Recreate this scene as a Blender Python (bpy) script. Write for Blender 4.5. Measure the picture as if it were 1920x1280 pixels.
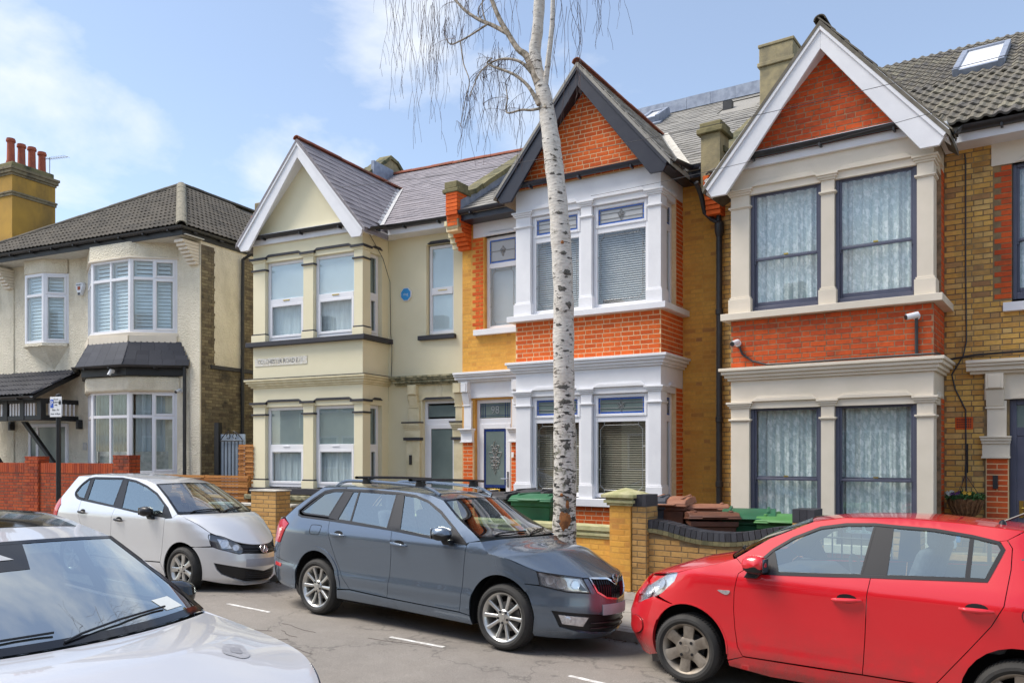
import bpy, bmesh, math, random
from mathutils import Vector, Matrix
from mathutils.geometry import delaunay_2d_cdt
random.seed(7)
for o in list(bpy.data.objects): bpy.data.objects.remove(o)
SC = bpy.context.scene
COL = SC.collection
PI = math.pi
R = math.radians
# ------------------------------------------------------------------ camera
cam = bpy.data.cameras.new('camera')
cam.sensor_width = 36.0
cam.lens = 1540 / 1920 * 36.0
cam.shift_y = (852 - 640) / 1920
cam.clip_end = 2000
camera = bpy.data.objects.new('camera', cam)
COL.objects.link(camera)
camera.location = (0, 0, 1.83)
camera.rotation_euler = (R(90), 0, R(36))
SC.camera = camera
# ------------------------------------------------------------------ sky, sun, exposure
SUN_EL, SUN_AZ = 56, 232          # azimuth clockwise from +Y: behind the viewer, a little to the left
W = bpy.data.worlds.new('World')
SC.world = W
W.use_nodes = True
nt = W.node_tree
nt.nodes.clear()
def wn(t, **k):
    n = nt.nodes.new(t)
    for a, v in k.items(): setattr(n, a, v)
    return n
out = wn('ShaderNodeOutputWorld')
bg = wn('ShaderNodeBackground')
sky = wn('ShaderNodeTexSky', sky_type='NISHITA')
sky.sun_disc = False
sky.sun_elevation = R(SUN_EL)
sky.sun_rotation = R(SUN_AZ)
sky.air_density = 1.0
sky.dust_density = 0.6
sky.ozone_density = 0.9
tc = wn('ShaderNodeTexCoord')
sep = wn('ShaderNodeSeparateXYZ')
nt.links.new(tc.outputs['Generated'], sep.inputs[0])
mz = wn('ShaderNodeMath', operation='MAXIMUM')
nt.links.new(sep.outputs['Z'], mz.inputs[0]); mz.inputs[1].default_value = 0.0
ad = wn('ShaderNodeMath', operation='ADD')
nt.links.new(mz.outputs[0], ad.inputs[0]); ad.inputs[1].default_value = 0.22
dx = wn('ShaderNodeMath', operation='DIVIDE'); dy = wn('ShaderNodeMath', operation='DIVIDE')
nt.links.new(sep.outputs['X'], dx.inputs[0]); nt.links.new(ad.outputs[0], dx.inputs[1])
nt.links.new(sep.outputs['Y'], dy.inputs[0]); nt.links.new(ad.outputs[0], dy.inputs[1])
cmb = wn('ShaderNodeCombineXYZ')
nt.links.new(dx.outputs[0], cmb.inputs[0]); nt.links.new(dy.outputs[0], cmb.inputs[1])
nz = wn('ShaderNodeTexNoise'); nz.inputs['Scale'].default_value = 2.1
nz.inputs['Detail'].default_value = 9; nz.inputs['Roughness'].default_value = 0.56
nz.inputs['Distortion'].default_value = 0.25
mp = wn('ShaderNodeMapping'); mp.inputs['Location'].default_value = (3.1, 0.4, 0.0)
nt.links.new(cmb.outputs[0], mp.inputs[0]); nt.links.new(mp.outputs[0], nz.inputs['Vector'])
rp = wn('ShaderNodeValToRGB')
rp.color_ramp.elements[0].position = 0.48; rp.color_ramp.elements[0].color = (0.14, 0.14, 0.14, 1)
rp.color_ramp.elements[1].position = 0.70; rp.color_ramp.elements[1].color = (0.93, 0.93, 0.93, 1)
nt.links.new(nz.outputs['Fac'], rp.inputs[0])
mx = wn('ShaderNodeMixRGB')
mx.inputs[2].default_value = (5.0, 5.15, 5.35, 1)     # cloud white before the background strength
nt.links.new(rp.outputs[0], mx.inputs[0]); nt.links.new(sky.outputs[0], mx.inputs[1])
nt.links.new(mx.outputs[0], bg.inputs[0])
bg.inputs[1].default_value = 0.09
nt.links.new(bg.outputs[0], out.inputs[0])
sl = bpy.data.lights.new('sun', 'SUN')
sl.energy = 2.0; sl.angle = R(30); sl.color = (1.0, 0.93, 0.83)
sun = bpy.data.objects.new('sun', sl); COL.objects.link(sun)
sd = Vector((math.sin(R(SUN_AZ)) * math.cos(R(SUN_EL)), math.cos(R(SUN_AZ)) * math.cos(R(SUN_EL)), math.sin(R(SUN_EL))))
sun.rotation_euler = sd.to_track_quat('Z', 'Y').to_euler()
vs = SC.view_settings
vs.view_transform = 'Standard'; vs.look = 'None'; vs.gamma = 1.0; vs.use_curve_mapping = False
vs.exposure = 1.28
# ------------------------------------------------------------------ materials
def hexc(h):
    h = h.lstrip('#'); v = [int(h[i:i + 2], 16) / 255 for i in (0, 2, 4)]
    return tuple(c / 12.92 if c <= .04045 else ((c + .055) / 1.055) ** 2.4 for c in v)
def col(c): return hexc(c) if isinstance(c, str) else tuple(c)
MATS = {}
class MT:                                   # a small node-tree writer
    def __init__(s, name):
        s.m = bpy.data.materials.new(name); s.m.use_nodes = True
        s.t = s.m.node_tree; s.b = s.t.nodes['Principled BSDF']
        MATS[name] = s.m
    def n(s, ty, **k):
        x = s.t.nodes.new(ty)
        for a, v in k.items():
            if hasattr(x, a) and not a.startswith('i_'): setattr(x, a, v)
            else: x.inputs[a[2:].replace('_', ' ')].default_value = v
        return x
    def l(s, a, b): s.t.links.new(a, b)
    def noise(s, scale, detail=4, rough=.55, vec=None, dim3=None):
        x = s.n('ShaderNodeTexNoise'); x.inputs['Scale'].default_value = scale
        x.inputs['Detail'].default_value = detail; x.inputs['Roughness'].default_value = rough
        if vec is None:
            g = s.n('ShaderNodeNewGeometry'); vec = g.outputs['Position']
        if dim3:
            m = s.n('ShaderNodeMapping'); m.inputs['Scale'].default_value = dim3; s.l(vec, m.inputs[0]); vec = m.outputs[0]
        s.l(vec, x.inputs['Vector']); return x.outputs['Fac']
    def ramp(s, fac, stops):
        r = s.n('ShaderNodeValToRGB'); e = r.color_ramp.elements
        while len(e) < len(stops): e.new(.5)
        for i, (p, c) in enumerate(stops):
            e[i].position = p; c = col(c); e[i].color = (*c, 1)
        s.l(fac, r.inputs[0]); return r.outputs[0]
    def mix(s, fac, a, b, mode='MIX'):
        x = s.n('ShaderNodeMixRGB', blend_type=mode)
        for sock, v in ((x.inputs[0], fac), (x.inputs[1], a), (x.inputs[2], b)):
            if hasattr(v, 'is_linked'): s.l(v, sock)
            elif isinstance(v, (int, float)): sock.default_value = v
            else: sock.default_value = (*col(v), 1)
        return x.outputs[0]
    def bump(s, h, strength=.3, dist=.01):
        b = s.n('ShaderNodeBump'); b.inputs['Strength'].default_value = strength; b.inputs['Distance'].default_value = dist
        s.l(h, b.inputs['Height']); s.l(b.outputs[0], s.b.inputs['Normal'])
    def base(s, v):
        if hasattr(v, 'is_linked'): s.l(v, s.b.inputs['Base Color'])
        else: s.b.inputs['Base Color'].default_value = (*col(v), 1)
    def set(s, **k):
        for a, v in k.items(): s.b.inputs[a.replace('_', ' ')].default_value = v
        return s
def pbr(name, c, rough=.6, c2=None, scale=4., lo=.35, hi=.65, bump=0, bscale=60., metal=0, spec=None, coat=0, stretch=None, dirt=None, dscale=1.2, dlo=.5, dhi=.75):
    t = MT(name)
    t.set(Roughness=rough, Metallic=metal)
    if spec is not None: t.b.inputs['Specular IOR Level'].default_value = spec
    if coat: t.b.inputs['Coat Weight'].default_value = coat; t.b.inputs['Coat Roughness'].default_value = .03
    c = col(c)
    c2 = col(c2) if c2 else tuple(x * .86 for x in c)
    v = t.ramp(t.noise(scale, dim3=stretch), [(lo, c2), (hi, c)])
    if dirt: v = t.mix(t.ramp(t.noise(dscale, 6, .65, dim3=(1, 1, .35)), [(dlo, (0, 0, 0)), (dhi, (1, 1, 1))]), v, dirt)
    t.base(v)
    if bump: t.bump(t.noise(bscale, 5), bump, .01)
    return t.m
def rnd_fac(t):                             # a random number per piece: object random, or the joined mesh's face attribute
    oi = t.n('ShaderNodeObjectInfo'); at = t.n('ShaderNodeAttribute', attribute_name='rnd')
    a = t.n('ShaderNodeMath', operation='ADD'); t.l(oi.outputs['Random'], a.inputs[0]); t.l(at.outputs['Fac'], a.inputs[1])
    f = t.n('ShaderNodeMath', operation='FRACT'); t.l(a.outputs[0], f.inputs[0]); return f.outputs[0]
def piece_mat(name, stops, rough=.8, dirt=None, dlo=.5, dhi=.7, dscale=2.5, bump=.3, bscale=70, spec=.3):
    t = MT(name); t.set(Roughness=rough); t.b.inputs['Specular IOR Level'].default_value = spec
    v = t.ramp(rnd_fac(t), stops)
    n = t.noise(24, 5)
    v = t.mix(.30, v, t.ramp(n, [(.3, (.45, .45, .45)), (.7, (1.1, 1.1, 1.1))]), 'MULTIPLY')
    if dirt: v = t.mix(t.ramp(t.noise(dscale, 6, .65), [(dlo, (0, 0, 0)), (dhi, (1, 1, 1))]), v, dirt)
    t.base(v)
    if bump: t.bump(t.noise(bscale, 5), bump, .006)
    return t.m
def glass(name, tint=(.75, .86, .85), refl=.10, rough=.0, col2=(1, 1, 1)):
    t = MT(name); tr = t.n('ShaderNodeBsdfTransparent'); tr.inputs[0].default_value = (*(q ** .5 for q in tint), 1)
    gl = t.n('ShaderNodeBsdfGlossy'); gl.inputs[0].default_value = (*col2, 1); gl.inputs['Roughness'].default_value = rough
    fr = t.n('ShaderNodeFresnel'); fr.inputs[0].default_value = 1.5
    ad = t.n('ShaderNodeMath', operation='ADD', use_clamp=True); t.l(fr.outputs[0], ad.inputs[0]); ad.inputs[1].default_value = refl
    ge = t.n('ShaderNodeNewGeometry'); sb = t.n('ShaderNodeMath', operation='SUBTRACT', use_clamp=True); t.l(ad.outputs[0], sb.inputs[0]); t.l(ge.outputs['Backfacing'], sb.inputs[1]); ad = sb   # the rear face of a pane only lets light through
    mx = t.n('ShaderNodeMixShader'); t.l(ad.outputs[0], mx.inputs[0]); t.l(tr.outputs[0], mx.inputs[1]); t.l(gl.outputs[0], mx.inputs[2])
    o = [x for x in t.t.nodes if x.type == 'OUTPUT_MATERIAL'][0]
    t.l(mx.outputs[0], o.inputs[0]); return t.m
# ------------------------------------------------------------------ mesh helpers
class MB:
    def __init__(s): s.v = []; s.f = []; s.r = []
    def add(s, vs, fs, r=None):
        k = len(s.v); s.v += [tuple(p) for p in vs]; s.f += [tuple(i + k for i in f) for f in fs]
        s.r += [0.0 if r is None else r] * len(fs); return s
    def box(s, x0, x1, y0, y1, z0, z1):
        x0, x1 = sorted((x0, x1)); y0, y1 = sorted((y0, y1)); z0, z1 = sorted((z0, z1))
        return s.add([(x0, y0, z0), (x1, y0, z0), (x1, y1, z0), (x0, y1, z0), (x0, y0, z1), (x1, y0, z1), (x1, y1, z1), (x0, y1, z1)],
                     [(0, 3, 2, 1), (4, 5, 6, 7), (0, 1, 5, 4), (1, 2, 6, 5), (2, 3, 7, 6), (3, 0, 4, 7)])
    def pbox(s, pl, a0, a1, b0, b1, d0, d1):      # box in a wall plane: along, up, outwards
        a0, a1 = sorted((a0, a1)); b0, b1 = sorted((b0, b1)); d0, d1 = sorted((d0, d1))
        P = [pl.p(a, b, d) for b in (b0, b1) for a, d in ((a0, d1), (a1, d1), (a1, d0), (a0, d0))]
        return s.add(P, [(0, 3, 2, 1), (4, 5, 6, 7), (0, 1, 5, 4), (1, 2, 6, 5), (2, 3, 7, 6), (3, 0, 4, 7)])
    def prism(s, poly, f0, f1):                   # poly of 2D points, two functions 2D -> 3D
        n = len(poly); P = [f0(*p) for p in poly] + [f1(*p) for p in poly]
        return s.add(P, [tuple(range(n)), tuple(range(2 * n - 1, n - 1, -1))] + [(i, i + n, (i + 1) % n + n, (i + 1) % n) for i in range(n)])
    def tube(s, path, r, n=8, cap=True):
        path = [Vector(p) for p in path]; rings = []
        rr = r if isinstance(r, (list, tuple)) else [r] * len(path)
        up = Vector((0, 0, 1)); prev = None
        for i, p in enumerate(path):
            d = (path[min(i + 1, len(path) - 1)] - path[max(i - 1, 0)])
            if d.length < 1e-9: d = Vector((0, 0, 1))
            d.normalize()
            if prev is None:
                a = d.cross(up)
                if a.length < .05: a = d.cross(Vector((1, 0, 0)))
            else: a = prev - d * prev.dot(d)
            a.normalize(); prev = a; b = d.cross(a)
            rings.append([p + (a * math.cos(2 * PI * k / n) + b * math.sin(2 * PI * k / n)) * rr[i] for k in range(n)])
        vs = [q for rg in rings for q in rg]; fs = []
        for i in range(len(path) - 1):
            for k in range(n): fs.append((i * n + k, i * n + (k + 1) % n, (i + 1) * n + (k + 1) % n, (i + 1) * n + k))
        if cap: fs += [tuple(range(n - 1, -1, -1)), tuple((len(path) - 1) * n + k for k in range(n))]
        return s.add(vs, fs)
    def lathe(s, prof, o=(0, 0, 0), axis='z', n=24, cap=True):   # prof: (radius, height)
        vs = []; fs = []
        for r, h in prof:
            for k in range(n):
                c, q = r * math.cos(2 * PI * k / n), r * math.sin(2 * PI * k / n)
                p = {'z': (c, q, h), 'y': (c, h, -q), 'x': (h, c, q)}[axis]
                vs.append((p[0] + o[0], p[1] + o[1], p[2] + o[2]))
        for i in range(len(prof) - 1):
            for k in range(n): fs.append((i * n + k, i * n + (k + 1) % n, (i + 1) * n + (k + 1) % n, (i + 1) * n + k))
        if cap: fs += [tuple(range(n - 1, -1, -1)), tuple((len(prof) - 1) * n + k for k in range(n))]
        return s.add(vs, fs)
    def grid(s, pts):                                # pts[i][j] -> quads
        m, n = len(pts), len(pts[0])
        return s.add([p for r in pts for p in r], [(i * n + j, i * n + j + 1, (i + 1) * n + j + 1, (i + 1) * n + j) for i in range(m - 1) for j in range(n - 1)])
    def mesh(s, name):
        m = bpy.data.meshes.new(name); m.from_pydata(s.v, [], s.f); m.validate(); return m
    def build(s, name, mat, parent=None, smooth=False, bevel=0, M=None, fix=True):
        m = s.mesh(name)
        if fix:
            b = bmesh.new(); b.from_mesh(m); bmesh.ops.recalc_face_normals(b, faces=b.faces); b.to_mesh(m); b.free()
        o = link(name, m, mat, parent, M)
        if smooth: shade(o)
        if bevel:
            md = o.modifiers.new('edge', 'BEVEL'); md.width = bevel; md.segments = 2; md.limit_method = 'ANGLE'; md.angle_limit = R(35)
            shade(o)
        return o
def shade(o, ang=35):
    me = o.data
    me.polygons.foreach_set('use_smooth', [True] * len(me.polygons))
    try: me.set_sharp_from_angle(angle=R(ang))
    except Exception: pass
def link(name, me, mat=None, parent=None, M=None):
    o = bpy.data.objects.new(name, me); COL.objects.link(o)
    if mat is not None and len(me.materials) == 0: me.materials.append(MATS[mat] if isinstance(mat, str) else mat)
    if parent is not None: o.parent = parent
    if M is not None: o.matrix_local = M
    return o
def thing(name, label, cat, loc=(0, 0, 0), rz=0, group=None):
    o = bpy.data.objects.new(name, None); COL.objects.link(o); o.location = loc; o.rotation_euler = (0, 0, rz)
    return tag(o, label, cat, group)
def tag(o, label, cat, group=None):
    o['label'] = label; o['category'] = cat
    if group: o['group'] = group
    return o
def kind(o, k): o['kind'] = k; return o
def copy_tree(o, parent=None):
    c = o.copy(); COL.objects.link(c)
    if parent is not None: c.parent = parent
    for ch in list(o.children): copy_tree(ch, c)
    return c
class Pl:                                             # a vertical wall plane: origin, direction along, outward side
    def __init__(s, ox, oy, ang=0.0):
        s.o = Vector((ox, oy, 0)); s.a = Vector((math.cos(ang), math.sin(ang), 0)); s.n = Vector((math.sin(ang), -math.cos(ang), 0)); s.ang = ang
    def p(s, a, b, d=0): return s.o + s.a * a + s.n * d + Vector((0, 0, b))
    def M(s, a, b, d=0): return Matrix.Translation(s.p(a, b, d)) @ Matrix.Rotation(s.ang, 4, 'Z')
def text(parent, name, body, size, M, mat, ext=.001, align='CENTER', sx=1.0):
    cu = bpy.data.curves.new(name, 'FONT'); cu.body = body; cu.size = size; cu.extrude = ext
    cu.align_x = align; cu.align_y = 'CENTER'
    o = bpy.data.objects.new('tmp', cu); COL.objects.link(o)
    dg = bpy.context.evaluated_depsgraph_get()
    me = bpy.data.meshes.new_from_object(o.evaluated_get(dg)); bpy.data.objects.remove(o)
    me.materials.clear()
    return link(name, me, mat, parent, M @ Matrix.Rotation(PI / 2, 4, 'X') @ Matrix.Diagonal((sx, 1, 1, 1)))
# unit pieces, shared by every brick / slate / tile
def unit_brick():
    b = MB(); e, g = .47, .44
    b.add([(-.5, .5, -.5), (.5, .5, -.5), (.5, .5, .5), (-.5, .5, .5), (-.5, -.2, -.5), (.5, -.2, -.5), (.5, -.2, .5), (-.5, -.2, .5), (-.485, -.5, -g), (.485, -.5, -g), (.485, -.5, g), (-.485, -.5, g)],
          [(0, 1, 2, 3), (4, 5, 1, 0), (5, 6, 2, 1), (6, 7, 3, 2), (7, 4, 0, 3), (8, 9, 5, 4), (9, 10, 6, 5), (10, 11, 7, 6), (11, 8, 4, 7), (11, 10, 9, 8)])
    return b
def unit_box():
    return MB().box(-.5, .5, -.5, .5, -.5, .5)
def unit_wave():                                      # roll tile: x across, y up the slope, z out
    b = MB(); n = 10; top = []; bot = []
    for j in (0, 1):
        y = -.5 + j
        for i in range(n + 1):
            u = i / n
            z = .5 * (math.sin(2 * PI * 2 * u - PI / 2) * .5 + .5) ** 1.4 - .1
            top.append((u - .5, y, z)); bot.append((u - .5, y, z - .4))
    m = n + 1; V = top + bot; F = []
    for i in range(n):
        F += [(i, i + 1, i + 1 + m, i + m), (i, i + 2 * m, i + 1 + 2 * m, i + 1)]
    F += [(0, m, 3 * m, 2 * m), (n, n + 2 * m, n + 3 * m, n + m)]
    return b.add(V, F)
UNITS = {}
def unit(kindname, fn, mat):
    k = (kindname, mat)
    if k not in UNITS:
        b = fn(); me = b.mesh(kindname); bm = bmesh.new(); bm.from_mesh(me); bmesh.ops.recalc_face_normals(bm, faces=bm.faces); bm.to_mesh(me); bm.free()
        me.materials.append(MATS[mat]); UNITS[k] = (me, [tuple(v.co) for v in me.vertices], [tuple(p.vertices) for p in me.polygons])
    return UNITS[k]
CAMP = Vector((0, 0, 1.83))
def pieces(parent, root, name, fn, mat, Ms, limit=300, stuff=None):
    """Ms: 4x4 matrices in the parent's frame. The `limit` largest-looking are objects, the rest one joined part."""
    me, V, F = unit(name, fn, mat)
    W0 = Matrix.Translation(root.location) @ Matrix.Rotation(root.rotation_euler[2], 4, 'Z')
    def size(M):
        p = W0 @ M.to_translation(); s = M.to_scale(); a = sorted((s[0], s[1], s[2]))
        return -a[2] * a[1] / max(.1, (p - CAMP).length_squared)
    Ms = sorted(Ms, key=size)
    for M in Ms[:limit]:
        o = bpy.data.objects.new(name, me); COL.objects.link(o); o.parent = parent; o.matrix_local = M
    rest = Ms[limit:]
    if rest:
        b = MB()
        for M in rest: b.add([M @ Vector(v) for v in V], F, random.random())
        m2 = b.mesh(stuff or name + '_rows'); at = m2.attributes.new('rnd', 'FLOAT', 'FACE'); at.data.foreach_set('value', b.r)
        kind(link(stuff or name + '_rows', m2, mat, parent), 'stuff')
def brick_M(pl, a, b, la, lb, dep, proud=.004):
    return pl.M(a, b, proud - dep / 2 + random.uniform(-.0015, .0015)) @ Matrix.Diagonal((la, dep, lb, 1))
def brick_field(pl, z0, z1, span, course=.075, joint=.010, bond='flemish', dep=.03, proud=.004, sl=.2275, hl=.1125, phase=0):
    """span(z) -> list of (a0, a1) intervals. Returns matrices."""
    out = []; n = int(round((z1 - z0) / course)); course = (z1 - z0) / n
    for i in range(n):
        zc = z0 + (i + .5) * course
        for a0, a1 in span(zc):
            unitl = sl + hl if bond == 'flemish' else sl
            start = a0 - ((i + phase) % 2) * (unitl / 2) - (0.03 if i % 2 else 0)
            a = start; k = 0
            while a < a1 - .02:
                L = (sl if k % 2 == 0 else hl) if bond == 'flemish' else sl
                q0, q1 = max(a, a0), min(a + L, a1)
                if q1 - q0 > .03: out.append(brick_M(pl, (q0 + q1) / 2, zc, q1 - q0 - joint, course - joint, dep, proud))
                a += L; k += 1
    return out
G = lambda x: -.017 * (x + 7)                          # the road falls gently to the right
# ------------------------------------------------------------------ material library
piece_mat('brick_orange', [(0, (.68, .115, .018)), (.5, (.78, .145, .024)), (1, (.60, .095, .016))], dirt=(.22, .05, .025), dlo=.62, dhi=.85)
piece_mat('brick_red', [(0, (.60, .09, .022)), (.5, (.70, .115, .024)), (1, (.52, .075, .022))], dirt=(.14, .05, .03), dlo=.52, dhi=.8)
piece_mat('brick_stock', [(0, (.66, .37, .09)), (.35, (.80, .48, .13)), (.6, (.58, .30, .08)), (.85, (.76, .50, .18)), (1, (.40, .21, .09))], dirt=(.20, .13, .06), dlo=.54, dhi=.85)
piece_mat('brick_ochre', [(0, (.74, .38, .07)), (.5, (.80, .43, .085)), (.9, (.68, .32, .06)), (1, (.46, .21, .07))], dirt=(.55, .26, .055), dlo=.45, dhi=.75, dscale=1.3)
piece_mat('brick_grey_stock', [(0, (.20, .16, .10)), (.5, (.30, .25, .15)), (1, (.13, .10, .07))], dirt=(.05, .045, .04), dlo=.45, dhi=.7)
piece_mat('brick_garden_red', [(0, (.36, .06, .02)), (.5, (.45, .085, .025)), (1, (.28, .045, .02))], dirt=(.10, .04, .03), dlo=.5, dhi=.75)
piece_mat('brick_garden_buff', [(0, (.52, .30, .10)), (.5, (.58, .34, .12)), (1, (.44, .24, .08))], dirt=(.16, .11, .05), dlo=.55, dhi=.8)
piece_mat('brick_blue', [(0, (.040, .042, .05)), (.5, (.065, .067, .078)), (1, (.03, .03, .036))], rough=.55)
piece_mat('slate_mauve', [(0, (.27, .245, .26)), (.5, (.32, .29, .305)), (1, (.23, .21, .225))], rough=.6, dirt=(.11, .10, .10), dlo=.6, dhi=.9, bump=.12)
piece_mat('slate_grey', [(0, (.27, .255, .23)), (.5, (.33, .315, .285)), (1, (.21, .20, .185))], rough=.6, dirt=(.12, .115, .08), dlo=.55, dhi=.85, bump=.15)
piece_mat('slate_blue', [(0, (.03, .032, .042)), (.5, (.042, .044, .056)), (1, (.022, .024, .034))], rough=.42, dirt=(.11, .11, .09), dlo=.66, dhi=.9, bump=.1)
piece_mat('tile_brown', [(0, (.085, .075, .06)), (.5, (.11, .095, .075)), (1, (.065, .058, .048))], dirt=(.26, .24, .19), dlo=.66, dhi=.78, dscale=14)
piece_mat('tile_grey', [(0, (.15, .135, .11)), (.4, (.19, .17, .13)), (.7, (.12, .11, .10)), (1, (.24, .22, .16))], dirt=(.07, .065, .06), dlo=.5, dhi=.75, dscale=6)
piece_mat('tile_ridge_red', [(0, (.25, .075, .045)), (1, (.32, .10, .055))], dirt=(.12, .08, .05))
piece_mat('coping_moss', [(0, (.17, .15, .08)), (.5, (.23, .20, .10)), (1, (.12, .11, .06))], dirt=(.06, .065, .035), dlo=.45, dhi=.65, bump=.6, bscale=30)
piece_mat('plank', [(0, (.47, .20, .06)), (.5, (.55, .25, .075)), (1, (.36, .145, .045))], dirt=(.20, .09, .04), dlo=.55, dhi=.8)
pbr('mortar_pale', (.80, .58, .34), .9, c2=(.72, .48, .25), scale=20, bump=.2)
pbr('mortar_brown', (.46, .27, .15), .9, c2=(.22, .14, .08), scale=12, bump=.2)
pbr('mortar_dark', (.16, .12, .08), .9, c2=(.09, .07, .05), scale=9)
pbr('mortar_ochre', (.70, .37, .08), .9, c2=(.57, .29, .065), scale=6)
pbr('mortar_stock', (.33, .23, .11), .9, c2=(.17, .12, .07), scale=8)
pbr('white_paint', (.80, .80, .82), .42, c2=(.74, .74, .765), scale=3, dirt=(.58, .57, .53), dlo=.72, dhi=.95, spec=.35)
pbr('stone_paint', (.76, .68, .56), .5, c2=(.71, .635, .515), scale=3, dirt=(.42, .36, .26), dlo=.72, dhi=.92, spec=.35)
pbr('cream_render', (.82, .75, .53), .7, c2=(.78, .71, .49), scale=1.6, dirt=(.50, .44, .27), dlo=.68, dhi=.95, bump=.06, bscale=90)
pbr('cream_mould', (.78, .70, .48), .65, c2=(.66, .58, .36), scale=5, dirt=(.30, .26, .15), dlo=.62, dhi=.9, dscale=5)
pbr('moss_mould', (.40, .36, .22), .8, c2=(.12, .12, .07), scale=9, lo=.4, hi=.6, bump=.4, bscale=40)
t = MT('pebble_render'); t.set(Roughness=.85)
t.base(t.mix(t.ramp(t.noise(1.3, 6, .65, dim3=(1, 1, .4)), [(.5, (0, 0, 0)), (.85, (1, 1, 1))]), t.ramp(t.noise(3), [(.35, (.72, .655, .51)), (.65, (.80, .73, .58))]), (.45, .39, .28)))
vo = t.n('ShaderNodeTexVoronoi'); vo.inputs['Scale'].default_value = 26
g_ = t.n('ShaderNodeNewGeometry'); t.l(g_.outputs['Position'], vo.inputs['Vector']); t.bump(vo.outputs['Distance'], .55, .03)
pbr('black_paint', (.018, .018, .022), .4, spec=.4)
pbr('navy_paint', (.022, .023, .035), .38, c2=(.03, .031, .043), spec=.45)
pbr('dark_trim', (.035, .034, .042), .55)
pbr('pvc_white', (.82, .82, .85), .28, c2=(.78, .78, .81), scale=2, spec=.4)
pbr('grey_frame', (.10, .105, .15), .4, c2=(.085, .09, .13), spec=.4)
pbr('lead', (.30, .34, .42), .5, c2=(.20, .23, .30), scale=8, metal=.2)
pbr('lead_white', (.62, .62, .62), .6, c2=(.42, .42, .42), scale=9)
pbr('cement', (.62, .59, .53), .85, c2=(.45, .43, .38), scale=11, bump=.4, bscale=40)
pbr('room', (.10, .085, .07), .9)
pbr('room_grey', (.34, .36, .36), .9)
pbr('navy_glass', (.012, .028, .12), .12, c2=(.02, .05, .2), scale=30)
pbr('blue_glass', (.03, .10, .42), .12, c2=(.05, .15, .5), scale=30)
pbr('film_blue', (.60, .70, .74), .35, c2=(.56, .66, .70), scale=2)
pbr('film_grey', (.48, .49, .50), .3, c2=(.44, .45, .46), scale=2)
pbr('film_green', (.30, .36, .35), .35, c2=(.25, .31, .31), scale=2)
pbr('frost', (.17, .22, .21), .22, c2=(.12, .16, .155), scale=1.2)
pbr('curtain_white', (.62, .66, .68), .9, c2=(.52, .56, .58), scale=5, stretch=(9, 9, .8))
pbr('curtain_green', (.20, .30, .30), .9, c2=(.10, .17, .18), scale=7, stretch=(6, 6, .7))
pbr('blind_grey', (.60, .58, .55), .5)
pbr('blind_brown', (.30, .23, .15), .5)
pbr('shutter', (.74, .80, .84), .45)
pbr('lead_came', (.32, .33, .34), .4, metal=.6)
pbr('brass', (.62, .43, .10), .3, metal=.9)
pbr('chrome', (.75, .75, .77), .12, metal=1)
pbr('black_plastic', (.02, .02, .022), .45, c2=(.03, .03, .032), scale=8)
pbr('wire', (.05, .05, .055), .6)
pbr('sign_white', (.82, .83, .85), .45)
pbr('sign_blue', (.02, .10, .55), .45)
pbr('cyan_blue', (.03, .33, .75), .4)
pbr('text_black', (.012, .012, .014), .5)
pbr('text_grey', (.16, .16, .17), .5)
pbr('terracotta', (.40, .10, .05), .8, c2=(.30, .07, .04), scale=6, dirt=(.14, .09, .07), dlo=.55, dhi=.8)
pbr('stone_render', (.36, .30, .17), .9, c2=(.22, .19, .12), scale=5, bump=.5, bscale=40, dirt=(.10, .10, .05), dlo=.5, dhi=.75, dscale=3)
pbr('ochre_wall', (.50, .29, .05), .85, c2=(.34, .20, .045), scale=1.1, dirt=(.10, .08, .04), dlo=.52, dhi=.85)
pbr('concrete_cap', (.50, .47, .27), .85, c2=(.33, .33, .15), scale=7, bump=.4, bscale=40)
pbr('timber_black', (.012, .012, .013), .5)
pbr('gate_blue', (.32, .39, .47), .5)
pbr('soffit', (.62, .60, .55), .6, c2=(.5, .48, .42), scale=5, stretch=(1, 8, 1))
pbr('red_cloth', (.5, .03, .03), .8)
glass('window_glass', (.86, .92, .92), .05)
glass('window_glass_bright', (.92, .95, .95), .06)
t = MT('lace'); t.set(Roughness=.9)                    # net curtain: white thread motif over open mesh
g_ = t.n('ShaderNodeNewGeometry')
w1 = t.n('ShaderNodeTexWave', wave_type='BANDS', bands_direction='DIAGONAL'); w1.inputs['Scale'].default_value = 6; w1.inputs['Distortion'].default_value = 9; w1.inputs['Detail Scale'].default_value = 2.2
t.l(g_.outputs['Position'], w1.inputs['Vector'])
v1 = t.n('ShaderNodeTexVoronoi'); v1.inputs['Scale'].default_value = 15; mpn = t.n('ShaderNodeMapping'); mpn.inputs['Scale'].default_value = (1, 1, .55)
t.l(g_.outputs['Position'], mpn.inputs[0]); t.l(mpn.outputs[0], v1.inputs['Vector'])
pat = t.mix(.45, t.ramp(v1.outputs['Distance'], [(.25, (1, 1, 1)), (.5, (0, 0, 0))]), w1.outputs['Fac'])
t.base(t.ramp(pat, [(.25, (.66, .76, .75)), (.7, (.88, .93, .92))]))
trn = t.n('ShaderNodeBsdfTransparent'); mxs = t.n('ShaderNodeMixShader')
t.l(t.ramp(pat, [(.2, (.90, .90, .90)), (.75, (1, 1, 1))]), mxs.inputs[0]); t.l(trn.outputs[0], mxs.inputs[1]); t.l(t.b.outputs[0], mxs.inputs[2])
t.l(mxs.outputs[0], [x for x in t.t.nodes if x.type == 'OUTPUT_MATERIAL'][0].inputs[0])
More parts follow.
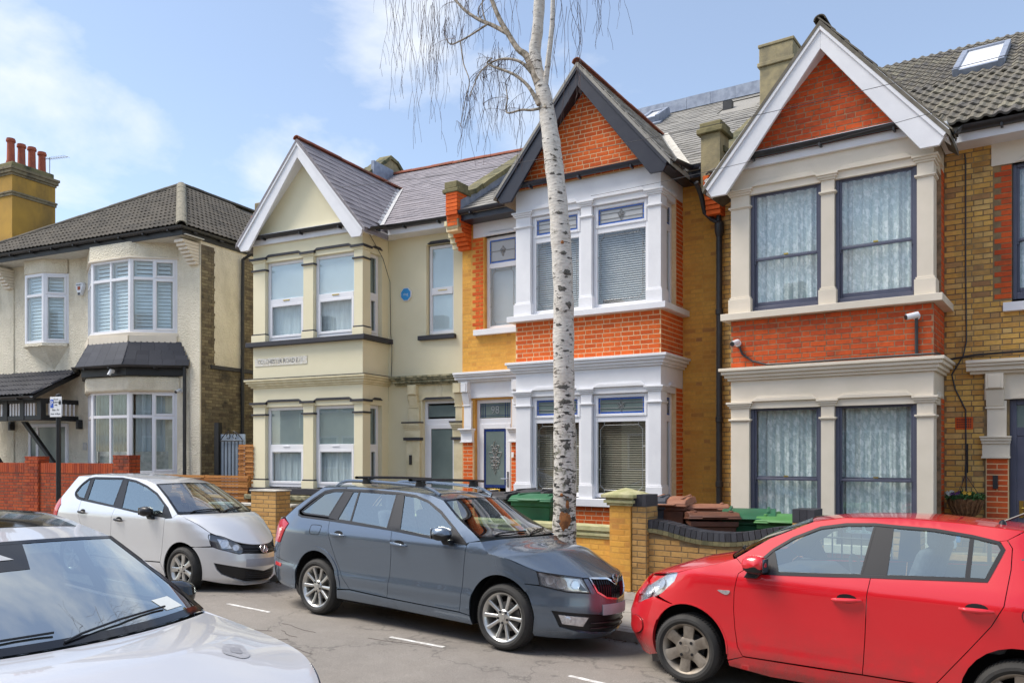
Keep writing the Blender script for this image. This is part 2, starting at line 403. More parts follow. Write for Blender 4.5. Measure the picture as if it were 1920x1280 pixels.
# ------------------------------------------------------------------ parts of houses
def wall(root, name, pl, a0, a1, b0, b1, openings, thick, mat, label=None):
    """A slab of wall in a plane with rectangular openings (a0, a1, b0, b1)."""
    b = MB(); xs = sorted({a0, a1, *[o[0] for o in openings], *[o[1] for o in openings]})
    for x0, x1 in zip(xs, xs[1:]):
        cur = b0
        for o in sorted([o for o in openings if o[0] <= x0 + 1e-6 and o[1] >= x1 - 1e-6], key=lambda o: o[2]):
            if o[2] > cur: b.pbox(pl, x0, x1, cur, o[2], -thick, 0)
            cur = o[3]
        if cur < b1: b.pbox(pl, x0, x1, cur, b1, -thick, 0)
    return b.build(name, mat, root)
def spans(a0, a1, openings):
    def f(z):
        iv = [(a0, a1)]
        for o in openings:
            if o[2] < z < o[3]:
                nv = []
                for p, q in iv:
                    if o[0] > p: nv.append((p, min(q, o[0])))
                    if o[1] < q: nv.append((max(p, o[1]), q))
                iv = [(p, q) for p, q in nv if q - p > .02]
        return iv
    return f
def frame(root, name, pl, a0, a1, b0, b1, d0, d1, fw, mat, rails=(), muls=(), foot=None):
    b = MB(); f = foot or fw
    b.pbox(pl, a0, a0 + fw, b0, b1, d0, d1); b.pbox(pl, a1 - fw, a1, b0, b1, d0, d1)
    b.pbox(pl, a0 + fw, a1 - fw, b0, b0 + f, d0, d1); b.pbox(pl, a0 + fw, a1 - fw, b1 - fw, b1, d0, d1)
    for z0, z1 in rails: b.pbox(pl, a0 + fw, a1 - fw, z0, z1, d0, d1 - .004)
    for x0, x1 in muls: b.pbox(pl, x0, x1, b0 + f, b1 - fw, d0, d1 - .006)
    return b.build(name, mat, root, bevel=.006)
def sheet(parent, name, pl, a0, a1, b0, b1, d, mat, th=.006):
    return MB().pbox(pl, a0, a1, b0, b1, d - th, d).build(name, mat, parent)
def drape(parent, name, pl, a0, a1, b0, b1, d, mat, amp=.018, wl=.11, swag=0):
    n = max(6, int((a1 - a0) / .012)); pts = []
    ph = random.random() * 6
    for j in range(7):
        z = b0 + (b1 - b0) * j / 6; row = []
        for i in range(n + 1):
            a = a0 + (a1 - a0) * i / n
            k = amp * (math.sin(2 * PI * a / wl + ph + .5 * math.sin(a * 9)) + .5 * math.sin(2 * PI * a / (wl * .43) + 1.3 * ph)) * (1 - .25 * j / 6)
            row.append(pl.p(a, z, d + k))
        pts.append(row)
    return MB().grid(pts).build(name, mat, parent, smooth=True)
def blinds(parent, pl, a0, a1, b0, b1, d, mat, pitch=.038):
    b = MB(); n = int((b1 - b0) / pitch)
    for i in range(n):
        z = b0 + (i + .5) * pitch; sag = random.uniform(-.002, .002)
        P = [pl.p(a0, z - .014 + sag, d + .010), pl.p(a1, z - .014, d + .010), pl.p(a1, z + .014, d - .010), pl.p(a0, z + .014, d - .010)]
        b.add(P, [(0, 1, 2, 3)])
    return b.build('venetian_blind', mat, parent, fix=False)
def leading(parent, pl, a0, a1, b0, b1, d, inset=.05, ch=.06, cross=0):
    b = MB(); t_ = .0045
    q = [(a0 + inset + ch, b0 + inset), (a1 - inset - ch, b0 + inset), (a1 - inset, b0 + inset + ch), (a1 - inset, b1 - inset - ch), (a1 - inset - ch, b1 - inset), (a0 + inset + ch, b1 - inset), (a0 + inset, b1 - inset - ch), (a0 + inset, b0 + inset + ch)]
    for p0, p1 in zip(q, q[1:] + q[:1]): b.tube([pl.p(*p0, d), pl.p(*p1, d)], t_, 4)
    for i in (0, 2, 4, 6):
        for j in (0, 1):
            x, y = q[(i + j) % 8] if j == 0 else q[(i + j) % 8]
        x, y = q[i]
    for fz in (.33, .66):
        z = b0 + (b1 - b0) * fz
        for x0, x1 in ((a0, a0 + inset), (a1 - inset, a1)): b.tube([pl.p(x0, z, d), pl.p(x1, z, d)], t_, 4)
    for x in (a0 + inset + ch, a1 - inset - ch):
        for z0, z1 in ((b0, b0 + inset), (b1 - inset, b1)): b.tube([pl.p(x, z0, d), pl.p(x, z1, d)], t_, 4)
    for k in range(cross):
        z = b0 + (b1 - b0) * (k + 1) / (cross + 1); b.tube([pl.p(a0, z, d), pl.p(a1, z, d)], t_, 4)
    return b.build('lead_came', 'lead_came', parent)
def motif(parent, pl, a, z, s, d):                     # fleur of bent lead strips
    b = MB()
    def leaf(ang, L, w):
        P = []
        for i in range(9):
            u = i / 8; q = math.sin(PI * u) * w
            P.append((L * u, q))
        P += [(L * u / 8, -math.sin(PI * u / 8) * w) for u in range(7, -1, -1)]
        c, n_ = math.cos(ang), math.sin(ang)
        b.tube([pl.p(a + (x * c - y * n_) * s, z + (x * n_ + y * c) * s, d) for x, y in P], .005, 4)
    for an, L, w in ((90, 1, .25), (270, 1, .16), (30, .75, .2), (150, .75, .2), (330, .55, .16), (210, .55, .16)): leaf(R(an), L, w)
    return b.build('lead_motif', 'lead_came', parent)
def stained(parent, pl, a0, a1, b0, b1, d, body, cross=1, bw=.035):
    sheet(parent, 'pane', pl, a0, a1, b0, b1, d, body)
    b = MB(); d1 = d + .004
    b.pbox(pl, a0, a0 + bw, b0, b1, d, d1); b.pbox(pl, a1 - bw, a1, b0, b1, d, d1); b.pbox(pl, a0 + bw, a1 - bw, b0, b0 + bw, d, d1); b.pbox(pl, a0 + bw, a1 - bw, b1 - bw, b1, d, d1)
    b.build('blue_border', 'blue_glass', parent)
    leading(parent, pl, a0, a1, b0, b1, d + .007, bw, .0, cross)
    motif(parent, pl, (a0 + a1) / 2, (b0 + b1) / 2 - .01, min(.1, (b1 - b0) * .36), d + .009)
def steps(root, name, segs, prof, mat, bevel=.006):
    """A moulding of stacked courses: segs = (x0, x1, y0, y1) footprint; prof = (z0, z1, overhang)."""
    b = MB(); x0, x1, y0, y1 = segs
    for z0, z1, o in prof: b.box(x0 - o, x1 + o, y0 - o, y1, z0, z1)
    return b.build(name, mat, root, bevel=bevel)
def pilaster(root, pl, a0, a1, z0, z1, mat, band=None, side=0.0, dp=.2, basez=.22):
    """Square pilaster with base block, necking and cap. side>0 returns round the corner at a1."""
    b = MB(); k = MB()
    def blk(zb, zt, o, t_=b):
        t_.pbox(pl, a0 - o, a1 + o, zb, zt, -(side if side else dp), o)
    blk(z0, z0 + basez, .03); blk(z0 + basez, z0 + basez + .03, .015)
    blk(z0 + basez + .03, z1 - .29, 0); blk(z1 - .29, z1 - .275, .012); blk(z1 - .275, z1 - .25, .028)
    blk(z1 - .25, z1 - .09, 0); blk(z1 - .09, z1 - .06, .02); blk(z1 - .06, z1 - .03, .04); blk(z1 - .03, z1, .058)
    o = b.build('pilaster', mat, root, bevel=.004)
    if band:
        for zb, zt, oo in ((z0 + basez + .001, z0 + basez + .031, .018), (z1 - .285, z1 - .248, .031), (z1 - .045, z1 + .003, .062)): k = MB(); blk(zb, zt, oo, k); k.build('painted_band', band, o)
    return o
def hood(root, pl, a0, a1, z, mat, th=.05):
    b = MB(); m = .09
    poly = [(a0, z), (a1, z), (a1 - m, z + th), (a0 + m, z + th)]
    b.prism(poly, lambda a, q: pl.p(a, q, .035), lambda a, q: pl.p(a, q, -.05))
    if mat != 'dark_trim':
        poly = [(a0 + .02, z + .012), (a1 - .02, z + .012), (a1 - m - .005, z + th + .022), (a0 + m + .005, z + th + .022)]
        b.prism(poly, lambda a, q: pl.p(a, q, .02), lambda a, q: pl.p(a, q, -.05))
    return b.build('hood_mould', mat, root, bevel=.004)
def slope_pieces(P0, A, U, L, gauge, width, length, th, span, jitter=.0, tilt=3.0):
    """Courses of slates or tiles over a sloping plane. span(u) -> (a0, a1) intervals."""
    A = Vector(A).normalized(); U = Vector(U).normalized(); N = A.cross(U)
    e = R(tilt); Uv = U * math.cos(e) - N * math.sin(e); Nv = N * math.cos(e) + U * math.sin(e)
    out = []; n = int(L / gauge)
    for i in range(n + 1):
        u = i * gauge
        for a0, a1 in span(u + gauge * .5):
            a = a0 - (width / 2 if i % 2 else 0)
            while a < a1 - .01:
                q0, q1 = max(a, a0), min(a + width, a1)
                if q1 - q0 > .04:
                    c = Vector(P0) + A * ((q0 + q1) / 2) + U * (u + length / 2) + N * (th * 1.1 + random.uniform(-jitter, jitter))
                    w = q1 - q0 - .004
                    M = Matrix(((A.x * w, Uv.x * length, Nv.x * th, c.x), (A.y * w, Uv.y * length, Nv.y * th, c.y), (A.z * w, Uv.z * length, Nv.z * th, c.z), (0, 0, 0, 1)))
                    out.append(M)
                a += width
    return out
def ridge(parent, root, p0, p1, mat, r=.10, step=.33, flip=False):
    """A run of half-round ridge tiles."""
    p0, p1 = Vector(p0), Vector(p1); d = (p1 - p0); n = max(1, int(d.length / step)); d.normalize()
    side = d.cross(Vector((0, 0, 1))).normalized(); up = side.cross(d)
    def half():
        b = MB(); V = []; m = 8
        for j in (0, 1):
            for rr in (1, .8):
                for k in range(m + 1):
                    a = PI * k / m; V.append((-.5 + j, math.cos(a) * rr, math.sin(a) * rr * .9 - .25))
        F = []
        q = m + 1
        for k in range(m): F += [(k, k + 1, 2 * q + k + 1, 2 * q + k), (q + k, 3 * q + k, 3 * q + k + 1, q + k + 1), (k, q + k, q + k + 1, k + 1), (2 * q + k, 2 * q + k + 1, 3 * q + k + 1, 3 * q + k)]
        F += [(0, 2 * q, 3 * q, q), (m, q + m, 3 * q + m, 2 * q + m)]
        return b.add(V, F)
    L = (p1 - p0).length / n; Ms = []
    for i in range(n):
        c = p0 + d * (i + .5) * L
        Ms.append(Matrix(((d.x * L * 1.03, side.x * r, up.x * r, c.x), (d.y * L * 1.03, side.y * r, up.y * r, c.y), (d.z * L * 1.03, side.z * r, up.z * r, c.z + random.uniform(-.006, .006)), (0, 0, 0, 1))))
    pieces(parent, root, 'ridge_tile', half, mat, Ms)
def half_gutter(root, path, mat, r=.06, name='gutter'):
    """Half-round rainwater gutter with brackets along a polyline."""
    b = MB(); path = [Vector(p) for p in path]; n = 8; rows = []
    for i, p in enumerate(path):
        d = (path[min(i + 1, len(path) - 1)] - path[max(i - 1, 0)]).normalized(); sdv = d.cross(Vector((0, 0, 1))).normalized()
        k = 1.0
        if 0 < i < len(path) - 1:
            d0 = (path[i] - path[i - 1]).normalized(); k = 1 / max(.5, d.dot(d0))
        rows.append([p + sdv * math.cos(PI * j / n) * r * k * q + Vector((0, 0, -math.sin(PI * j / n) * r * q)) for q in (1, .88) for j in (range(n + 1) if q == 1 else range(n, -1, -1))])
    m = len(rows[0]); vs = [p for r_ in rows for p in r_]
    fs = [(i * m + j, i * m + (j + 1) % m, (i + 1) * m + (j + 1) % m, (i + 1) * m + j) for i in range(len(rows) - 1) for j in range(m)]
    b.add(vs, fs)
    for p0, p1 in zip(path, path[1:]):
        L = (p1 - p0).length
        for k in range(max(1, int(L / .8))):
            c = p0.lerp(p1, (k + .5) / max(1, int(L / .8))); b.box(c.x - .014, c.x + .014, c.y - .06, c.y + .06, c.z - r - .03, c.z - r + .01)
    return b.build(name, mat, root, smooth=True)
# ------------------------------------------------------------------ the three gabled terrace houses
GS = 1.18                                                # slope of the front gables
def bay_house(c):
    root = thing(c['name'], c['label'], 'house', (c['ox'], c['oy'], 0), R(c['rot']), 'houses along the terrace')
    W_, dep, dz = c['W'], c['dep'], c['dz']
    z = lambda v: v + dz
    F = Pl(0, 0); S = Pl(0, 0, PI / 2); SL = Pl(-W_, dep, -PI / 2); B = Pl(0, dep)
    tm, gm = c['trim'], c['gable_trim']
    sb, s0 = c.get('sill0', (.96, 1.09))
    # ---- core behind the bay: floors, dark rooms, plinth, left return
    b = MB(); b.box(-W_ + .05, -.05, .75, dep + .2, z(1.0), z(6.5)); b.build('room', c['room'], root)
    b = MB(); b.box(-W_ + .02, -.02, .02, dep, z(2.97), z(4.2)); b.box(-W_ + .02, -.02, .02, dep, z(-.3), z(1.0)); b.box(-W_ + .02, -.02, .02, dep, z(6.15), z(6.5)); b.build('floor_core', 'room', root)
    wallo = MB().pbox(F, -W_, 0, z(-.4), z(sb), -.2, 0).pbox(S, .2, dep, z(-.4), z(sb), -.2, 0).pbox(SL, 0, dep - .03, z(-.4), z(6.5), -.2, -.004).build('bay_wall', c['mortar'] if c['brick'] else c['render'], root)
    apron = MB().pbox(F, -W_, 0, z(3.46), z(4.17), -.2, 0).pbox(S, .2, dep, z(3.46), z(4.17), -.2, 0).build('apron', c['mortar'] if c['brick'] else c['render'], root)
    # ---- sills, pilasters, frieze, cornice
    steps(root, 'window_sill', (-W_, 0, 0, dep), [(z(sb), z(s0), .08)], c['sill'])
    o = steps(root, 'window_sill', (-W_, 0, 0, dep), [(z(4.17), z(4.27), .12)], c['sill'])
    steps(root, 'cornice', (-W_, 0, 0, dep), [(z(3.27), z(3.31), .04), (z(3.31), z(3.36), .075), (z(3.36), z(3.41), .115), (z(3.41), z(3.455), .145)], c['mould'])
    if c.get('band'): MB().box(-W_ - .15, .15, -.15, dep, z(3.4555), z(3.468)).build('painted_band', c['band'], root)
    for lo, hi in ((2.95, 3.27), (6.12, 6.50)):
        MB().pbox(F, -W_, 0, z(lo), z(hi), -.22, 0).pbox(S, .22, dep, z(lo), z(hi), -.22, 0).build('frieze', tm, root, bevel=.005)
    L0, L1, C0, C1, R0 = c['pil']
    wins = []
    for lo, hi in ((s0, 2.95), (4.27, 6.12)):
        bz = .16 if c.get('band') else .22
        pilaster(root, F, L0, L1, z(lo), z(hi), tm, c.get('band'), basez=bz)
        pilaster(root, F, C0, C1, z(lo), z(hi), tm, c.get('band'), dp=.18, basez=bz)
        pilaster(root, F, R0, 0, z(lo), z(hi), tm, c.get('band'), side=.26, basez=bz)
        for a0, a1 in ((L1, C0), (C1, R0)):
            MB().pbox(F, a0, a1, z(hi - .10), z(hi), -.2, -.005).build('lintel', tm, root)
            hood(root, F, a0 + .03, a1 - .03, z(hi + .004), c.get('band') or tm)
            wins.append((F, a0, a1, z(lo), z(hi - .10), 'front', lo > 3))
        MB().pbox(S, .26, .68, z(hi - .10), z(hi), -.2, -.005).build('lintel', tm, root)
        hood(root, S, .30, .66, z(hi + .004), c.get('band') or tm)
        wins.append((S, .27, .66, z(lo), z(hi - .10), 'side', lo > 3))
        MB().pbox(S, .66, dep, z(lo), z(hi - .0), -.2, -.0).build('bay_wall', c['mortar'] if c['brick'] else c['render'], root)
    for w in wins: c['window'](root, *w)
    # ---- brickwork of the bay
    reds = []
    if c['brick']:
        sp = lambda a0, a1: (lambda zc: [(a0, a1)])
        reds += brick_field(F, z(3.47), z(4.165), sp(-W_, 0), course=.0767) + brick_field(S, z(3.47), z(4.165), sp(0, dep), course=.0767, phase=1)
        reds += brick_field(F, z(.2), z(sb - .005), sp(-W_, 0)) + brick_field(S, z(.2), z(sb - .005), sp(0, dep), phase=1)
        for lo, hi in ((s0 + .01, 2.95), (4.28, 6.12)): reds += brick_field(S, z(lo), z(hi), sp(.68, dep), bond='stretch', sl=.3)
    # ---- gable
    xm = -W_ / 2; za = z(c['apex'])
    tri = [(-W_, z(6.5)), (0, z(6.5)), (0, za - .1 + GS * xm), (xm, za - .1), (-W_, za - .1 + GS * xm)]
    MB().prism(tri, lambda a, q: F.p(a, q, 0), lambda a, q: F.p(a, q, -.2)).build('gable_wall', c['mortar'] if c['brick'] else c['render'], root)
    if c['brick']:
        def gs(zc):
            h_ = (za - .16 - zc) / GS
            return [(xm - h_, xm + h_)] if h_ > .06 else []
        reds += brick_field(F, z(6.52), za - .2, gs)
    if reds:
        pieces(root, root, 'brick', unit_brick, c['brick'], reds, 300, 'brick_rows')
    # barge boards
    y0, y1 = -.27, -.22; dv = c['barge_depth']; ft = c['foot']
    for sx, xf in ((1, ft[0]), (-1, -W_ - ft[1])):
        h_ = abs(xf - xm); zt = za - .02; zf = zt - GS * h_
        poly = [(xm, zt), (xf, zf), (xf - sx * .10, zf - .16), (xf - sx * .32, zf - .16 + .0), (xm, zt - dv)] if c['name'] != 'x' else []
        bb = MB().prism(poly, lambda a, q: (a, y0, q), lambda a, q: (a, y1, q))
        m2 = [(xm, zt + .015), (xf + sx * .02, zf + .015), (xf - sx * .05, zf - .07), (xm, zt - .11)]
        bb.prism(m2, lambda a, q: (a, y0 - .025, q), lambda a, q: (a, y0 + .001, q))
        bb.build('barge_board', gm, root, bevel=.004)
        MB().prism([(xm, zt - dv + .06), (xf, zf - .06), (xf, zf - .1), (xm, zt - dv + .02)], lambda a, q: (a, y1, q), lambda a, q: (a, .02, q)).build('soffit_board', gm, root)
    # fascia and gutter across the gable foot
    if c['fascia']: MB().box(-W_ - .02, .02, -.06, 0, z(6.40), z(6.52)).build('fascia', 'white_paint', root, bevel=.004)
    half_gutter(root, [(-W_ - .1, -.12, z(6.575)), (.02, -.12, z(6.575))], c['gutter'], .065)
    MB().box(-W_ + .05, -.05, -.14, .0, z(6.585), z(6.60)).build('gutter_flashing', 'white_paint' if c['fascia'] else c['gutter'], root)
    # ---- main front wall
    xL, xR = c['xL'], c['xR']
    ops = c['openings']
    right = [o for o in ops if o[0] > -.5]; left = [o for o in ops if o[0] < -.5]
    mw = wall(root, 'front_wall', B, 0, xR, z(-.4), z(6.55), [(o[0], o[1], z(o[2]), z(o[3])) for o in right], .25, c['wallmortar'])
    ml = wall(root, 'front_wall', B, xL, -W_, z(-.4), z(6.55), [(o[0], o[1], z(o[2]), z(o[3])) for o in left], .25, c['wallmortar'])
    if c['wallbrick']:
        skip = [(a, b_, z(p), z(q)) for a, b_, p, q in ops + c.get('skip', [])]
        yl = brick_field(B, z(.3), z(6.5), spans(.0, xR, skip), proud=c.get('wproud', .004)) + brick_field(B, z(.3), z(6.5), spans(xL, -W_, skip), proud=c.get('wproud', .004))
        pieces(mw, root, 'stock_brick', unit_brick, c['wallbrick'], yl, 300, 'stock_brick_rows')
    c['front'](root, B, z)
    # ---- main roof
    ye, ze, p = dep - .38, z(6.60), c.get('pitch', .62); yr = c['yr']; zr = ze + p * (yr - ye)
    xv = lambda y: (za - (ze + p * (y - ye))) / GS
    rt = MB()
    rt.prism([(ye, ze), (yr, zr), (2 * yr - ye, ze), (2 * yr - ye, ze - .25), (yr, zr - .25), (ye + .25, ze - .2), (ye, ze - .08)], lambda y, q: (xL, y, q), lambda y, q: (xR, y, q))
    ym = ye + (za - ze) / p
    for sx in (1, -1):
        xf = (ft[0] + .03) if sx > 0 else (-W_ - ft[1] - .03)
        zf = za - GS * abs(xf - xm)
        P = [(xm, -.30, za), (xm, ym, za), (xf, ye - .02, zf), (xf, -.30, zf)]
        rt.add(P + [(x_, y_, q_ - .07) for x_, y_, q_ in P], [(0, 1, 2, 3), (7, 6, 5, 4), (0, 3, 7, 4), (1, 5, 6, 2), (2, 6, 7, 3), (0, 4, 5, 1)])
    roof = rt.build('roof', c['roofbase'], root)
    Ms = []
    ln = math.hypot(1, p); gl = math.hypot(1, GS)
    ga, wi, le, th, fn = c['tile']
    # gable right slope: courses run back from the front edge
    if c.get('gable_tiles', True):
        sl_ = (ft[0] - xm + .03) * gl
        P0 = (xm + sl_ / gl, -.30, za - GS * sl_ / gl)
        def spg(u):
            x_ = sl_ / gl - u / gl; zz = za - GS * x_
            return [(0, max(.05, ye + (zz - ze) / p + .30 - .06))]
        Mg = slope_pieces(P0, (0, 1, 0), (-1 / gl, 0, GS / gl), sl_ - .12, ga * .95, wi, le, min(th, .018), spg, .003)
        if th < .05: Ms += Mg
        else: pieces(roof, root, 'gable_tile', unit_box, c['tilemat'], Mg, 120, 'gable_tile_courses')
    def spm(u):
        y = ye + u / ln; x_ = xv(y); iv = []
        if x_ <= 0: return [(0, xR - xL)]
        if xm + x_ + .10 < xR: iv.append((xm + x_ + .10 - xL, xR - xL))
        if xm - x_ - .06 > xL: iv.append((0, xm - x_ - .06 - xL))
        return iv
    hole = c.get('rooflight')
    def spm2(u):
        iv = spm(u)
        if hole:
            y = ye + u / ln
            if hole[2] < y < hole[3]:
                nv = []
                for a, b_ in iv:
                    h0, h1 = hole[0] - xL, hole[1] - xL
                    if h0 > a: nv.append((a, min(b_, h0)))
                    if h1 < b_: nv.append((max(a, h1), b_))
                iv = nv
        return iv
    Ms += slope_pieces((xL, ye - .03, ze - .02), (1, 0, 0), (0, 1 / ln, p / ln), (yr - ye) * ln - ga * .6, ga, wi, le, th, spm2, .003)
    pieces(roof, root, c['tilename'], fn, c['tilemat'], Ms, 300, c['tilename'] + '_courses')
    # valley
    vp = []
    for k in range(9):
        y = ye - .02 + (ym - ye) * k / 8; vp.append((xm + max(0, xv(y)), y, ze + p * (y - ye)))
    vm = MB(); wv = c.get('valley_w', .10); rows = []
    for x_, y, q in vp: rows.append([Vector((x_ - wv * .6, y, q + GS * wv * .6 + .03)), Vector((x_, y, q + .035)), Vector((x_ + wv, y, q + .04))])
    vm.grid(rows).build('valley', c['valley'], roof, smooth=True)
    # ridges
    ridge(roof, root, (xm, -.30, za + .02), (xm, ym + .1, za + .02), c['ridge'], .085)
    if c['mainridge']: ridge(roof, root, (xL, yr, zr + .02), (xR, yr, zr + .02), c['mainridge'], .10)
    # side eaves, main eaves
    zf = za - GS * (ft[0] - xm)
    gm_ = c['gutter']
    MB().box(.02, ft[0] - .02, -.2, dep - .02, z(6.38), z(6.44)).build('soffit', 'white_paint' if c['fascia'] else gm, root)
    MB().box(ft[0] - .03, ft[0], -.21, dep - .36, z(6.38), zf - .02).build('fascia', 'white_paint' if c['fascia'] else gm, root)
    MB().box(ft[0], xR, dep - .36, dep - .33, z(6.40), ze - .04).box(ft[0] - .03, xR, dep - .33, dep, z(6.40), z(6.43)).build('fascia', 'white_paint' if c['fascia'] else gm, root)
    half_gutter(root, [(ft[0] + .05, -.2, zf + .0), (ft[0] + .05, dep - .42, ze - .03), (xR - .02, dep - .42, ze - .03)], gm_, .06)
    if xL < -W_ - .5:
        MB().box(xL, -W_ - .06, dep - .36, dep - .33, z(6.40), ze - .04).box(xL, -W_, dep - .33, dep, z(6.40), z(6.43)).build('fascia', gm, root)
        half_gutter(root, [(xL + .05, dep - .42, ze - .03), (-W_ - .02, dep - .42, ze - .03)], gm_, .065)
    # flank and rear walls
    MB().box(xL, xL + .2, dep + .25, 2 * yr - dep, z(-.4), z(6.6)).box(xR - .2, xR, dep + .25, 2 * yr - dep, z(-.4), z(6.6)).box(xL, xR, 2 * yr - dep - .2, 2 * yr - dep, z(-.4), z(6.6)).build('rear_wall', c['wallmortar'], root)
    for x_ in (xL, xR - .2):
        MB().prism([(ye + .3, z(6.5)), (2 * yr - ye - .3, z(6.5)), (yr, zr - .2)], lambda y, q: (x_, y, q), lambda y, q: (x_ + .2, y, q)).build('flank_gable', c['wallmortar'], root)
    return root, roof
# ---- window styles
def win_sash_white(root, pl, a0, a1, z0, z1, where, upper):       # cream house: white plastic casements
    d = -.09
    fr = frame(root, 'window', pl, a0 + .005, a1 - .005, z0 + .02, z1, d - .05, d, .07, 'pvc_white')
    mid = z0 + (z1 - z0) * .50
    b = MB().pbox(pl, a0 + .075, a1 - .075, mid - .06, mid + .06, d - .045, d + .012)
    b.build('sash_rail', 'pvc_white', fr, bevel=.006)
    sashf = frame(fr, 'sash', pl, a0 + .07, a1 - .07, z0 + .09, mid - .05, d - .04, d + .014, .055, 'pvc_white')
    if where == 'front':
        sheet(fr, 'pane', pl, a0 + .075, a1 - .075, mid + .055, z1 - .068, d - .02, 'window_glass_bright')
        sheet(fr, 'pane', pl, a0 + .12, a1 - .12, z0 + .14, mid - .10, d - .02, 'window_glass')
        sheet(fr, 'frosted_film', pl, a0 + .075, a1 - .075, mid + .055, z1 - .068, d - .032, 'film_blue' if upper else 'film_green', .004)
        if not upper: drape(root, 'net_curtain', pl, a0 + .03, a1 - .03, z0, z1 - .05, d - .14, 'curtain_white', .02, .16)
        else: drape(root, 'net_curtain', pl, a0 + .03, a1 - .03, z0, mid, d - .12, 'curtain_white', .008, .3)
        if not upper: drape(root, 'net_curtain', pl, a0 + .05, a1 - .05, z0 + .05, mid, d - .10, 'curtain_white', .012, .21)
        b = MB().pbox(pl, (a0 + a1) / 2 - .09, (a0 + a1) / 2 + .09, mid + .012, mid + .03, d + .01, d + .025).build('trickle_vent', 'brass' if upper else 'pvc_white', fr)
    else:
        sheet(fr, 'pane', pl, a0 + .075, a1 - .075, z0 + .09, z1 - .068, d - .02, 'window_glass')
        sheet(root, 'frosted_film', pl, a0 + .03, a1 - .03, z0, z1, d - .1, 'film_green', .004)
def win_leaded(root, pl, a0, a1, z0, z1, where, upper):           # brick house with stained top lights
    d = -.07
    tz = z1 - .36
    fr = frame(root, 'window', pl, a0 + .005, a1 - .005, z0 + .02, z1, d - .06, d, .07, 'pvc_white', rails=[(tz - .11, tz)], foot=.07)
    if where == 'front':
        frame(fr, 'top_light', pl, a0 + .05, a1 - .05, tz - .02, z1 - .02, d - .04, d + .015, .045, 'pvc_white')
        stained(fr, pl, a0 + .095, a1 - .095, tz + .028, z1 - .066, d - .015, 'film_grey' if upper else 'frost', 2)
        sheet(fr, 'pane', pl, a0 + .07, a1 - .07, z0 + .09, tz - .105, d - .02, 'window_glass_bright' if upper else 'window_glass')
        leading(fr, pl, a0 + .075, a1 - .075, z0 + .095, tz - .11, d - .012, .055, .07)
        blinds(root, pl, a0 + .03, a1 - .03, z0 + .05, z1 - .05, d - .13, 'blind_grey' if upper else 'blind_brown')
    else:
        sheet(fr, 'pane', pl, a0 + .07, a1 - .07, z0 + .09, tz - .105, d - .02, 'window_glass')
        stained(fr, pl, a0 + .07, a1 - .07, tz, z1 - .07, d - .015, 'frost', 1)
        blinds(root, pl, a0 + .03, a1 - .03, z0 + .05, z1 - .05, d - .13, 'blind_brown')
def win_grey_sash(root, pl, a0, a1, z0, z1, where, upper):        # stone-painted house: grey sliding sashes over lace
    d = -.06; pass
    f = 'grey_frame'
    fr = frame(root, 'window', pl, a0 + .003, a1 - .003, z0 + .0, z1 + .04, d - .09, d, .05, f, foot=.09)
    mid = z0 + (z1 - z0) * (.47 if not upper else .455)
    s1 = frame(fr, 'sash', pl, a0 + .05, a1 - .05, mid - .03, z1 - .0, d - .045, d - .02, .035, f)
    s2 = frame(fr, 'sash', pl, a0 + .05, a1 - .05, z0 + .08, mid + .03, d - .085, d - .055, .035, f, foot=.08)
    sheet(fr, 'pane', pl, a0 + .085, a1 - .085, mid + .005, z1 - .035, d - .03, 'window_glass_bright', .004)
    sheet(fr, 'pane', pl, a0 + .085, a1 - .085, z0 + .16, mid - .005, d - .068, 'window_glass_bright', .004)
    for x_ in (a0 + .06, a1 - .06): MB().pbox(pl, x_ - .012, x_ + .012, mid - .07, mid - .03, d - .045, d - .022).build('sash_horn', f, fr)
    if where == 'front':
        MB().pbox(pl, (a0 + a1) / 2 - .03, (a0 + a1) / 2 + .03, mid + .02, mid + .04, d - .045, d - .015).build('sash_catch', 'brass', fr)
    drape(root, 'lace_curtain', pl, a0 + .04, a1 - .04, z0 + .05, z1, d - .17, 'lace', .026, .15)
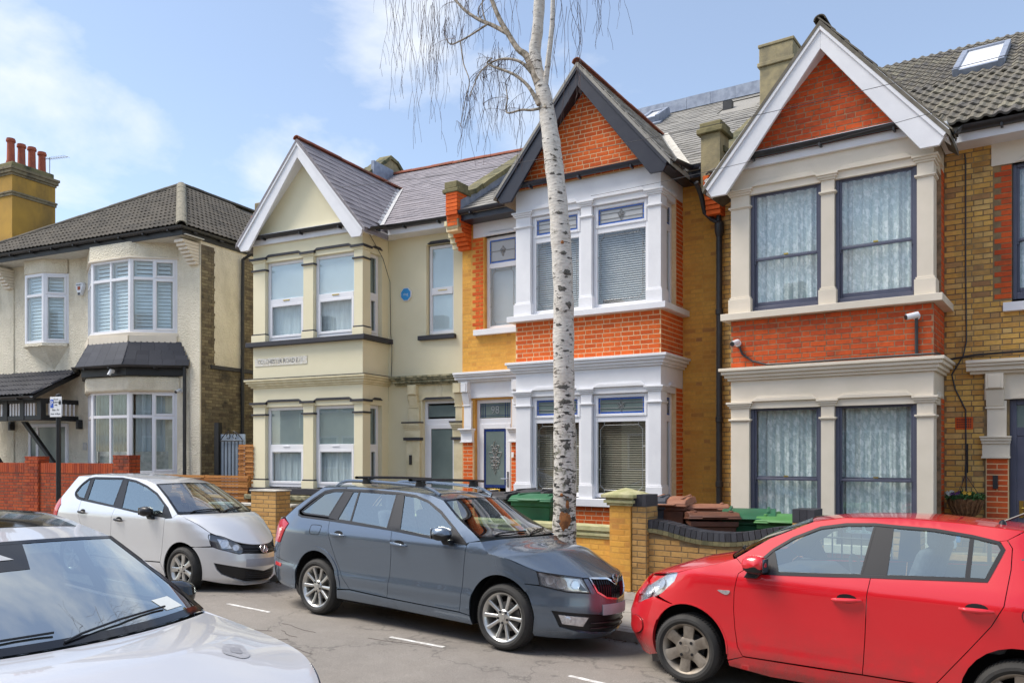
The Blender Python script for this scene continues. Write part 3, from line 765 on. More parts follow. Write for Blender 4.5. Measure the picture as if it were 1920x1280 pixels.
# ------------------------------------------------------------------ door cases and the rest of each front
def bracket(root, pl, a0, a1, z0, z1, mat):
    b = MB(); h_ = z1 - z0
    b.pbox(pl, a0, a1, z1 - h_ * .42, z1, 0, .15); b.pbox(pl, a0 + .01, a1 - .01, z1 - h_ * .46, z1 - h_ * .42, 0, .10)
    b.prism([(0, z0 + h_ * .08), (.06, z0 + h_ * .10), (.12, z1 - h_ * .46), (0, z1 - h_ * .46)], lambda d, q: pl.p(a0, q, d), lambda d, q: pl.p(a1, q, d))
    b.pbox(pl, a0 - .01, a1 + .01, z0 + h_ * .03, z0 + h_ * .08, 0, .07); b.pbox(pl, a0 + .03, a1 - .03, z1 - h_ * .40, z1 - h_ * .05, .15, .16)
    return b.build('bracket', mat, root, bevel=.004)
def door_case(root, B, z, l0, l1, r0, r1, f0, f1, mat, top, cap=(2.10, 2.42), canopy=None, band=None, brackets=True, cmat=None, right=True, dh=2.95):
    a0, a1 = canopy
    b = MB()
    for q0, q1, o in ((3.27, 3.31, .10), (3.31, 3.37, .16), (3.37, 3.41, .20), (3.41, 3.455, .23)): b.pbox(B, a0 - (.04 if q0 > 3.3 else 0), a1, z(q0), z(q1), -.02, o)
    b.build('door_canopy', cmat or mat, root, bevel=.005)
    MB().pbox(B, l0, r1 if right else f1, z(dh), z(3.27), -.06, .03).build('door_lintel', mat, root)
    hood(root, B, f0 + .02, f1 - .02, z(dh + .005), band or mat)
    for s0, s1, on in ((l0, l1, True), (r0, r1, right)):
        if not on: continue
        if brackets: bracket(root, B, s0 + .08 if s1 - s0 > .3 else s0 + .02, s1 - .05, z(2.78), z(3.27), mat)
        k = MB().pbox(B, s0 + .03, s1 - .02, z(cap[1]), z(2.9), -.02, .05)
        for q0, q1, o in ((0, .03, .10), (.03, .2, .075), (.2, .24, .10), (.24, .28, .125), (.28, cap[1] - cap[0], .15)): k.pbox(B, s0 - o * .35, s1 + o * .25, z(cap[0] + q0), z(cap[0] + q1), -.02, o)
        ko = k.build('door_capital', mat, root, bevel=.004)
        if band:
            MB().pbox(B, s0 - .06, s1 + .04, z(cap[1] - .002), z(cap[1] + .028), -.02, .165).pbox(B, s0 - .045, s1 + .03, z(cap[0] - .03), z(cap[0] + .03), -.02, .112).build('painted_band', band, ko)
        if top == 'plain': MB().pbox(B, s0, s1, z(-.3), z(cap[0]), -.02, .07).build('door_pier', mat, root, bevel=.005)
    return
# ---- cream rendered house
def front2(root, B, z):
    door_case(root, B, z, .50, .84, 1.67, 1.95, .86, 1.68, 'cream_mould', 'plain', (2.14, 2.47), (.23, 1.95), 'dark_trim', cmat='moss_mould')
    # windowed door with top light
    d = -.10
    fr = frame(root, 'door', B, .86, 1.68, z(.2), z(2.95), d - .06, d, .07, 'pvc_white', rails=[(z(2.40), z(2.56))])
    frame(fr, 'door_leaf', B, .93, 1.64, z(.25), z(2.44), d - .04, d + .01, .09, 'pvc_white')
    sheet(fr, 'pane', B, .99, 1.58, z(.4), z(2.36), d - .01, 'frost'); sheet(fr, 'pane', B, .95, 1.6, z(2.6), z(2.84), d - .02, 'frost')
    MB().tube([B.p(1.02, z(1.25), d + .04), B.p(1.16, z(1.25), d + .04)], .012).build('door_handle', 'chrome', fr)
    MB().pbox(B, .59, .65, z(1.60), z(1.80), .07, .095).pbox(B, .605, .635, z(1.64), z(1.67), .095, .1).build('doorbell', 'black_plastic', root, bevel=.004)
    # narrow upstairs window
    fr = frame(root, 'window', B, .98, 1.61, z(4.33), z(6.18), d - .05, d, .065, 'pvc_white')
    MB().pbox(B, 1.04, 1.55, z(5.15), z(5.30), d - .04, d + .012).build('sash_rail', 'pvc_white', fr, bevel=.005)
    sheet(fr, 'pane', B, 1.045, 1.545, z(5.30), z(6.115), d - .02, 'window_glass_bright'); sheet(fr, 'pane', B, 1.07, 1.52, z(4.44), z(5.15), d - .02, 'window_glass_bright')
    sheet(fr, 'frosted_film', B, 1.0, 1.6, z(4.36), z(6.15), d - .035, 'film_blue')
    MB().pbox(B, 1.2, 1.42, z(5.23), z(5.245), d + .01, d + .022).build('trickle_vent', 'brass', fr)
    hood(root, B, 1.0, 1.58, z(6.20), 'dark_trim')
    MB().pbox(B, .80, 1.69, z(4.20), z(4.29), -.1, .09).build('window_sill', 'dark_trim', root, bevel=.004)
    # cable down the re-entrant corner
    P = [(0.03, .12, z(6.42)), (.05, .35, z(6.2)), (.04, dep2 - .25, z(5.95)), (.06, dep2 - .03, z(5.5)), (.07, dep2 - .02, z(4.4)), (.16, dep2 - .10, z(4.1)), (.10, dep2 - .02, z(3.8)), (.08, dep2 - .015, z(3.4))]
    MB().tube(P, .007, 5).build('cable', 'wire', root)
dep2 = .9
H2, R2 = bay_house(dict(name='rendered_house', label='cream rendered terrace house with white barge boards and the street name on its bay', ox=-12.37, oy=11.82, rot=9, W=3.0, dep=.9, dz=.02,
    trim='cream_render', mould='cream_mould', sill='dark_trim', gable_trim='white_paint', brick=None, render='cream_render', mortar='mortar_pale', band='dark_trim', room='room',
    pil=(-3.0, -2.65, -1.57, -1.30, -.22), window=win_sash_white, apex=8.44, barge_depth=.36, foot=(.24, .20), fascia=True, gutter='black_plastic', xL=-3.1, xR=1.96, yr=5.4,
    openings=[(.96, 1.63, 4.30, 6.20), (.86, 1.68, .1, 2.95)], wallmortar='cream_render', wallbrick=None, front=front2, roofbase='slate_mauve', tile=(.20, .27, .235, .012, unit_box), tilename='roof_slate',
    tilemat='slate_mauve', valley='lead_white', ridge='tile_ridge_red', mainridge='tile_ridge_red'))
# ---- brick house with stained glass
def front3(root, B, z):
    door_case(root, B, z, -4.58, -4.35, -3.45, -2.78, -4.32, -3.46, 'white_paint', 'brick', (2.07, 2.32), (-4.66, -2.76), right=True)
    d = -.08
    fr = frame(root, 'door', B, -4.32, -3.46, z(.2), z(2.92), d - .06, d, .07, 'pvc_white', rails=[(z(2.40), z(2.55))])
    frame(fr, 'door_leaf', B, -4.25, -3.53, z(.25), z(2.44), d - .04, d + .012, .10, 'pvc_white')
    sheet(fr, 'pane', B, -4.15, -3.63, z(1.18), z(2.34), d - .005, 'frost')
    b = MB()
    for q in ((-4.15, -4.11), (-3.67, -3.63)): b.pbox(B, *q, z(1.18), z(2.34), d - .005, d)
    b.pbox(B, -4.11, -3.67, z(1.18), z(1.24), d - .005, d).pbox(B, -4.11, -3.67, z(2.29), z(2.34), d - .005, d); b.build('blue_border', 'navy_glass', fr)
    for q, s_ in ((1.78, .24), (1.62, .17), (1.95, .15), (1.72, .13)): motif(fr, B, -3.89, z(q), s_, d + .004)
    MB().pbox(B, -4.15, -3.63, z(.3), z(1.05), d + .012, d + .018).build('door_panel', 'pvc_white', fr)
    sheet(fr, 'pane', B, -4.24, -3.54, z(2.56), z(2.85), d - .012, 'frost')
    b = MB()
    for q in (0.0, .055, .11): b.pbox(B, -4.24 + q, -4.232 + q, z(2.56), z(2.85), d - .012, d - .006).pbox(B, -3.548 - q, -3.54 - q, z(2.56), z(2.85), d - .012, d - .006)
    b.pbox(B, -4.24, -3.54, z(2.60), z(2.606), d - .012, d - .006).pbox(B, -4.24, -3.54, z(2.80), z(2.806), d - .012, d - .006); b.build('blue_border', 'navy_glass', fr)
    text(fr, 'house_number', '98', .21, B.M(-3.89, z(2.705), d - .005), 'lead_came')
    b = MB().pbox(B, -4.06, -3.76, z(1.08), z(1.16), d + .01, d + .024); b.build('letter_box', 'brass', fr, bevel=.004)
    MB().pbox(B, -3.99, -3.83, z(1.10), z(1.14), d + .024, d + .027).build('letter_flap', 'pvc_white', fr)
    MB().pbox(B, -3.60, -3.56, z(1.2), z(1.5), d + .012, d + .02).tube([B.p(-3.58, z(1.36), d + .05), B.p(-3.72, z(1.36), d + .05)], .012).build('door_handle', 'chrome', fr)
    MB().pbox(B, -3.43, -3.38, z(1.78), z(1.88), .03, .05).build('doorbell', 'pvc_white', root)
    # upstairs window with stained top light
    d = -.09; a0, a1 = -4.09, -3.34
    fr = frame(root, 'window', B, a0, a1, z(4.30), z(6.12), d - .06, d, .065, 'pvc_white', rails=[(z(5.50), z(5.60))])
    stained(fr, B, a0 + .065, a1 - .065, z(5.60), z(6.055), d - .015, 'film_grey', 1)
    sheet(fr, 'pane', B, a0 + .065, a1 - .065, z(4.37), z(5.50), d - .02, 'window_glass_bright'); leading(fr, B, a0 + .07, a1 - .07, z(4.37), z(5.5), d - .012, .06, .06)
    sheet(fr, 'roller_blind', B, a0 + .03, a1 - .03, z(4.33), z(6.1), d - .12, 'film_grey')
    MB().pbox(B, -4.30, -3.2, z(4.18), z(4.29), -.1, .09).build('window_sill', 'white_paint', root, bevel=.005)
    MB().pbox(B, -4.34, -2.74, z(6.12), z(6.44), -.1, .02).build('lintel', 'white_paint', root); hood(root, B, -4.05, -3.36, z(6.13), 'white_paint')
    rb = []
    for i in range(25):
        zc = z(4.30) + (i + .5) * .0755
        k = i % 2
        for q0, q1 in ((-4.38 + (0 if k else .08), -4.11), (-3.32, -3.06)):
            if k: rb.append(brick_M(B, (q0 + q1) / 2, zc, q1 - q0 - .01, .066, .04, .006))
            else: rb += [brick_M(B, q0 + .05, zc, .09, .066, .04, .006), brick_M(B, (q0 + .11 + q1) / 2, zc, q1 - q0 - .12, .066, .04, .006)]
    for i in range(25):                                     # brick jambs beside the door
        zc = z(.2) + (i + .5) * .075
        k = i % 2; q0, q1 = -4.57, -4.33
        if k: rb.append(brick_M(B, (q0 + q1) / 2, zc, q1 - q0 - .01, .065, .10, .05))
        else: rb += [brick_M(B, q0 + .055, zc, .10, .065, .10, .05), brick_M(B, q0 + .175, zc, .115, .065, .10, .05)]
        rb.append(brick_M(B, -3.39, zc, .12, .065, .10, .02))
    MB().pbox(B, -4.58, -4.32, z(-.2), z(2.07), -.02, .045).pbox(B, -3.455, -3.3, z(-.2), z(2.07), -.02, .015).build('door_pier', 'mortar_pale', root)
    pieces(root, root, 'jamb_brick', unit_brick, 'brick_orange', rb, 300)
H3, R3 = bay_house(dict(name='brick_house', label='orange brick terrace house with black gable boards and blue stained glass top lights', ox=-5.82, oy=12.08, rot=4, W=2.74, dep=1.0, dz=0.0,
    trim='white_paint', mould='white_paint', sill='white_paint', gable_trim='navy_paint', brick='brick_orange', render=None, mortar='mortar_pale', room='room',
    pil=(-2.74, -2.44, -1.44, -1.24, -.22), window=win_leaded, apex=8.36, barge_depth=.36, foot=(.24, .26), fascia=False, gutter='navy_paint', xL=-4.62, xR=.66, yr=5.7,
    openings=[(-4.09, -3.34, 4.30, 6.12), (-4.32, -3.46, .1, 2.92)], skip=[(-4.40, -3.0, 4.28, 6.15), (-4.6, -3.2, 0, 3.5), (-4.4, -2.7, 6.1, 6.5)], wallmortar='mortar_ochre', wallbrick='brick_ochre', wproud=.0015, front=front3, roofbase='slate_grey',
    tile=(.20, .27, .235, .012, unit_box), tilename='roof_slate', tilemat='slate_grey', valley='cement', valley_w=.14, ridge='tile_ridge_red', mainridge=None, rooflight=(-.5, .3, 4.3, 5.4)))
# ---- stone-painted brick house
def front4(root, B, z):
    door_case(root, B, z, .50, .78, 1.72, 1.98, .79, 1.70, 'stone_paint', 'brick', (2.12, 2.42), (.33, 2.05), dh=2.92)
    d = -.06
    fr = frame(root, 'door', B, .79, 1.70, z(.2), z(2.92), d - .07, d, .08, 'grey_frame', rails=[(z(2.42), z(2.54))])
    sheet(fr, 'pane', B, .86, 1.63, z(2.54), z(2.84), d - .02, 'frost'); frame(fr, 'door_leaf', B, .87, 1.62, z(.25), z(2.42), d - .05, d - .01, .12, 'grey_frame')
    sheet(fr, 'pane', B, .98, 1.5, z(1.15), z(2.3), d - .03, 'frost'); MB().pbox(B, .90, .95, z(1.32), z(1.55), d - .01, d + .004).tube([B.p(.93, z(1.45), d + .05), B.p(1.03, z(1.45), d + .05)], .012).build('door_handle', 'brass', fr)
    MB().pbox(B, .60, .66, z(1.71), z(1.89), .05, .075).pbox(B, .62, .64, z(1.74), z(1.76), .075, .08).build('doorbell', 'black_plastic', root, bevel=.004)
    win_grey_sash(root, B, .82, 1.48, z(4.27), z(6.06), 'front', True)
    MB().pbox(B, .72, 1.6, z(4.10), z(4.22), -.1, .09).build('window_sill', 'white_paint', root, bevel=.005)
    MB().pbox(B, .58, 1.7, z(6.10), z(6.44), -.1, .02).build('lintel', 'stone_paint', root); hood(root, B, .86, 1.45, z(6.11), 'stone_paint')
    rb = []
    for i in range(24):
        zc = z(4.28) + (i + .5) * .0755; k = i % 2; q0, q1 = .61 + (.08 if k else 0), .82
        if k: rb.append(brick_M(B, (q0 + q1) / 2, zc, q1 - q0 - .008, .067, .04, .006))
        else: rb += [brick_M(B, (q0 + q1) / 2, zc, q1 - q0 - .008, .067, .04, .006)]
        rb.append(brick_M(B, 1.6, zc, .21, .067, .04, .006))
    for i in range(26):
        zc = z(.2) + (i + .5) * .0738; k = i % 2; q0, q1 = .52, .78
        if k: rb.append(brick_M(B, (q0 + q1) / 2, zc, q1 - q0 - .008, .066, .10, .05))
        else: rb += [brick_M(B, q0 + .065, zc, .122, .066, .10, .05), brick_M(B, q0 + .195, zc, .122, .066, .10, .05)]
    MB().pbox(B, .515, .785, z(-.2), z(2.12), -.02, .045).build('door_pier', 'mortar_pale', root)
    pieces(root, root, 'jamb_brick', unit_brick, 'brick_red', rb, 300)
    b = MB().pbox(B, .14, .36, z(2.52), z(2.69), -.05, .006); vb = b.build('air_brick', 'brick_red', root); v = MB()
    for i in range(8):
        for j in range(4): v.pbox(B, .16 + i * .0235, .172 + i * .0235, z(2.545) + j * .034, z(2.565) + j * .034, .004, .008)
    v.build('vent_hole', 'text_black', vb)
H4, R4 = bay_house(dict(name='painted_bay_house', label='red and yellow brick house with stone coloured bay, grey sash windows and lace curtains', ox=-1.86, oy=11.98, rot=1, W=2.74, dep=.95, dz=-.34,
    trim='stone_paint', mould='stone_paint', sill='stone_paint', gable_trim='white_paint', brick='brick_red', render=None, mortar='mortar_brown', room='room_grey', sill0=(.80, .92),
    pil=(-2.74, -2.46, -1.43, -1.25, -.20), window=win_grey_sash, apex=8.16, barge_depth=.36, foot=(.20, .30), fascia=True, gutter='black_plastic', xL=-3.34, xR=2.2, yr=5.9,
    openings=[(.82, 1.48, 4.22, 6.10), (.79, 1.70, .1, 2.92)], skip=[(.60, 1.75, 4.28, 6.5), (.5, 2.1, 0, 3.47)], wallmortar='mortar_stock', wallbrick='brick_stock', front=front4, roofbase='tile_grey',
    tile=(.29, .32, .33, .075, unit_wave), tilename='roof_tile', tilemat='tile_grey', valley='cement', ridge='tile_brown', mainridge='tile_grey', rooflight=(1.05, 2.0, 4.0, 5.2), gable_tiles=True))
# ------------------------------------------------------------------ roof furniture, parapets and chimneys of the terrace
def parapet(root, name, x0, x1, ys, zs, mat, copmat, cop=.09, step=.30, wallmat=None):
    """A party wall that climbs with the roof, capped by stepped coping stones."""
    poly = [(ys[0], zs[0] - .7)] + list(zip(ys, zs)) + [(ys[-1], zs[-1] - 1.2)]
    o = MB().prism(poly, lambda y, q: (x0, y, q), lambda y, q: (x1, y, q)).build(name, mat, root)
    Ms = []
    for (ya, yb), (za_, zb) in zip(zip(ys, ys[1:]), zip(zs, zs[1:])):
        L = math.hypot(yb - ya, zb - za_); n = max(1, int(L / step)); ang = math.atan2(zb - za_, yb - ya)
        for i in range(n):
            f = (i + .5) / n
            Ms.append(Matrix.Translation(((x0 + x1) / 2 + random.uniform(-.01, .01), ya + (yb - ya) * f, za_ + (zb - za_) * f + cop * .5)) @ Matrix.Rotation(ang + R(random.uniform(-2, 3)), 4, 'X') @ Matrix.Diagonal((x1 - x0 + .10, L / n * 1.06, cop, 1)))
    pieces(o, root, 'coping_stone', unit_box, copmat, Ms)
    return o
# between the cream and the brick house
pw = parapet(H3, 'party_parapet', -4.68, -4.40, [.55, .85, 1.1, 5.3], [6.95, 6.95, 7.06, 9.78], 'stone_render', 'coping_moss')
MB().prism([(.62, 6.62), (1.0, 6.86), (5.2, 9.48), (5.2, 9.68), (1.0, 7.02), (.62, 6.80)], lambda y, q: (-4.41, y, q), lambda y, q: (-4.385, y, q)).build('lead_flashing', 'lead', pw)
cb = []
for i in range(14):
    zc = 5.90 + (i + .5) * .0755; o_ = max(0, min(.42, (i - 0) * .055))
    cb.append(Matrix.Translation((-4.53, 1.0 - o_ / 2 - .03, zc)) @ Matrix.Diagonal((.27, .10 + o_, .064, 1)))
pieces(pw, H3, 'corbel_brick', unit_box, 'brick_orange', cb)
MB().box(-4.66, -4.41, .55, 1.05, 5.88, 6.95).build('corbel_core', 'mortar_pale', pw) if False else None
cw = MB()
for i in range(5): cw.box(-4.80, -4.67, .98 - .07 * (i + 1), 1.0, 5.95 + i * .10, 6.04 + i * .10)
cw.build('corbel', 'cream_mould', pw)
MB().box(-4.67, -4.42, .56, .9, 6.2, 6.96).build('parapet_end', 'mortar_pale', pw)
fe = []
for i in range(9):
    zc = 6.30 + (i + .5) * .0755
    fe.append(Matrix.Translation((-4.545 + (.03 if i % 2 else -.03), .555, zc)) @ Matrix.Diagonal((.16, .02, .064, 1)))
    fe.append(Matrix.Translation((-4.545 + (-.09 if i % 2 else .09), .555, zc)) @ Matrix.Diagonal((.06, .02, .064, 1)))
pieces(pw, H3, 'corbel_brick', unit_box, 'brick_orange', fe)
MB().box(-4.74, -4.36, .48, .95, 6.94, 7.02).box(-4.70, -4.40, .50, .9, 7.02, 7.16).build('parapet_cap', 'coping_moss', pw, bevel=.015)
# brick house: lead ridge, roof light
p_, ye_, ze_ = .62, .62, 6.60
zr_ = ze_ + p_ * (5.7 - ye_)
b = MB()
for i in range(9): b.box(-4.4 + i * .56, -4.4 + i * .56 + .555, 5.58, 6.0, zr_ - .03, zr_ + .24 + .004 * (i % 2))
b.build('lead_ridge', 'lead', R3)
def roof_light(root, roof, x0, x1, y0, y1, ye, ze, p, blind):
    ln = math.hypot(1, p); U = Vector((0, 1 / ln, p / ln)); N = Vector((0, -p / ln, 1 / ln)); A = Vector((1, 0, 0))
    o = Vector((x0, y0, ze + p * (y0 - ye))); L = (y1 - y0) * ln; w = x1 - x0
    def bx(b, a0, a1, u0, u1, n0, n1):
        P = [o + A * a + U * u + N * n for n in (n0, n1) for a, u in ((a0, u0), (a1, u0), (a1, u1), (a0, u1))]
        b.add(P, [(0, 3, 2, 1), (4, 5, 6, 7), (0, 1, 5, 4), (1, 2, 6, 5), (2, 3, 7, 6), (3, 0, 4, 7)])
    b = MB(); f = .09
    bx(b, 0, f, 0, L, .0, .20); bx(b, w - f, w, 0, L, .0, .20); bx(b, f, w - f, 0, f, 0, .17); bx(b, f, w - f, L - f, L, 0, .20); bx(b, -.06, w + .06, -.16, -.0, 0, .06)
    fr = b.build('roof_light', 'lead', roof, bevel=.006)
    b = MB(); bx(b, f, w - f, f, L - f, .15, .165); b.build('roof_light_pane', blind, fr)
pbr('blind_white', (.82, .83, .85), .15, c2=(.80, .81, .83), scale=2, spec=.6)
roof_light(H4, R4, 1.06 - 1.25, 1.98 - 1.42, 3.45, 4.9, .57, 6.26, .62, 'blind_white')
roof_light(H3, R3, -2.42, -1.95, 4.85, 5.5, .62, 6.6, .62, 'blind_white')
MB().box(-.47, -.28, 4.66, 4.80, 9.10, 9.30).build('roof_vent', 'black_plastic', R3)
# between the brick and the stone painted house
pw4 = parapet(H4, 'party_parapet', -3.46, -3.18, [.80, 1.12, 1.5, 5.6], [6.72, 6.72, 6.98, 9.62], 'stone_render', 'coping_moss')
MB().box(-3.48, -3.16, .66, 1.05, 6.1, 7.0).build('parapet_end', 'stone_render', pw4); MB().box(-3.54, -3.10, .60, 1.12, 7.0, 7.09).box(-3.50, -3.14, .64, 1.08, 7.09, 7.19).build('parapet_cap', 'coping_moss', pw4, bevel=.015)
cb = []
for i in range(8): cb += [Matrix.Translation((-3.30, .86 - i * .02, 5.75 + i * .0755)) @ Matrix.Diagonal((.24, .26, .064, 1))]
pieces(pw4, H4, 'corbel_brick', unit_box, 'brick_orange', cb)
b = MB().box(-3.62, -2.98, 4.0, 4.75, 7.6, 9.42).box(-3.66, -2.94, 3.96, 4.79, 9.42, 9.50).box(-3.63, -2.97, 3.99, 4.76, 9.50, 9.80).box(-3.65, -2.95, 3.97, 4.78, 9.80, 9.86)
tag(b.build('chimney_stack', 'stone_render', None, M=Matrix.Translation(H4.location) @ Matrix.Rotation(H4.rotation_euler[2], 4, 'Z'), bevel=.012), 'squat lichen stained chimney stack behind the white gable', 'chimney')
# behind the cream house's gable
pw2 = parapet(H2, 'party_parapet', -3.38, -3.08, [4.3, 5.0, 5.3, 5.6, 6.4], [9.35, 9.86, 10.08, 10.02, 9.5], 'stone_render', 'coping_moss')
MB().box(-3.07, -2.98, 4.4, 5.3, 9.2, 9.75).build('lead_flashing', 'lead', pw2)
# ------------------------------------------------------------------ ground
def sheet_xy(name, mat, x0, x1, y0, y1, dz, knd='structure', nx=24):
    b = MB(); b.grid([[(x0 + (x1 - x0) * i / nx, y, G(x0 + (x1 - x0) * i / nx) + dz) for y in (y0, y1)] for i in range(nx + 1)])
    o = b.build(name, mat); kind(o, knd); return o
t = MT('asphalt'); t.set(Roughness=.82)
n1 = t.noise(260, 2); n2 = t.noise(.55, 5, .6); n3 = t.noise(4, 6, .65)
n5 = t.noise(95, 3, .7); v = t.ramp(n1, [(.3, (.16, .145, .13)), (.55, (.28, .257, .233)), (.75, (.46, .43, .40))])
v = t.mix(.55, v, t.ramp(n5, [(.35, (.62, .61, .60)), (.65, (1.15, 1.14, 1.12))]), 'MULTIPLY')
vc = t.n('ShaderNodeTexVoronoi', feature='DISTANCE_TO_EDGE'); vc.inputs['Scale'].default_value = .55; gq = t.n('ShaderNodeNewGeometry'); mw = t.n('ShaderNodeVectorMath', operation='ADD'); nw = t.n('ShaderNodeTexNoise'); nw.inputs['Scale'].default_value = 2.5; nw.inputs['Detail'].default_value = 6; t.l(gq.outputs['Position'], nw.inputs['Vector']); t.l(gq.outputs['Position'], mw.inputs[0]); t.l(nw.outputs['Color'], mw.inputs[1]); t.l(mw.outputs[0], vc.inputs['Vector'])
v = t.mix(t.ramp(vc.outputs['Distance'], [(.0, (.55, .55, .55)), (.012, (0, 0, 0))]), v, (.07, .065, .06))
v = t.mix(.8, v, t.ramp(n2, [(.3, (.78, .77, .76)), (.7, (1.12, 1.1, 1.06))]), 'MULTIPLY'); v = t.mix(.6, v, t.ramp(n3, [(.35, (.82, .81, .8)), (.65, (1, 1, 1))]), 'MULTIPLY')
t.base(v); t.bump(n1, .35, .004)
t = MT('paving'); t.set(Roughness=.85)
br = t.n('ShaderNodeTexBrick'); br.inputs['Scale'].default_value = 1.0; br.inputs['Brick Width'].default_value = .9; br.inputs['Row Height'].default_value = .6; br.inputs['Mortar Size'].default_value = .008
br.inputs['Color1'].default_value = (.36, .33, .29, 1); br.inputs['Color2'].default_value = (.42, .39, .35, 1); br.inputs['Mortar'].default_value = (.08, .075, .065, 1)
g_ = t.n('ShaderNodeNewGeometry'); t.l(g_.outputs['Position'], br.inputs['Vector'])
t.base(t.mix(.6, br.outputs[0], t.ramp(t.noise(6, 6), [(.3, (.6, .58, .54)), (.7, (1, 1, 1))]), 'MULTIPLY')); t.bump(t.noise(90), .3, .004)
pbr('kerb_stone', (.36, .34, .31), .85, c2=(.24, .23, .20), scale=9, bump=.3, dirt=(.10, .09, .07), dlo=.5, dhi=.8, dscale=3)
pbr('road_paint', (.74, .73, .70), .7, c2=(.50, .48, .45), scale=16, lo=.42, hi=.56)
pbr('earth', (.10, .085, .06), .95, c2=(.05, .045, .03), scale=9, bump=.5)
RZ = lambda x, y: G(x) - max(0, y - 5.8) * .030         # the carriageway falls to the gutter
kind(MB().grid([[(-260 + 520 * i / 60, y, RZ(-260 + 520 * i / 60, y)) for y in (-160, 5.8, 7.62)] for i in range(61)]).build('road', 'asphalt'), 'structure')
sheet_xy('garden_ground', 'earth', -260, 260, 9.4, 300, .06, nx=60)
kind(MB().grid([[(-60 + 4 * i, y, G(-60 + 4 * i) + q) for y, q in ((7.70, .045), (9.6, .11))] for i in range(31)]).build('pavement', 'paving'), 'structure')
ks = bpy.data.objects.new('kerb', None); COL.objects.link(ks); kind(ks, 'structure')
kb = unit_box
Ms = []
for i in range(44):
    x = -26 + i * .92; Ms.append(Matrix.Translation((x, 7.655 + random.uniform(-.004, .004), G(x) - .06 + random.uniform(-.004, .004))) @ Matrix.Rotation(R(.97), 4, 'Y') @ Matrix.Diagonal((.905, .13, .21, 1)))
pieces(ks, ks, 'kerb_stone', unit_box, 'kerb_stone', Ms)
for x0, x1, y0, y1 in ((-8.66, -7.86, 6.04, 6.04), (-5.92, -5.22, 6.04, 6.06), (-3.74, -3.0, 5.98, 5.93), (-11.5, -10.8, 6.04, 6.04)):
    b = MB(); r_ = [[], []]
    for k in range(13):
        f = k / 12; x = x0 + (x1 - x0) * f
        for j, s_ in ((0, -1), (1, 1)): r_[j].append((x, y0 + (y1 - y0) * f + s_ * (.026 + random.uniform(-.004, .003)), RZ(x, 6.07) + .004))
    kind(b.grid(r_).build('road_marking', 'road_paint'), 'structure')
b = MB(); r_ = [[], []]
for k in range(40):
    x = -9.5 + k * .22
    for j, y in ((0, 7.02), (1, 7.09)): r_[j].append((x, y + random.uniform(-.012, .012), G(x) + .004))
kind(b.grid(r_).build('gutter_line', 'road_paint'), 'structure') if False else None
# fallen birch twigs and gutter litter
b = MB()
for i in range(40):
    if i < 9: x, y, L = random.uniform(-8.2, -5.6), random.uniform(4.6, 6.0), random.uniform(.2, .8)
    else: x, y, L = random.uniform(-12, -1), random.uniform(7.2, 7.58), random.uniform(.05, .2)
    a = random.gauss(.1, .25) if i < 9 else random.uniform(0, 6)
    P = [(x + L * q * math.cos(a) + .02 * math.sin(q * 7 + i), y + L * q * math.sin(a) + .03 * math.sin(q * 5 + i), RZ(x + L * q * math.cos(a), y) + .006) for q in (0, .25, .5, .75, 1)]
    b.tube(P, .0018, 4)
pbr('twig', (.05, .028, .022), .8)
kind(b.build('fallen_twigs', 'twig'), 'stuff')
b = MB()
for i in range(900):
    x = random.uniform(-14, 0); y = 7.58 - abs(random.gauss(0, .07)) if i % 2 else random.uniform(9.25, 9.48); z0 = (RZ(x, y) + .008) if i % 2 else G(x) + .12; s_ = random.uniform(.008, .03); a = random.random() * 6
    c, n_ = math.cos(a) * s_, math.sin(a) * s_
    b.add([(x + c, y + n_, z0), (x - n_ * .5, y + c * .5, z0 + s_ * .4), (x - c, y - n_, z0), (x + n_ * .5, y - c * .5, z0 + s_ * .2)], [(0, 1, 2, 3)])
pbr('leaf_litter', (.16, .09, .035), .9, c2=(.05, .035, .02), scale=40)
kind(b.build('leaf_litter', 'leaf_litter', fix=False), 'stuff')
# ------------------------------------------------------------------ garden walls
def bricks_box(root, parent, x0, x1, y0, y1, z0, z1, mat, course=.075, ang=0, sides=('f', 'r'), bond='flemish', limit=300, name='brick', span=None, proud=.005):
    Ms = []
    f = Pl(x0, y0); Ms += brick_field(f, z0, z1, span or (lambda zc: [(0, x1 - x0)]), course=course, bond=bond, proud=proud)
    if 'r' in sides: Ms += brick_field(Pl(x1, y0, PI / 2), z0, z1, lambda zc: [(0, y1 - y0)], course=course, bond=bond, phase=1, proud=proud)
    if 'l' in sides: Ms += brick_field(Pl(x0, y1, -PI / 2), z0, z1, lambda zc: [(0, y1 - y0)], course=course, bond=bond, phase=1, proud=proud)
    pieces(parent, root, name, unit_brick, mat, Ms, limit)
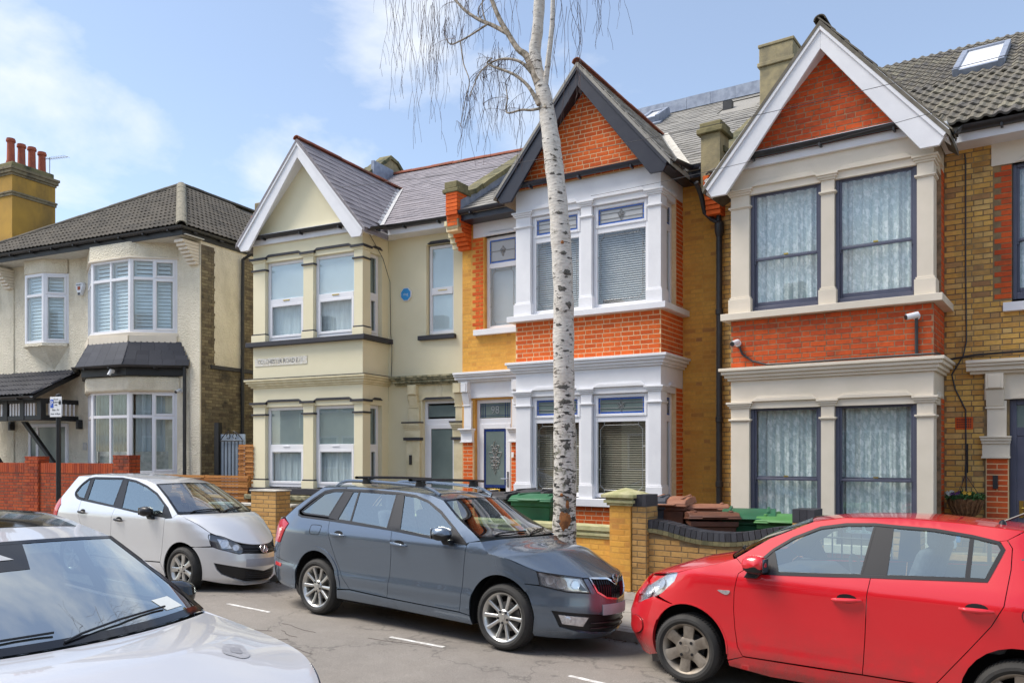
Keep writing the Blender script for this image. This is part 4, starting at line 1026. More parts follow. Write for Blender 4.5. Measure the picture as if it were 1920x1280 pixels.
# ochre wall of the brick house with its tall capped pier
gw = thing('garden_wall', 'low ochre garden wall with moulded coping and a tall capped pier, behind the birch', 'wall')
w_ = MB().box(-11.2, -5.27, 9.5, 9.72, -.2, .72).build('wall', 'mortar_ochre', gw)
Ms = brick_field(Pl(-11.2, 9.5), .06, .71, lambda z: [(3.2, 5.93)], proud=.002); pieces(w_, gw, 'brick', unit_brick, 'brick_ochre', Ms, 200)
b = MB()
for q0, q1, o in ((.715, .75, .015), (.75, .79, .035), (.79, .82, .02), (.82, .885, .05)): b.box(-11.2, -5.27, 9.5 - o, 9.72 + o, q0, q1)
b.build('coping', 'concrete_cap', gw, bevel=.006)
pr = MB().box(-5.27, -4.965, 9.42, 9.75, -.2, 1.17).build('pier', 'mortar_ochre', gw)
Ms = brick_field(Pl(-5.27, 9.42), .03, 1.165, lambda z: [(0, .305)], proud=.002) + brick_field(Pl(-4.965, 9.42, PI / 2), .03, 1.165, lambda z: [(0, .33)], proud=.002, phase=1); pieces(pr, gw, 'pier_brick', unit_brick, 'brick_ochre', Ms, 100)
b = MB()
for q0, q1, o in ((1.172, 1.205, .03), (1.205, 1.245, .06), (1.245, 1.275, .04), (1.275, 1.315, .085)): b.box(-5.27 - o, -4.965 + o, 9.42 - o, 9.75 + o, q0, q1)
o = .085; b.add([(-5.27 - o, 9.42 - o, 1.3155), (-4.965 + o, 9.42 - o, 1.3155), (-4.965 + o, 9.75 + o, 1.3155), (-5.27 - o, 9.75 + o, 1.3155), (-5.117, 9.585, 1.40)], [(0, 1, 4), (1, 2, 4), (2, 3, 4), (3, 0, 4), (3, 2, 1, 0)])
b.build('pier_cap', 'concrete_cap', gw, bevel=.006)
# yellow wall of the stone painted house, dipping between its piers under blue bricks
yw = thing('garden_wall', 'yellow brick garden wall with dipping blue brick coping, beside the red hatchback', 'wall')
def topz(x):
    q = max(-4.75, min(-2.92, x))
    return .78 + .115 * (.5 + .5 * math.cos(2 * PI * (q + 4.75) / 1.83)) ** 1.3
b = MB(); N_ = 16; xs = [-4.75 + 1.83 * i / N_ for i in range(N_ + 1)]
b.prism([(-4.75, -.2)] + [(x, topz(x) - .06) for x in xs] + [(-2.92, -.2)], lambda x, q: (x, 9.5, q), lambda x, q: (x, 9.72, q))
w_ = b.build('wall', 'mortar_stock', yw)
def ysp(zc):
    iv = []; on = None
    for i in range(81):
        x = -4.75 + 1.83 * i / 80; ok = zc + .035 < topz(x) - .07
        if ok and on is None: on = x
        if (not ok or i == 80) and on is not None: iv.append((on + 4.75, x + 4.75)); on = None
    return iv
Ms = brick_field(Pl(-4.75, 9.5), .04, .84, ysp, course=.074, bond='stretch', proud=.005); pieces(w_, yw, 'brick', unit_brick, 'brick_garden_buff', Ms)
Ms = []; Mc = []; n = 25
for i in range(n):
    x = -4.75 + 1.83 * (i + .5) / n; sl_ = math.atan2(topz(x + .03) - topz(x - .03), .06); rot = Matrix.Rotation(-sl_, 4, 'Y')
    Mc.append(Matrix.Translation((x, 9.60, topz(x) + .055)) @ rot @ Matrix.Diagonal((.066, .25, .105, 1)))
    Ms.append(Matrix.Translation((x, 9.595, topz(x) - .027)) @ rot @ Matrix.Diagonal((.071, .27, .05, 1)))
pieces(yw, yw, 'coping_brick', unit_box, 'brick_blue', Mc); pieces(yw, yw, 'oversailing_brick', unit_box, 'coping_moss', Ms)
cm = MB(); cm.prism([(x, topz(x) - .045) for x in xs] + [(x, topz(x) + .098) for x in xs[::-1]], lambda x, q: (x, 9.49, q), lambda x, q: (x, 9.71, q)); cm.build('coping_bed', 'mortar_dark', yw)
for x0, x1, y0, zt, blue in ((-4.955, -4.75, 9.44, 1.17, .15), (-2.92, -2.67, 9.46, 1.06, .15), (-1.86, -1.60, 9.46, 1.02, .12)):
    pr = MB().box(x0, x1, y0, 9.76, -.2, zt).build('pier', 'mortar_stock', yw)
    Ms = brick_field(Pl(x0, y0), .02, zt, lambda z: [(0, x1 - x0)], course=.074, bond='stretch', sl=.215) + brick_field(Pl(x1, y0, PI / 2), .02, zt, lambda z: [(0, 9.76 - y0)], course=.074, bond='stretch', sl=.215); pieces(pr, yw, 'pier_brick', unit_brick, 'brick_garden_buff', Ms, 100)
    Mb = [Matrix.Translation((x0 + (x1 - x0) * (k + .5) / 3, (y0 + 9.76) / 2, zt + blue / 2)) @ Matrix.Diagonal(((x1 - x0) / 3 - .004, 9.78 - y0, blue, 1)) for k in range(3)]; pieces(pr, yw, 'cap_brick', unit_box, 'brick_blue', Mb)
w2_ = MB().box(-1.60, 3.5, 9.5, 9.72, -.3, .82).build('wall', 'mortar_stock', yw); Ms = brick_field(Pl(-1.6, 9.5), .0, .815, lambda z: [(0, 5.1)], bond='stretch'); pieces(w2_, yw, 'brick', unit_brick, 'brick_garden_buff', Ms, 60)
gt = thing('gate', 'black iron garden gate with scroll top, just above the red roof', 'gate', (-2.26, 9.6, 0))
b = MB()
for i in range(8): b.tube([(-.36 + i * .103, 0, .1), (-.36 + i * .103, 0, .95)], .009, 6)
for q in (.15, .9): b.tube([(-.39, 0, q), (.39, 0, q)], .012, 6)
b.build('bars', 'black_paint', gt)
b = MB()
for s_ in (-1, 1):
    b.prism([(s_ * .36, .98), (s_ * .22, 1.01), (s_ * .08, 1.09), (s_ * .10, 1.0), (s_ * .36, .94)], lambda x, q: (x, -.012, q), lambda x, q: (x, .012, q))
b.prism([(-.055, 1.0), (.055, 1.0), (.055, 1.08), (0, 1.13), (-.055, 1.08)], lambda x, q: (x, -.014, q), lambda x, q: (x, .014, q)); b.build('scroll', 'black_paint', gt)
# buff pier in front of the cream house
bp = thing('brick_pier', 'short buff brick pier in front of the cream house', 'pier', (-12.40, 9.4, 0), R(4))
pr = MB().box(-.33, .33, 0, .33, -.1, 1.17).build('pier', 'mortar_stock', bp)
Ms = brick_field(Pl(-.33, 0), .05, 1.165, lambda z: [(0, .66)], bond='stretch', sl=.33) + brick_field(Pl(.33, 0, PI / 2), .05, 1.165, lambda z: [(0, .33)], bond='stretch', sl=.22); pieces(pr, bp, 'brick', unit_brick, 'brick_garden_buff', Ms)
MB().box(-.35, .35, -.02, .35, 1.17, 1.19).build('cap', 'cement', bp)
# mossy ledge on the cream house plinth, low buff wall beside it
lg = MB().box(-3.12, .1, -.16, .02, .86, .96).build('plinth_ledge', 'moss_mould', H2, bevel=.01)
lw = thing('low_wall', 'low buff brick wall below the slatted fence', 'wall', (-14.55, 10.55, 0), R(9))
w_ = MB().box(-1.0, 1.3, 0, .2, -.1, .78).build('wall', 'mortar_stock', lw); pieces(w_, lw, 'brick', unit_brick, 'brick_garden_buff', brick_field(Pl(-1.0, 0), .05, .775, lambda z: [(0, 2.3)], bond='stretch')); MB().box(-1.0, 1.3, -.03, .23, .78, .82).build('coping', 'cement', lw)
# ------------------------------------------------------------------ pebble-dashed hipped house
H1 = thing('hipped_house', 'pale roughcast house with hipped brown tile roof and black and white porch', 'house', (-17.7, 11.6, 0), R(11))
F = Pl(0, 0); SD = Pl(0, 0, PI / 2)
xw = -8.4; TOP = 7.0
w_ = MB().box(xw, 0, 0, 8, -.2, TOP).build('wall', 'pebble_render', H1)
# stock brick quoins and lower flank
Ms = []
for i in range(88):
    zc = .1 + (i + .5) * .0765
    if zc > 6.85: break
    q1 = .40 + (.06 if (i // 2) % 2 else 0)
    if zc > 3.95: Ms += brick_field(SD, zc - .038, zc + .038, lambda z: [(0.02, q1)], course=.076, bond='stretch', sl=.21, phase=i, proud=.012)
    else: Ms += brick_field(SD, zc - .038, zc + .038, lambda z: [(0.02, 1.95)], course=.076, bond='stretch', phase=i, proud=.012)
    if zc > 3.95: Ms += brick_field(SD, zc - .038, zc + .038, lambda z: [(1.42, 1.9)], course=.076, bond='stretch', phase=i, proud=.012)
MB().pbox(SD, 0.015, .43, -.1, 6.9, 0, .004).pbox(SD, .43, 1.95, -.1, 3.95, 0, .004).pbox(SD, 1.42, 1.95, 3.95, 6.9, 0, .004).build('brick_bed', 'mortar_dark', w_)
pieces(w_, H1, 'quoin_brick', unit_brick, 'brick_grey_stock', Ms, 300)
MB().pbox(SD, .3, 1.95, 3.93, 4.02, 0, .05).build('string_course', 'dark_trim', H1)
pipe = MB().tube([SD.p(1.33, 6.95, .45), SD.p(1.33, 6.8, .08), SD.p(1.33, 6.0, .07), SD.p(1.33, .2, .07)], .045, 10).build('downpipe', 'black_plastic', H1, smooth=True)
MB().tube([(-.42, -.10, 3.95), (-.42, -.10, 1.0), (-.42, -.10, .1)], .042, 10).build('downpipe', 'black_plastic', H1, smooth=True)
# hipped roof
pk = Vector((-3.84, 3.0, 9.70)); ex = .02; ey = -.60; ez = 7.20
cr_, cl_, bk = Vector((ex, ey, ez)), Vector((-8.9, ey, ez)), Vector((-3.84, 9.5, 9.70))
rb_ = MB().add([cr_, cl_, pk, bk, Vector((ex, 9.5, ez)), Vector((-8.9, 9.5, ez))], [(0, 1, 2), (0, 2, 3, 4), (1, 5, 3, 2), (0, 4, 5, 1)])
rf = rb_.build('roof', 'tile_brown', H1)
Ms = []
U = (pk - Vector((pk.x, ey, ez))); L = U.length
Ms += slope_pieces((-8.9, ey, ez), (1, 0, 0), U, L - .2, .30, .30, .34, .045, lambda u: [((pk.x + 8.9) * u / L, 8.92 - (ex - pk.x) * u / L)], .004)
U2 = Vector((pk.x, 0, pk.z)) - Vector((ex, 0, ez)); L2 = U2.length
Ms += slope_pieces((ex, ey, ez), (0, 1, 0), U2, L2 - .1, .30, .30, .34, .045, lambda u: [((pk.y - ey) * u / L2, 5.5)], .004)
pieces(rf, H1, 'roof_tile', unit_wave, 'tile_brown', Ms, 300, 'roof_tile_courses')
pbr('ridge_lichen', (.28, .25, .18), .9, c2=(.14, .13, .10), scale=16, bump=.4)
ridge(rf, H1, cr_ + Vector((0, 0, .03)), pk + Vector((0, 0, .05)), 'ridge_lichen', .13, .40); ridge(rf, H1, pk + Vector((0, 0, .05)), bk + Vector((0, 0, .05)), 'tile_brown', .11, .40); ridge(rf, H1, cl_ + Vector((0, 0, .03)), pk + Vector((0, 0, .05)), 'tile_brown', .11, .40)
b = MB()
for i in range(33): b.box(-8.8 + i * .27, -8.8 + i * .27 + .262, -.56, .02, 6.99, 7.01)
for i in range(30): b.box(.0, .5, -.5 + i * .27 - .0, -.5 + i * .27 + .262, 6.985, 7.005) if False else None
b.build('soffit_board', 'soffit', H1)
MB().box(-8.9, ex + .02, ey + .0, ey + .03, 6.98, 7.18).box(ex - .01, ex + .02, ey + .03, 8, 6.98, 7.18).build('fascia', 'timber_black', H1)
half_gutter(H1, [(-8.9, ey - .06, 7.17), (ex + .07, ey - .06, 7.17), (ex + .07, 6, 7.17)], 'black_plastic', .065)
for xa in (-.18, -7.05):                                      # stepped brackets under the eaves
    b = MB()
    for i in range(7): b.box(xa - .14, xa + .14, -.06 - .065 * (7 - i), 0, 6.92 - i * .075 - .07, 6.92 - i * .075)
    b.build('eaves_bracket', 'stone_paint', H1, bevel=.01)
MB().box(-.32, -.0, -.025, 0, .1, 6.4).box(-7.2, -6.9, -.025, 0, .1, 6.4).build('pilaster_strip', 'pebble_render', H1)
def canted(x0, x1, x2, x3, d):
    a1 = math.atan2(-d, x1 - x0); a2 = math.atan2(d, x3 - x2)
    return [(Pl(x0, 0, a1), math.hypot(d, x1 - x0)), (Pl(x1, -d), x2 - x1), (Pl(x2, -d, a2), math.hypot(d, x3 - x2))]
def canted_window(faces, z0, z1, tr, mu, d, curtain, nsub=2, sash=True):
    for k, (pl, L) in enumerate(faces):
        muls = [(L / 2 - .03, L / 2 + .03)] if nsub == 2 else []
        fr = frame(H1, 'window', pl, .0, L, z0, z1, -.09, .0, .075, 'pvc_white', rails=[(tr - .035, tr + .035)], muls=muls)
        cells = [(.07, L / 2 - .025), (L / 2 + .025, L - .07)] if nsub == 2 else [(.07, L - .07)]
        for ci, (a0, a1) in enumerate(cells):
            for q0, q1 in ((z0 + .07, tr - .03), (tr + .03, z1 - .07)):
                if sash and ci == len(cells) - 1 and k == 2:
                    frame(fr, 'sash', pl, a0 - .01, a1 + .01, q0 - .01, q1 + .01, -.05, .015, .05, 'pvc_white')
                sheet(fr, 'pane', pl, a0, a1, q0, q1, -.04, 'window_glass')
                if curtain == 'shutter':
                    b = MB(); b.pbox(pl, a0, a0 + .045, q0, q1, -.15, -.12).pbox(pl, a1 - .045, a1, q0, q1, -.15, -.12)
                    n = int((q1 - q0) / .085)
                    for i in range(n):
                        z = q0 + (i + .5) * (q1 - q0) / n; w2 = .037
                        tl = random.choice((.012, .012, .03)) if ci == 1 and q0 > tr else .012
                        b.add([pl.p(a0 + .04, z - w2, -.115), pl.p(a1 - .04, z - w2, -.115), pl.p(a1 - .04, z + w2, -.115 - tl), pl.p(a0 + .04, z + w2, -.115 - tl)], [(0, 1, 2, 3)])
                    b.build('shutter', 'shutter', H1, fix=False)
        if curtain == 'curtain':
            sheet(H1, 'curtain', pl, .1, L - .1, z0, z0 + .55, -.16, 'cement'); drape(H1, 'curtain', pl, .1, L - .1, z0 + .5, z1, -.22, 'curtain_green' if k != 2 else 'curtain_white', .03, .16)
# upstairs canted bay with shutters
fc = canted(-3.95, -3.05, -1.68, -.76, .60); Z0, Z1 = 4.80, 6.62
canted_window(fc, Z0, Z1, 6.12, None, .6, 'shutter')
poly = lambda g: [(-3.95 - g, 0), (-3.05 - g * .5, -.6 - g), (-1.68 + g * .5, -.6 - g), (-.76 + g, 0)]
def slab(name, g, z0, z1, mat, bev=.006): return MB().prism([(p[0], p[1]) for p in poly(g)], lambda x, y: (x, y, z0), lambda x, y: (x, y, z1)).build(name, mat, H1, bevel=bev)
slab('bay_sill', .05, 4.72, 4.80, 'stone_paint'); slab('bay_head', .03, 6.62, 7.0, 'pebble_render'); slab('bay_drip', .06, 6.60, 6.64, 'stone_paint')
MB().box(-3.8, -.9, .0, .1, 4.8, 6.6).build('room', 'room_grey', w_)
# slate skirt between the storeys
Ms = []
for (pl, L), ex0, ex1 in ((fc[0], .35, .10), (fc[1], .12, .12), (fc[2], .10, .35)):
    for r in range(5):
        zb = 3.98 + r * .112; o = .34 - r * .055
        a0 = -ex0 * (1 - r / 6); a1 = L + ex1 * (1 - r / 6); n = max(3, int((a1 - a0) / .27))
        for i in range(n):
            w = (a1 - a0) / n; Ms.append(pl.M(a0 + (i + .5) * w + (.0 if r % 2 else .0), zb + .07, o - .025) @ Matrix.Rotation(R(-24), 4, 'X') @ Matrix.Diagonal((w - .004, .012, .16, 1)))
sk = MB().prism([(p[0], p[1]) for p in poly(.04)], lambda x, y: (x, y, 3.9), lambda x, y: (x, y, 4.72)).build('skirt_core', 'pebble_render', H1)
pieces(sk, H1, 'roof_slate', unit_box, 'slate_blue', Ms)
sv = MB()
for pl, L in fc:
    n = int(L / .13)
    for i in range(n):
        a = L * (i + .5) / n; w = L / n / 2
        P = [(a - w, 4.72)] + [(a + w * math.cos(PI + PI * k / 6), 4.60 + .055 * math.sin(PI + PI * k / 6)) for k in range(7)] + [(a + w, 4.72)]
        sv.prism(P, lambda q, z: pl.p(q, z, .075), lambda q, z: pl.p(q, z, .05))
sv.build('scalloped_edge', 'stone_paint', H1)
slab('skirt_fascia', .20, 3.74, 3.96, 'timber_black'); 
gp = poly(.36); half_gutter(H1, [(x, y, 3.98) for x, y in gp], 'black_plastic', .055)
slab('bay_head', .12, 3.36, 3.74, 'pebble_render', .05)
# ground floor canted bay with curtains
fg = canted(-3.95, -3.05, -1.72, -.77, .60)
canted_window(fg, 1.36, 3.38, 2.76, None, .6, 'curtain'); slab('bay_sill', .05, 1.26, 1.36, 'stone_paint'); slab('bay_wall', .0, -.1, 1.26, 'pebble_render')
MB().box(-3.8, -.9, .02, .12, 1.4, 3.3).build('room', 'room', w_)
# oriel with tapering corbel
fo = canted(-6.35, -5.95, -5.2, -4.68, .35)
canted_window(fo, 4.78, 6.62, 6.05, None, .35, 'shutter', nsub=1)
ow = [(-6.35, 0), (-5.95, -.35), (-5.2, -.35), (-4.68, 0)]
MB().prism([(x, y - .02) for x, y in ow], lambda x, y: (x, y, 6.62), lambda x, y: (x, y, 7.0)).build('oriel_head', 'pebble_render', H1, bevel=.02)
ob = MB().prism([(x * 1.0, y - .04) for x, y in ow], lambda x, y: (x, y, 4.70), lambda x, y: (x, y, 4.78))
ob.add([(x, y, 4.70) for x, y in ow] + [(-5.25, .0, 4.1)], [(0, 1, 4), (1, 2, 4), (2, 3, 4), (3, 0, 4)]); ob.build('oriel_corbel', 'pebble_render', H1)
# porch: black timber frame with white spindles under a tiled lean-to
ps = thing('porch', 'black timber porch with white spindles and dark tiled roof on the roughcast house', 'porch', H1.location, R(11)); del ps['category']; del ps['label']
ps.parent = H1; ps.location = (0, 0, 0); ps.rotation_euler = (0, 0, 0)
py = -1.0; pz0, pz1 = 2.70, 3.25; px0, px1 = -8.2, -4.30
b = MB().box(px0, px1, py - .06, py + .06, pz0, pz0 + .12).box(px0, px1, py - .06, py + .06, pz1 - .11, pz1)
for x in [px1 - .06] + [px1 - .72 - k * .66 for k in range(5)]: b.box(x - .085, x + .085, py - .07, py + .07, pz0, pz1)
b.box(px1 - .12, px1, py, 0, pz0, pz0 + .13).box(px1 - .12, px1, py, 0, pz1 - .12, pz1)
for yb, xb in ((py, -6.75), ): b.box(xb - .055, xb + .055, py - .05, py + .05, .1, pz0)
for xa, xb in ((-5.75, -4.45), (-7.9, -6.6)): b.prism([(xa, pz0), (xa + .16, pz0), (xb + .13, 1.5), (xb, 1.5)], lambda x, z: (x, py * .55 - .05, z), lambda x, z: (x, py * .55 + .05, z))
b.build('porch_frame', 'timber_black', ps, bevel=.008)
sp_ = []
for k in range(30):
    x = px1 - .17 - k * .115
    if abs(((px1 - .06 - x) % .66) - .0) > .12: sp_.append(Matrix.Translation((x, py - .032, (pz0 + pz1) / 2)) @ Matrix.Diagonal((.048, .025, pz1 - pz0 - .23, 1)))
for k in range(7): sp_.append(Matrix.Translation((px1 - .012, py + .18 + k * .115, (pz0 + pz1) / 2 + .01)) @ Matrix.Diagonal((.035, .04, pz1 - pz0 - .25, 1)))
pieces(ps, H1, 'spindle', unit_box, 'white_paint', sp_)
lo_, hi_ = (py - .3, 3.30), (0, 4.02); ps_ = (hi_[1] - lo_[1]) / (hi_[0] - lo_[0]); ll = math.hypot(1, ps_)
rr_ = MB().prism([lo_, hi_, (0, 3.90), (lo_[0], lo_[1] - .1)], lambda y, z: (px0, y, z), lambda y, z: (px1 + .05, y, z)).build('porch_roof', 'timber_black', ps)
pieces(H1, H1, 'porch_tile', unit_wave, 'slate_blue', slope_pieces((px0, lo_[0], lo_[1]), (1, 0, 0), (0, 1, ps_), 1.3 * ll, .30, .30, .33, .045, lambda u: [(0, px1 - px0 + .08 - .0)], .003))
half_gutter(ps, [(px0, lo_[0] - .05, 3.29), (px1 + .05, lo_[0] - .05, 3.29)], 'black_plastic', .055)
fr = frame(H1, 'door', F, -6.25, -4.68, .2, 2.66, -.02, .05, .09, 'pvc_white', muls=[(-5.95, -5.85), (-5.05, -4.95)])
for q in ((-6.16, -5.95), (-5.82, -5.08), (-4.95, -4.77)): sheet(fr, 'pane', F, *q, .3, 2.58, .03, 'frost')
for x in (-6.95, -4.21):
    MB().box(x - .05, x + .07, -.12, 0, 2.50, 2.74).box(x + .03, x + .10, -.17, -.05, 2.54, 2.68).build('wall_lamp', 'black_plastic', H1, bevel=.01)
MB().box(-4.12, -3.98, -.02, 0, 1.95, 2.15).build('meter_plate', 'cement', H1)
a_ = thing('alarm_box', 'white bell box between the upstairs windows of the roughcast house', 'alarm box', H1.location + Matrix.Rotation(R(11), 3, 'Z') @ Vector((-4.16, 0, 6.16)), R(11))
MB().prism([(-.13, .16), (.13, .16), (.14, .05), (.04, -.17), (-.04, -.17), (-.14, .05)], lambda x, z: (x, -.10, z), lambda x, z: (x, 0, z)).build('housing', 'sign_white', a_, bevel=.015)
MB().prism([(-.045, -.10), (.045, -.10), (.036, -.165), (-.036, -.165)], lambda x, z: (x, -.105, z), lambda x, z: (x, -.02, z)).build('strobe', 'navy_paint', a_)
MB().box(-.05, .05, -.105, -.10, -.03, .06).build('logo', 'terracotta', a_)
text(a_, 'lettering', 'SECURITY', .045, Matrix.Translation((0, -.103, .10)), 'text_black')
# ------------------------------------------------------------------ street furniture and small things on the walls
def cctv(label, M, face=(0, -1, -.25), arm=True, pole=None):
    o = thing('security_camera', label, 'security camera', M.to_translation(), M.to_euler().z, 'security cameras on the house fronts')
    f = Vector(face).normalized(); b = MB(); b.lathe([(.045, 0), (.05, -.02), (.05, -.03)], axis='y', n=14); b.build('mount', 'sign_white', o, smooth=True)
    c0 = Vector((0, -.07, .01)); MB().tube([c0 - f * .03, c0 + f * .13], [.042, .040], 14).build('camera_body', 'sign_white', o, smooth=True); MB().tube([c0 + f * .128, c0 + f * .14], [.036, .034], 14).build('lens', 'black_plastic', o, smooth=True)
    return o
def at(hs, x, y, z): return Matrix.Translation(Vector(hs.location) + Matrix.Rotation(hs.rotation_euler.z, 3, 'Z') @ Vector((x, y, z))) @ Matrix.Rotation(hs.rotation_euler.z, 4, 'Z')
cctv('small white camera at the left end of the red brick apron', at(H4, -2.62, -.01, 3.49), (-.2, -1, -.3))
c_ = cctv('white bullet camera near the right corner of the red brick apron', at(H4, -.20, -.01, 3.66), (-.9, -.6, -.25))
cctv('white camera over the slate skirt of the roughcast house bay', at(H1, -1.95, -.85, 3.84), (-.1, -.5, -1)); cctv('white camera beside the downpipe of the roughcast house', at(H1, -.60, -.02, 3.38), (.1, -1, -.4)); cctv('white camera on the porch of the roughcast house', at(H1, -4.75, -1.12, 3.32), (.3, -1, -.2))
cb_ = MB().tube([(-2.6, -.02, 3.44), (-2.56, -.02, 3.33), (-2.40, -.03, 3.21), (-2.2, -.03, 3.15), (-1.9, -.05, 3.14), (-1.2, -.05, 3.15), (-.6, -.06, 3.15), (.02, -.07, 3.15), (.06, .05, 3.15), (.05, .93, 3.16), (.4, .90, 3.20), (1.2, .90, 3.22)], .016, 6).tube([(-.20, -.03, 3.64), (-.20, -.03, 3.16)], .022, 6)
o = cb_.build('cable', 'black_plastic', None, M=at(H4, 0, 0, 0)); tag(o, 'black camera cable sagging over the stone coloured cornice', 'cable')
o = MB().tube([(.26, .935, 6.0), (.27, .935, 5.9), (.27, .935, 4.4), (.28, .935, 3.4), (.24, .93, 3.2), (.10, .935, 2.95), (.14, .935, 2.75), (.27, .935, 2.45), (.28, .935, 1.0)], .010, 5).build('cable', 'wire', None, M=at(H4, 0, 0, 0)); tag(o, 'thin brown cable wandering down the yellow brick wall', 'cable')
al = thing('alarm_box', 'blue octagonal bell box on the cream rendered wall', 'alarm box', at(H2, .47, .895, 5.22).to_translation(), R(9))
oc = lambda r: [(r * math.cos(R(22.5 + 45 * k)), r * math.sin(R(22.5 + 45 * k)) * 1.06) for k in range(8)]
MB().prism(oc(.145), lambda x, z: (x, -.03, z), lambda x, z: (x, 0, z)).build('housing', 'sign_white', al, bevel=.006); MB().prism(oc(.125), lambda x, z: (x, -.04, z), lambda x, z: (x, -.029, z)).build('cover', 'cyan_blue', al, bevel=.004); text(al, 'lettering', 'ring', .085, Matrix.Translation((0, -.0405, 0)), 'film_blue')
sn = thing('street_sign', 'weathered white street name plate COLCHESTER ROAD on the cream bay', 'sign', at(H2, -2.20, 0, 3.855).to_translation(), R(9))
pbr('plate_worn', (.78, .75, .68), .5, c2=(.66, .60, .46), scale=26, lo=.4, hi=.6); MB().box(-.74, .74, -.012, 0, -.085, .085).build('plate', 'plate_worn', sn)
t = MT('worn_lettering'); t.set(Roughness=.5); t.base(t.ramp(t.noise(7, 5), [(.40, (.50, .48, .44)), (.56, (.05, .05, .055))]))
text(sn, 'lettering', 'COLCHESTER ROAD E.10.', .125, Matrix.Translation((0, -.0135, 0)), 'worn_lettering', sx=.92)
ps2 = thing('parking_sign', 'slim black post with a white parking permit plate, behind the silver hatchback', 'sign', (-16.55, 7.75, G(-16.5)), R(14))
MB().tube([(0, 0, 0), (0, 0, 2.80)], .045, 14).lathe([(.045, 2.80), (.05, 2.81), (.045, 2.84), (.01, 2.86)], n=14).build('post', 'timber_black', ps2, smooth=True)
MB().box(-.155, .155, -.062, -.050, 2.40, 2.79).build('plate', 'sign_white', ps2, bevel=.003); MB().box(-.14, -.06, -.0665, -.0625, 2.58, 2.74).build('blue_panel', 'sign_blue', ps2)
tm_ = lambda x, z: Matrix.Translation((x, -.0675, z))
text(ps2, 'lettering', 'P', .13, tm_(-.10, 2.66), 'sign_white')
for s_, x, z, q in (('Permit', .01, 2.74, .045), ('holders', .01, 2.685, .045), ('only', .01, 2.635, .045), ('Mon - Fri', .0, 2.535, .05), ('8 am - 6.30 pm', .0, 2.46, .042)): text(ps2, 'lettering', s_, q, tm_(x, z) @ Matrix.Translation((0, .004, 0)), 'text_black')
MB().box(.085, .145, -.0665, -.0625, 2.64, 2.70).box(.095, .135, -.0665, -.0625, 2.71, 2.725).build('symbol', 'text_black', ps2)
# downpipe between the brick and the painted house
dx_, dy_ = -3.25, .87
dp = MB().tube([(dx_, dy_, 5.62), (dx_, dy_, 3), (dx_, dy_, .0)], .048, 12).tube([(-3.52, .55, 6.22), (-3.51, .72, 6.08), (-3.49, dy_ - .02, 5.80), (-3.38, dy_, 5.68), (dx_, dy_, 5.60)], .040, 10).tube([(dx_ - .05, .45, 6.18), (dx_ - .05, .80, 6.02), (dx_ - .02, dy_, 5.85), (dx_, dy_, 5.6)], .040, 10)
dp.lathe([(.055, 5.38), (.075, 5.46), (.078, 5.58), (.05, 5.62)], (dx_, dy_, 0), n=14)
for z in (4.1, 2.35, 1.3): dp.lathe([(.05, z), (.062, z + .01), (.062, z + .09), (.05, z + .10)], (dx_, dy_, 0), n=14)
o = dp.build('downpipe', 'black_plastic', None, M=at(H4, 0, 0, 0), smooth=True); tag(o, 'black rainwater pipe with a hopper joint between the two brick houses', 'downpipe')
# hanging basket
hb = thing('hanging_basket', 'wicker hanging basket of pansies on a bracket beside the grey door', 'flower basket', at(H4, .29, .70, 1.18).to_translation(), R(1))
b = MB().lathe([(.08, -.20), (.14, -.14), (.19, -.03), (.21, .03), (.20, .05)], n=18)
for k in range(18):
    a = 2 * PI * k / 18; b.tube([(.09 * math.cos(a), .09 * math.sin(a), -.205), (.155 * math.cos(a + .1), .155 * math.sin(a + .1), -.135), (.20 * math.cos(a), .20 * math.sin(a), -.03), (.222 * math.cos(a + .08), .222 * math.sin(a + .08), .045)], .012, 5)
pbr('wicker', (.25, .12, .05), .8, c2=(.12, .055, .025), scale=30, bump=.5); b.build('basket', 'wicker', hb)
b = MB()
for k in range(3): b.tube([(.2 * math.cos(k * 2.1), .2 * math.sin(k * 2.1), .05), (0, 0, .38)], .004, 4)
b.tube([(0, 0, .38), (0, 0, .46), (0, .12, .62), (0, .22, .70)], .009, 5).tube([(0, .235, .4), (0, .235, .80)], .012, 5).build('chain', 'black_paint', hb)
pbr('pansy_leaf', (.05, .14, .03), .7, c2=(.025, .07, .018), scale=30); pbr('petal_white', (.8, .78, .7), .7); pbr('petal_yellow', (.75, .45, .05), .7); pbr('petal_purple', (.16, .04, .2), .7)
def leaf_ball(n, rad, h_, sz, c=(0, 0, .06)):
    b = MB()
    for i in range(n):
        a, r_ = random.random() * 6.28, rad * math.sqrt(random.random()); p = Vector((c[0] + r_ * math.cos(a), c[1] + r_ * math.sin(a), c[2] + random.uniform(-.03, h_) * (1 - .5 * r_ / rad)))
        u = Vector((random.gauss(0, 1), random.gauss(0, 1), random.gauss(0, .6))).normalized() * sz; v = u.cross(Vector((random.gauss(0, 1), random.gauss(0, 1), random.gauss(0, 1)))).normalized() * sz * .6
        b.add([p - u, p + v * .9, p + u, p - v * .9], [(0, 1, 2, 3)])
    return b
leaf_ball(420, .25, .10, .026).build('foliage', 'pansy_leaf', hb, fix=False)
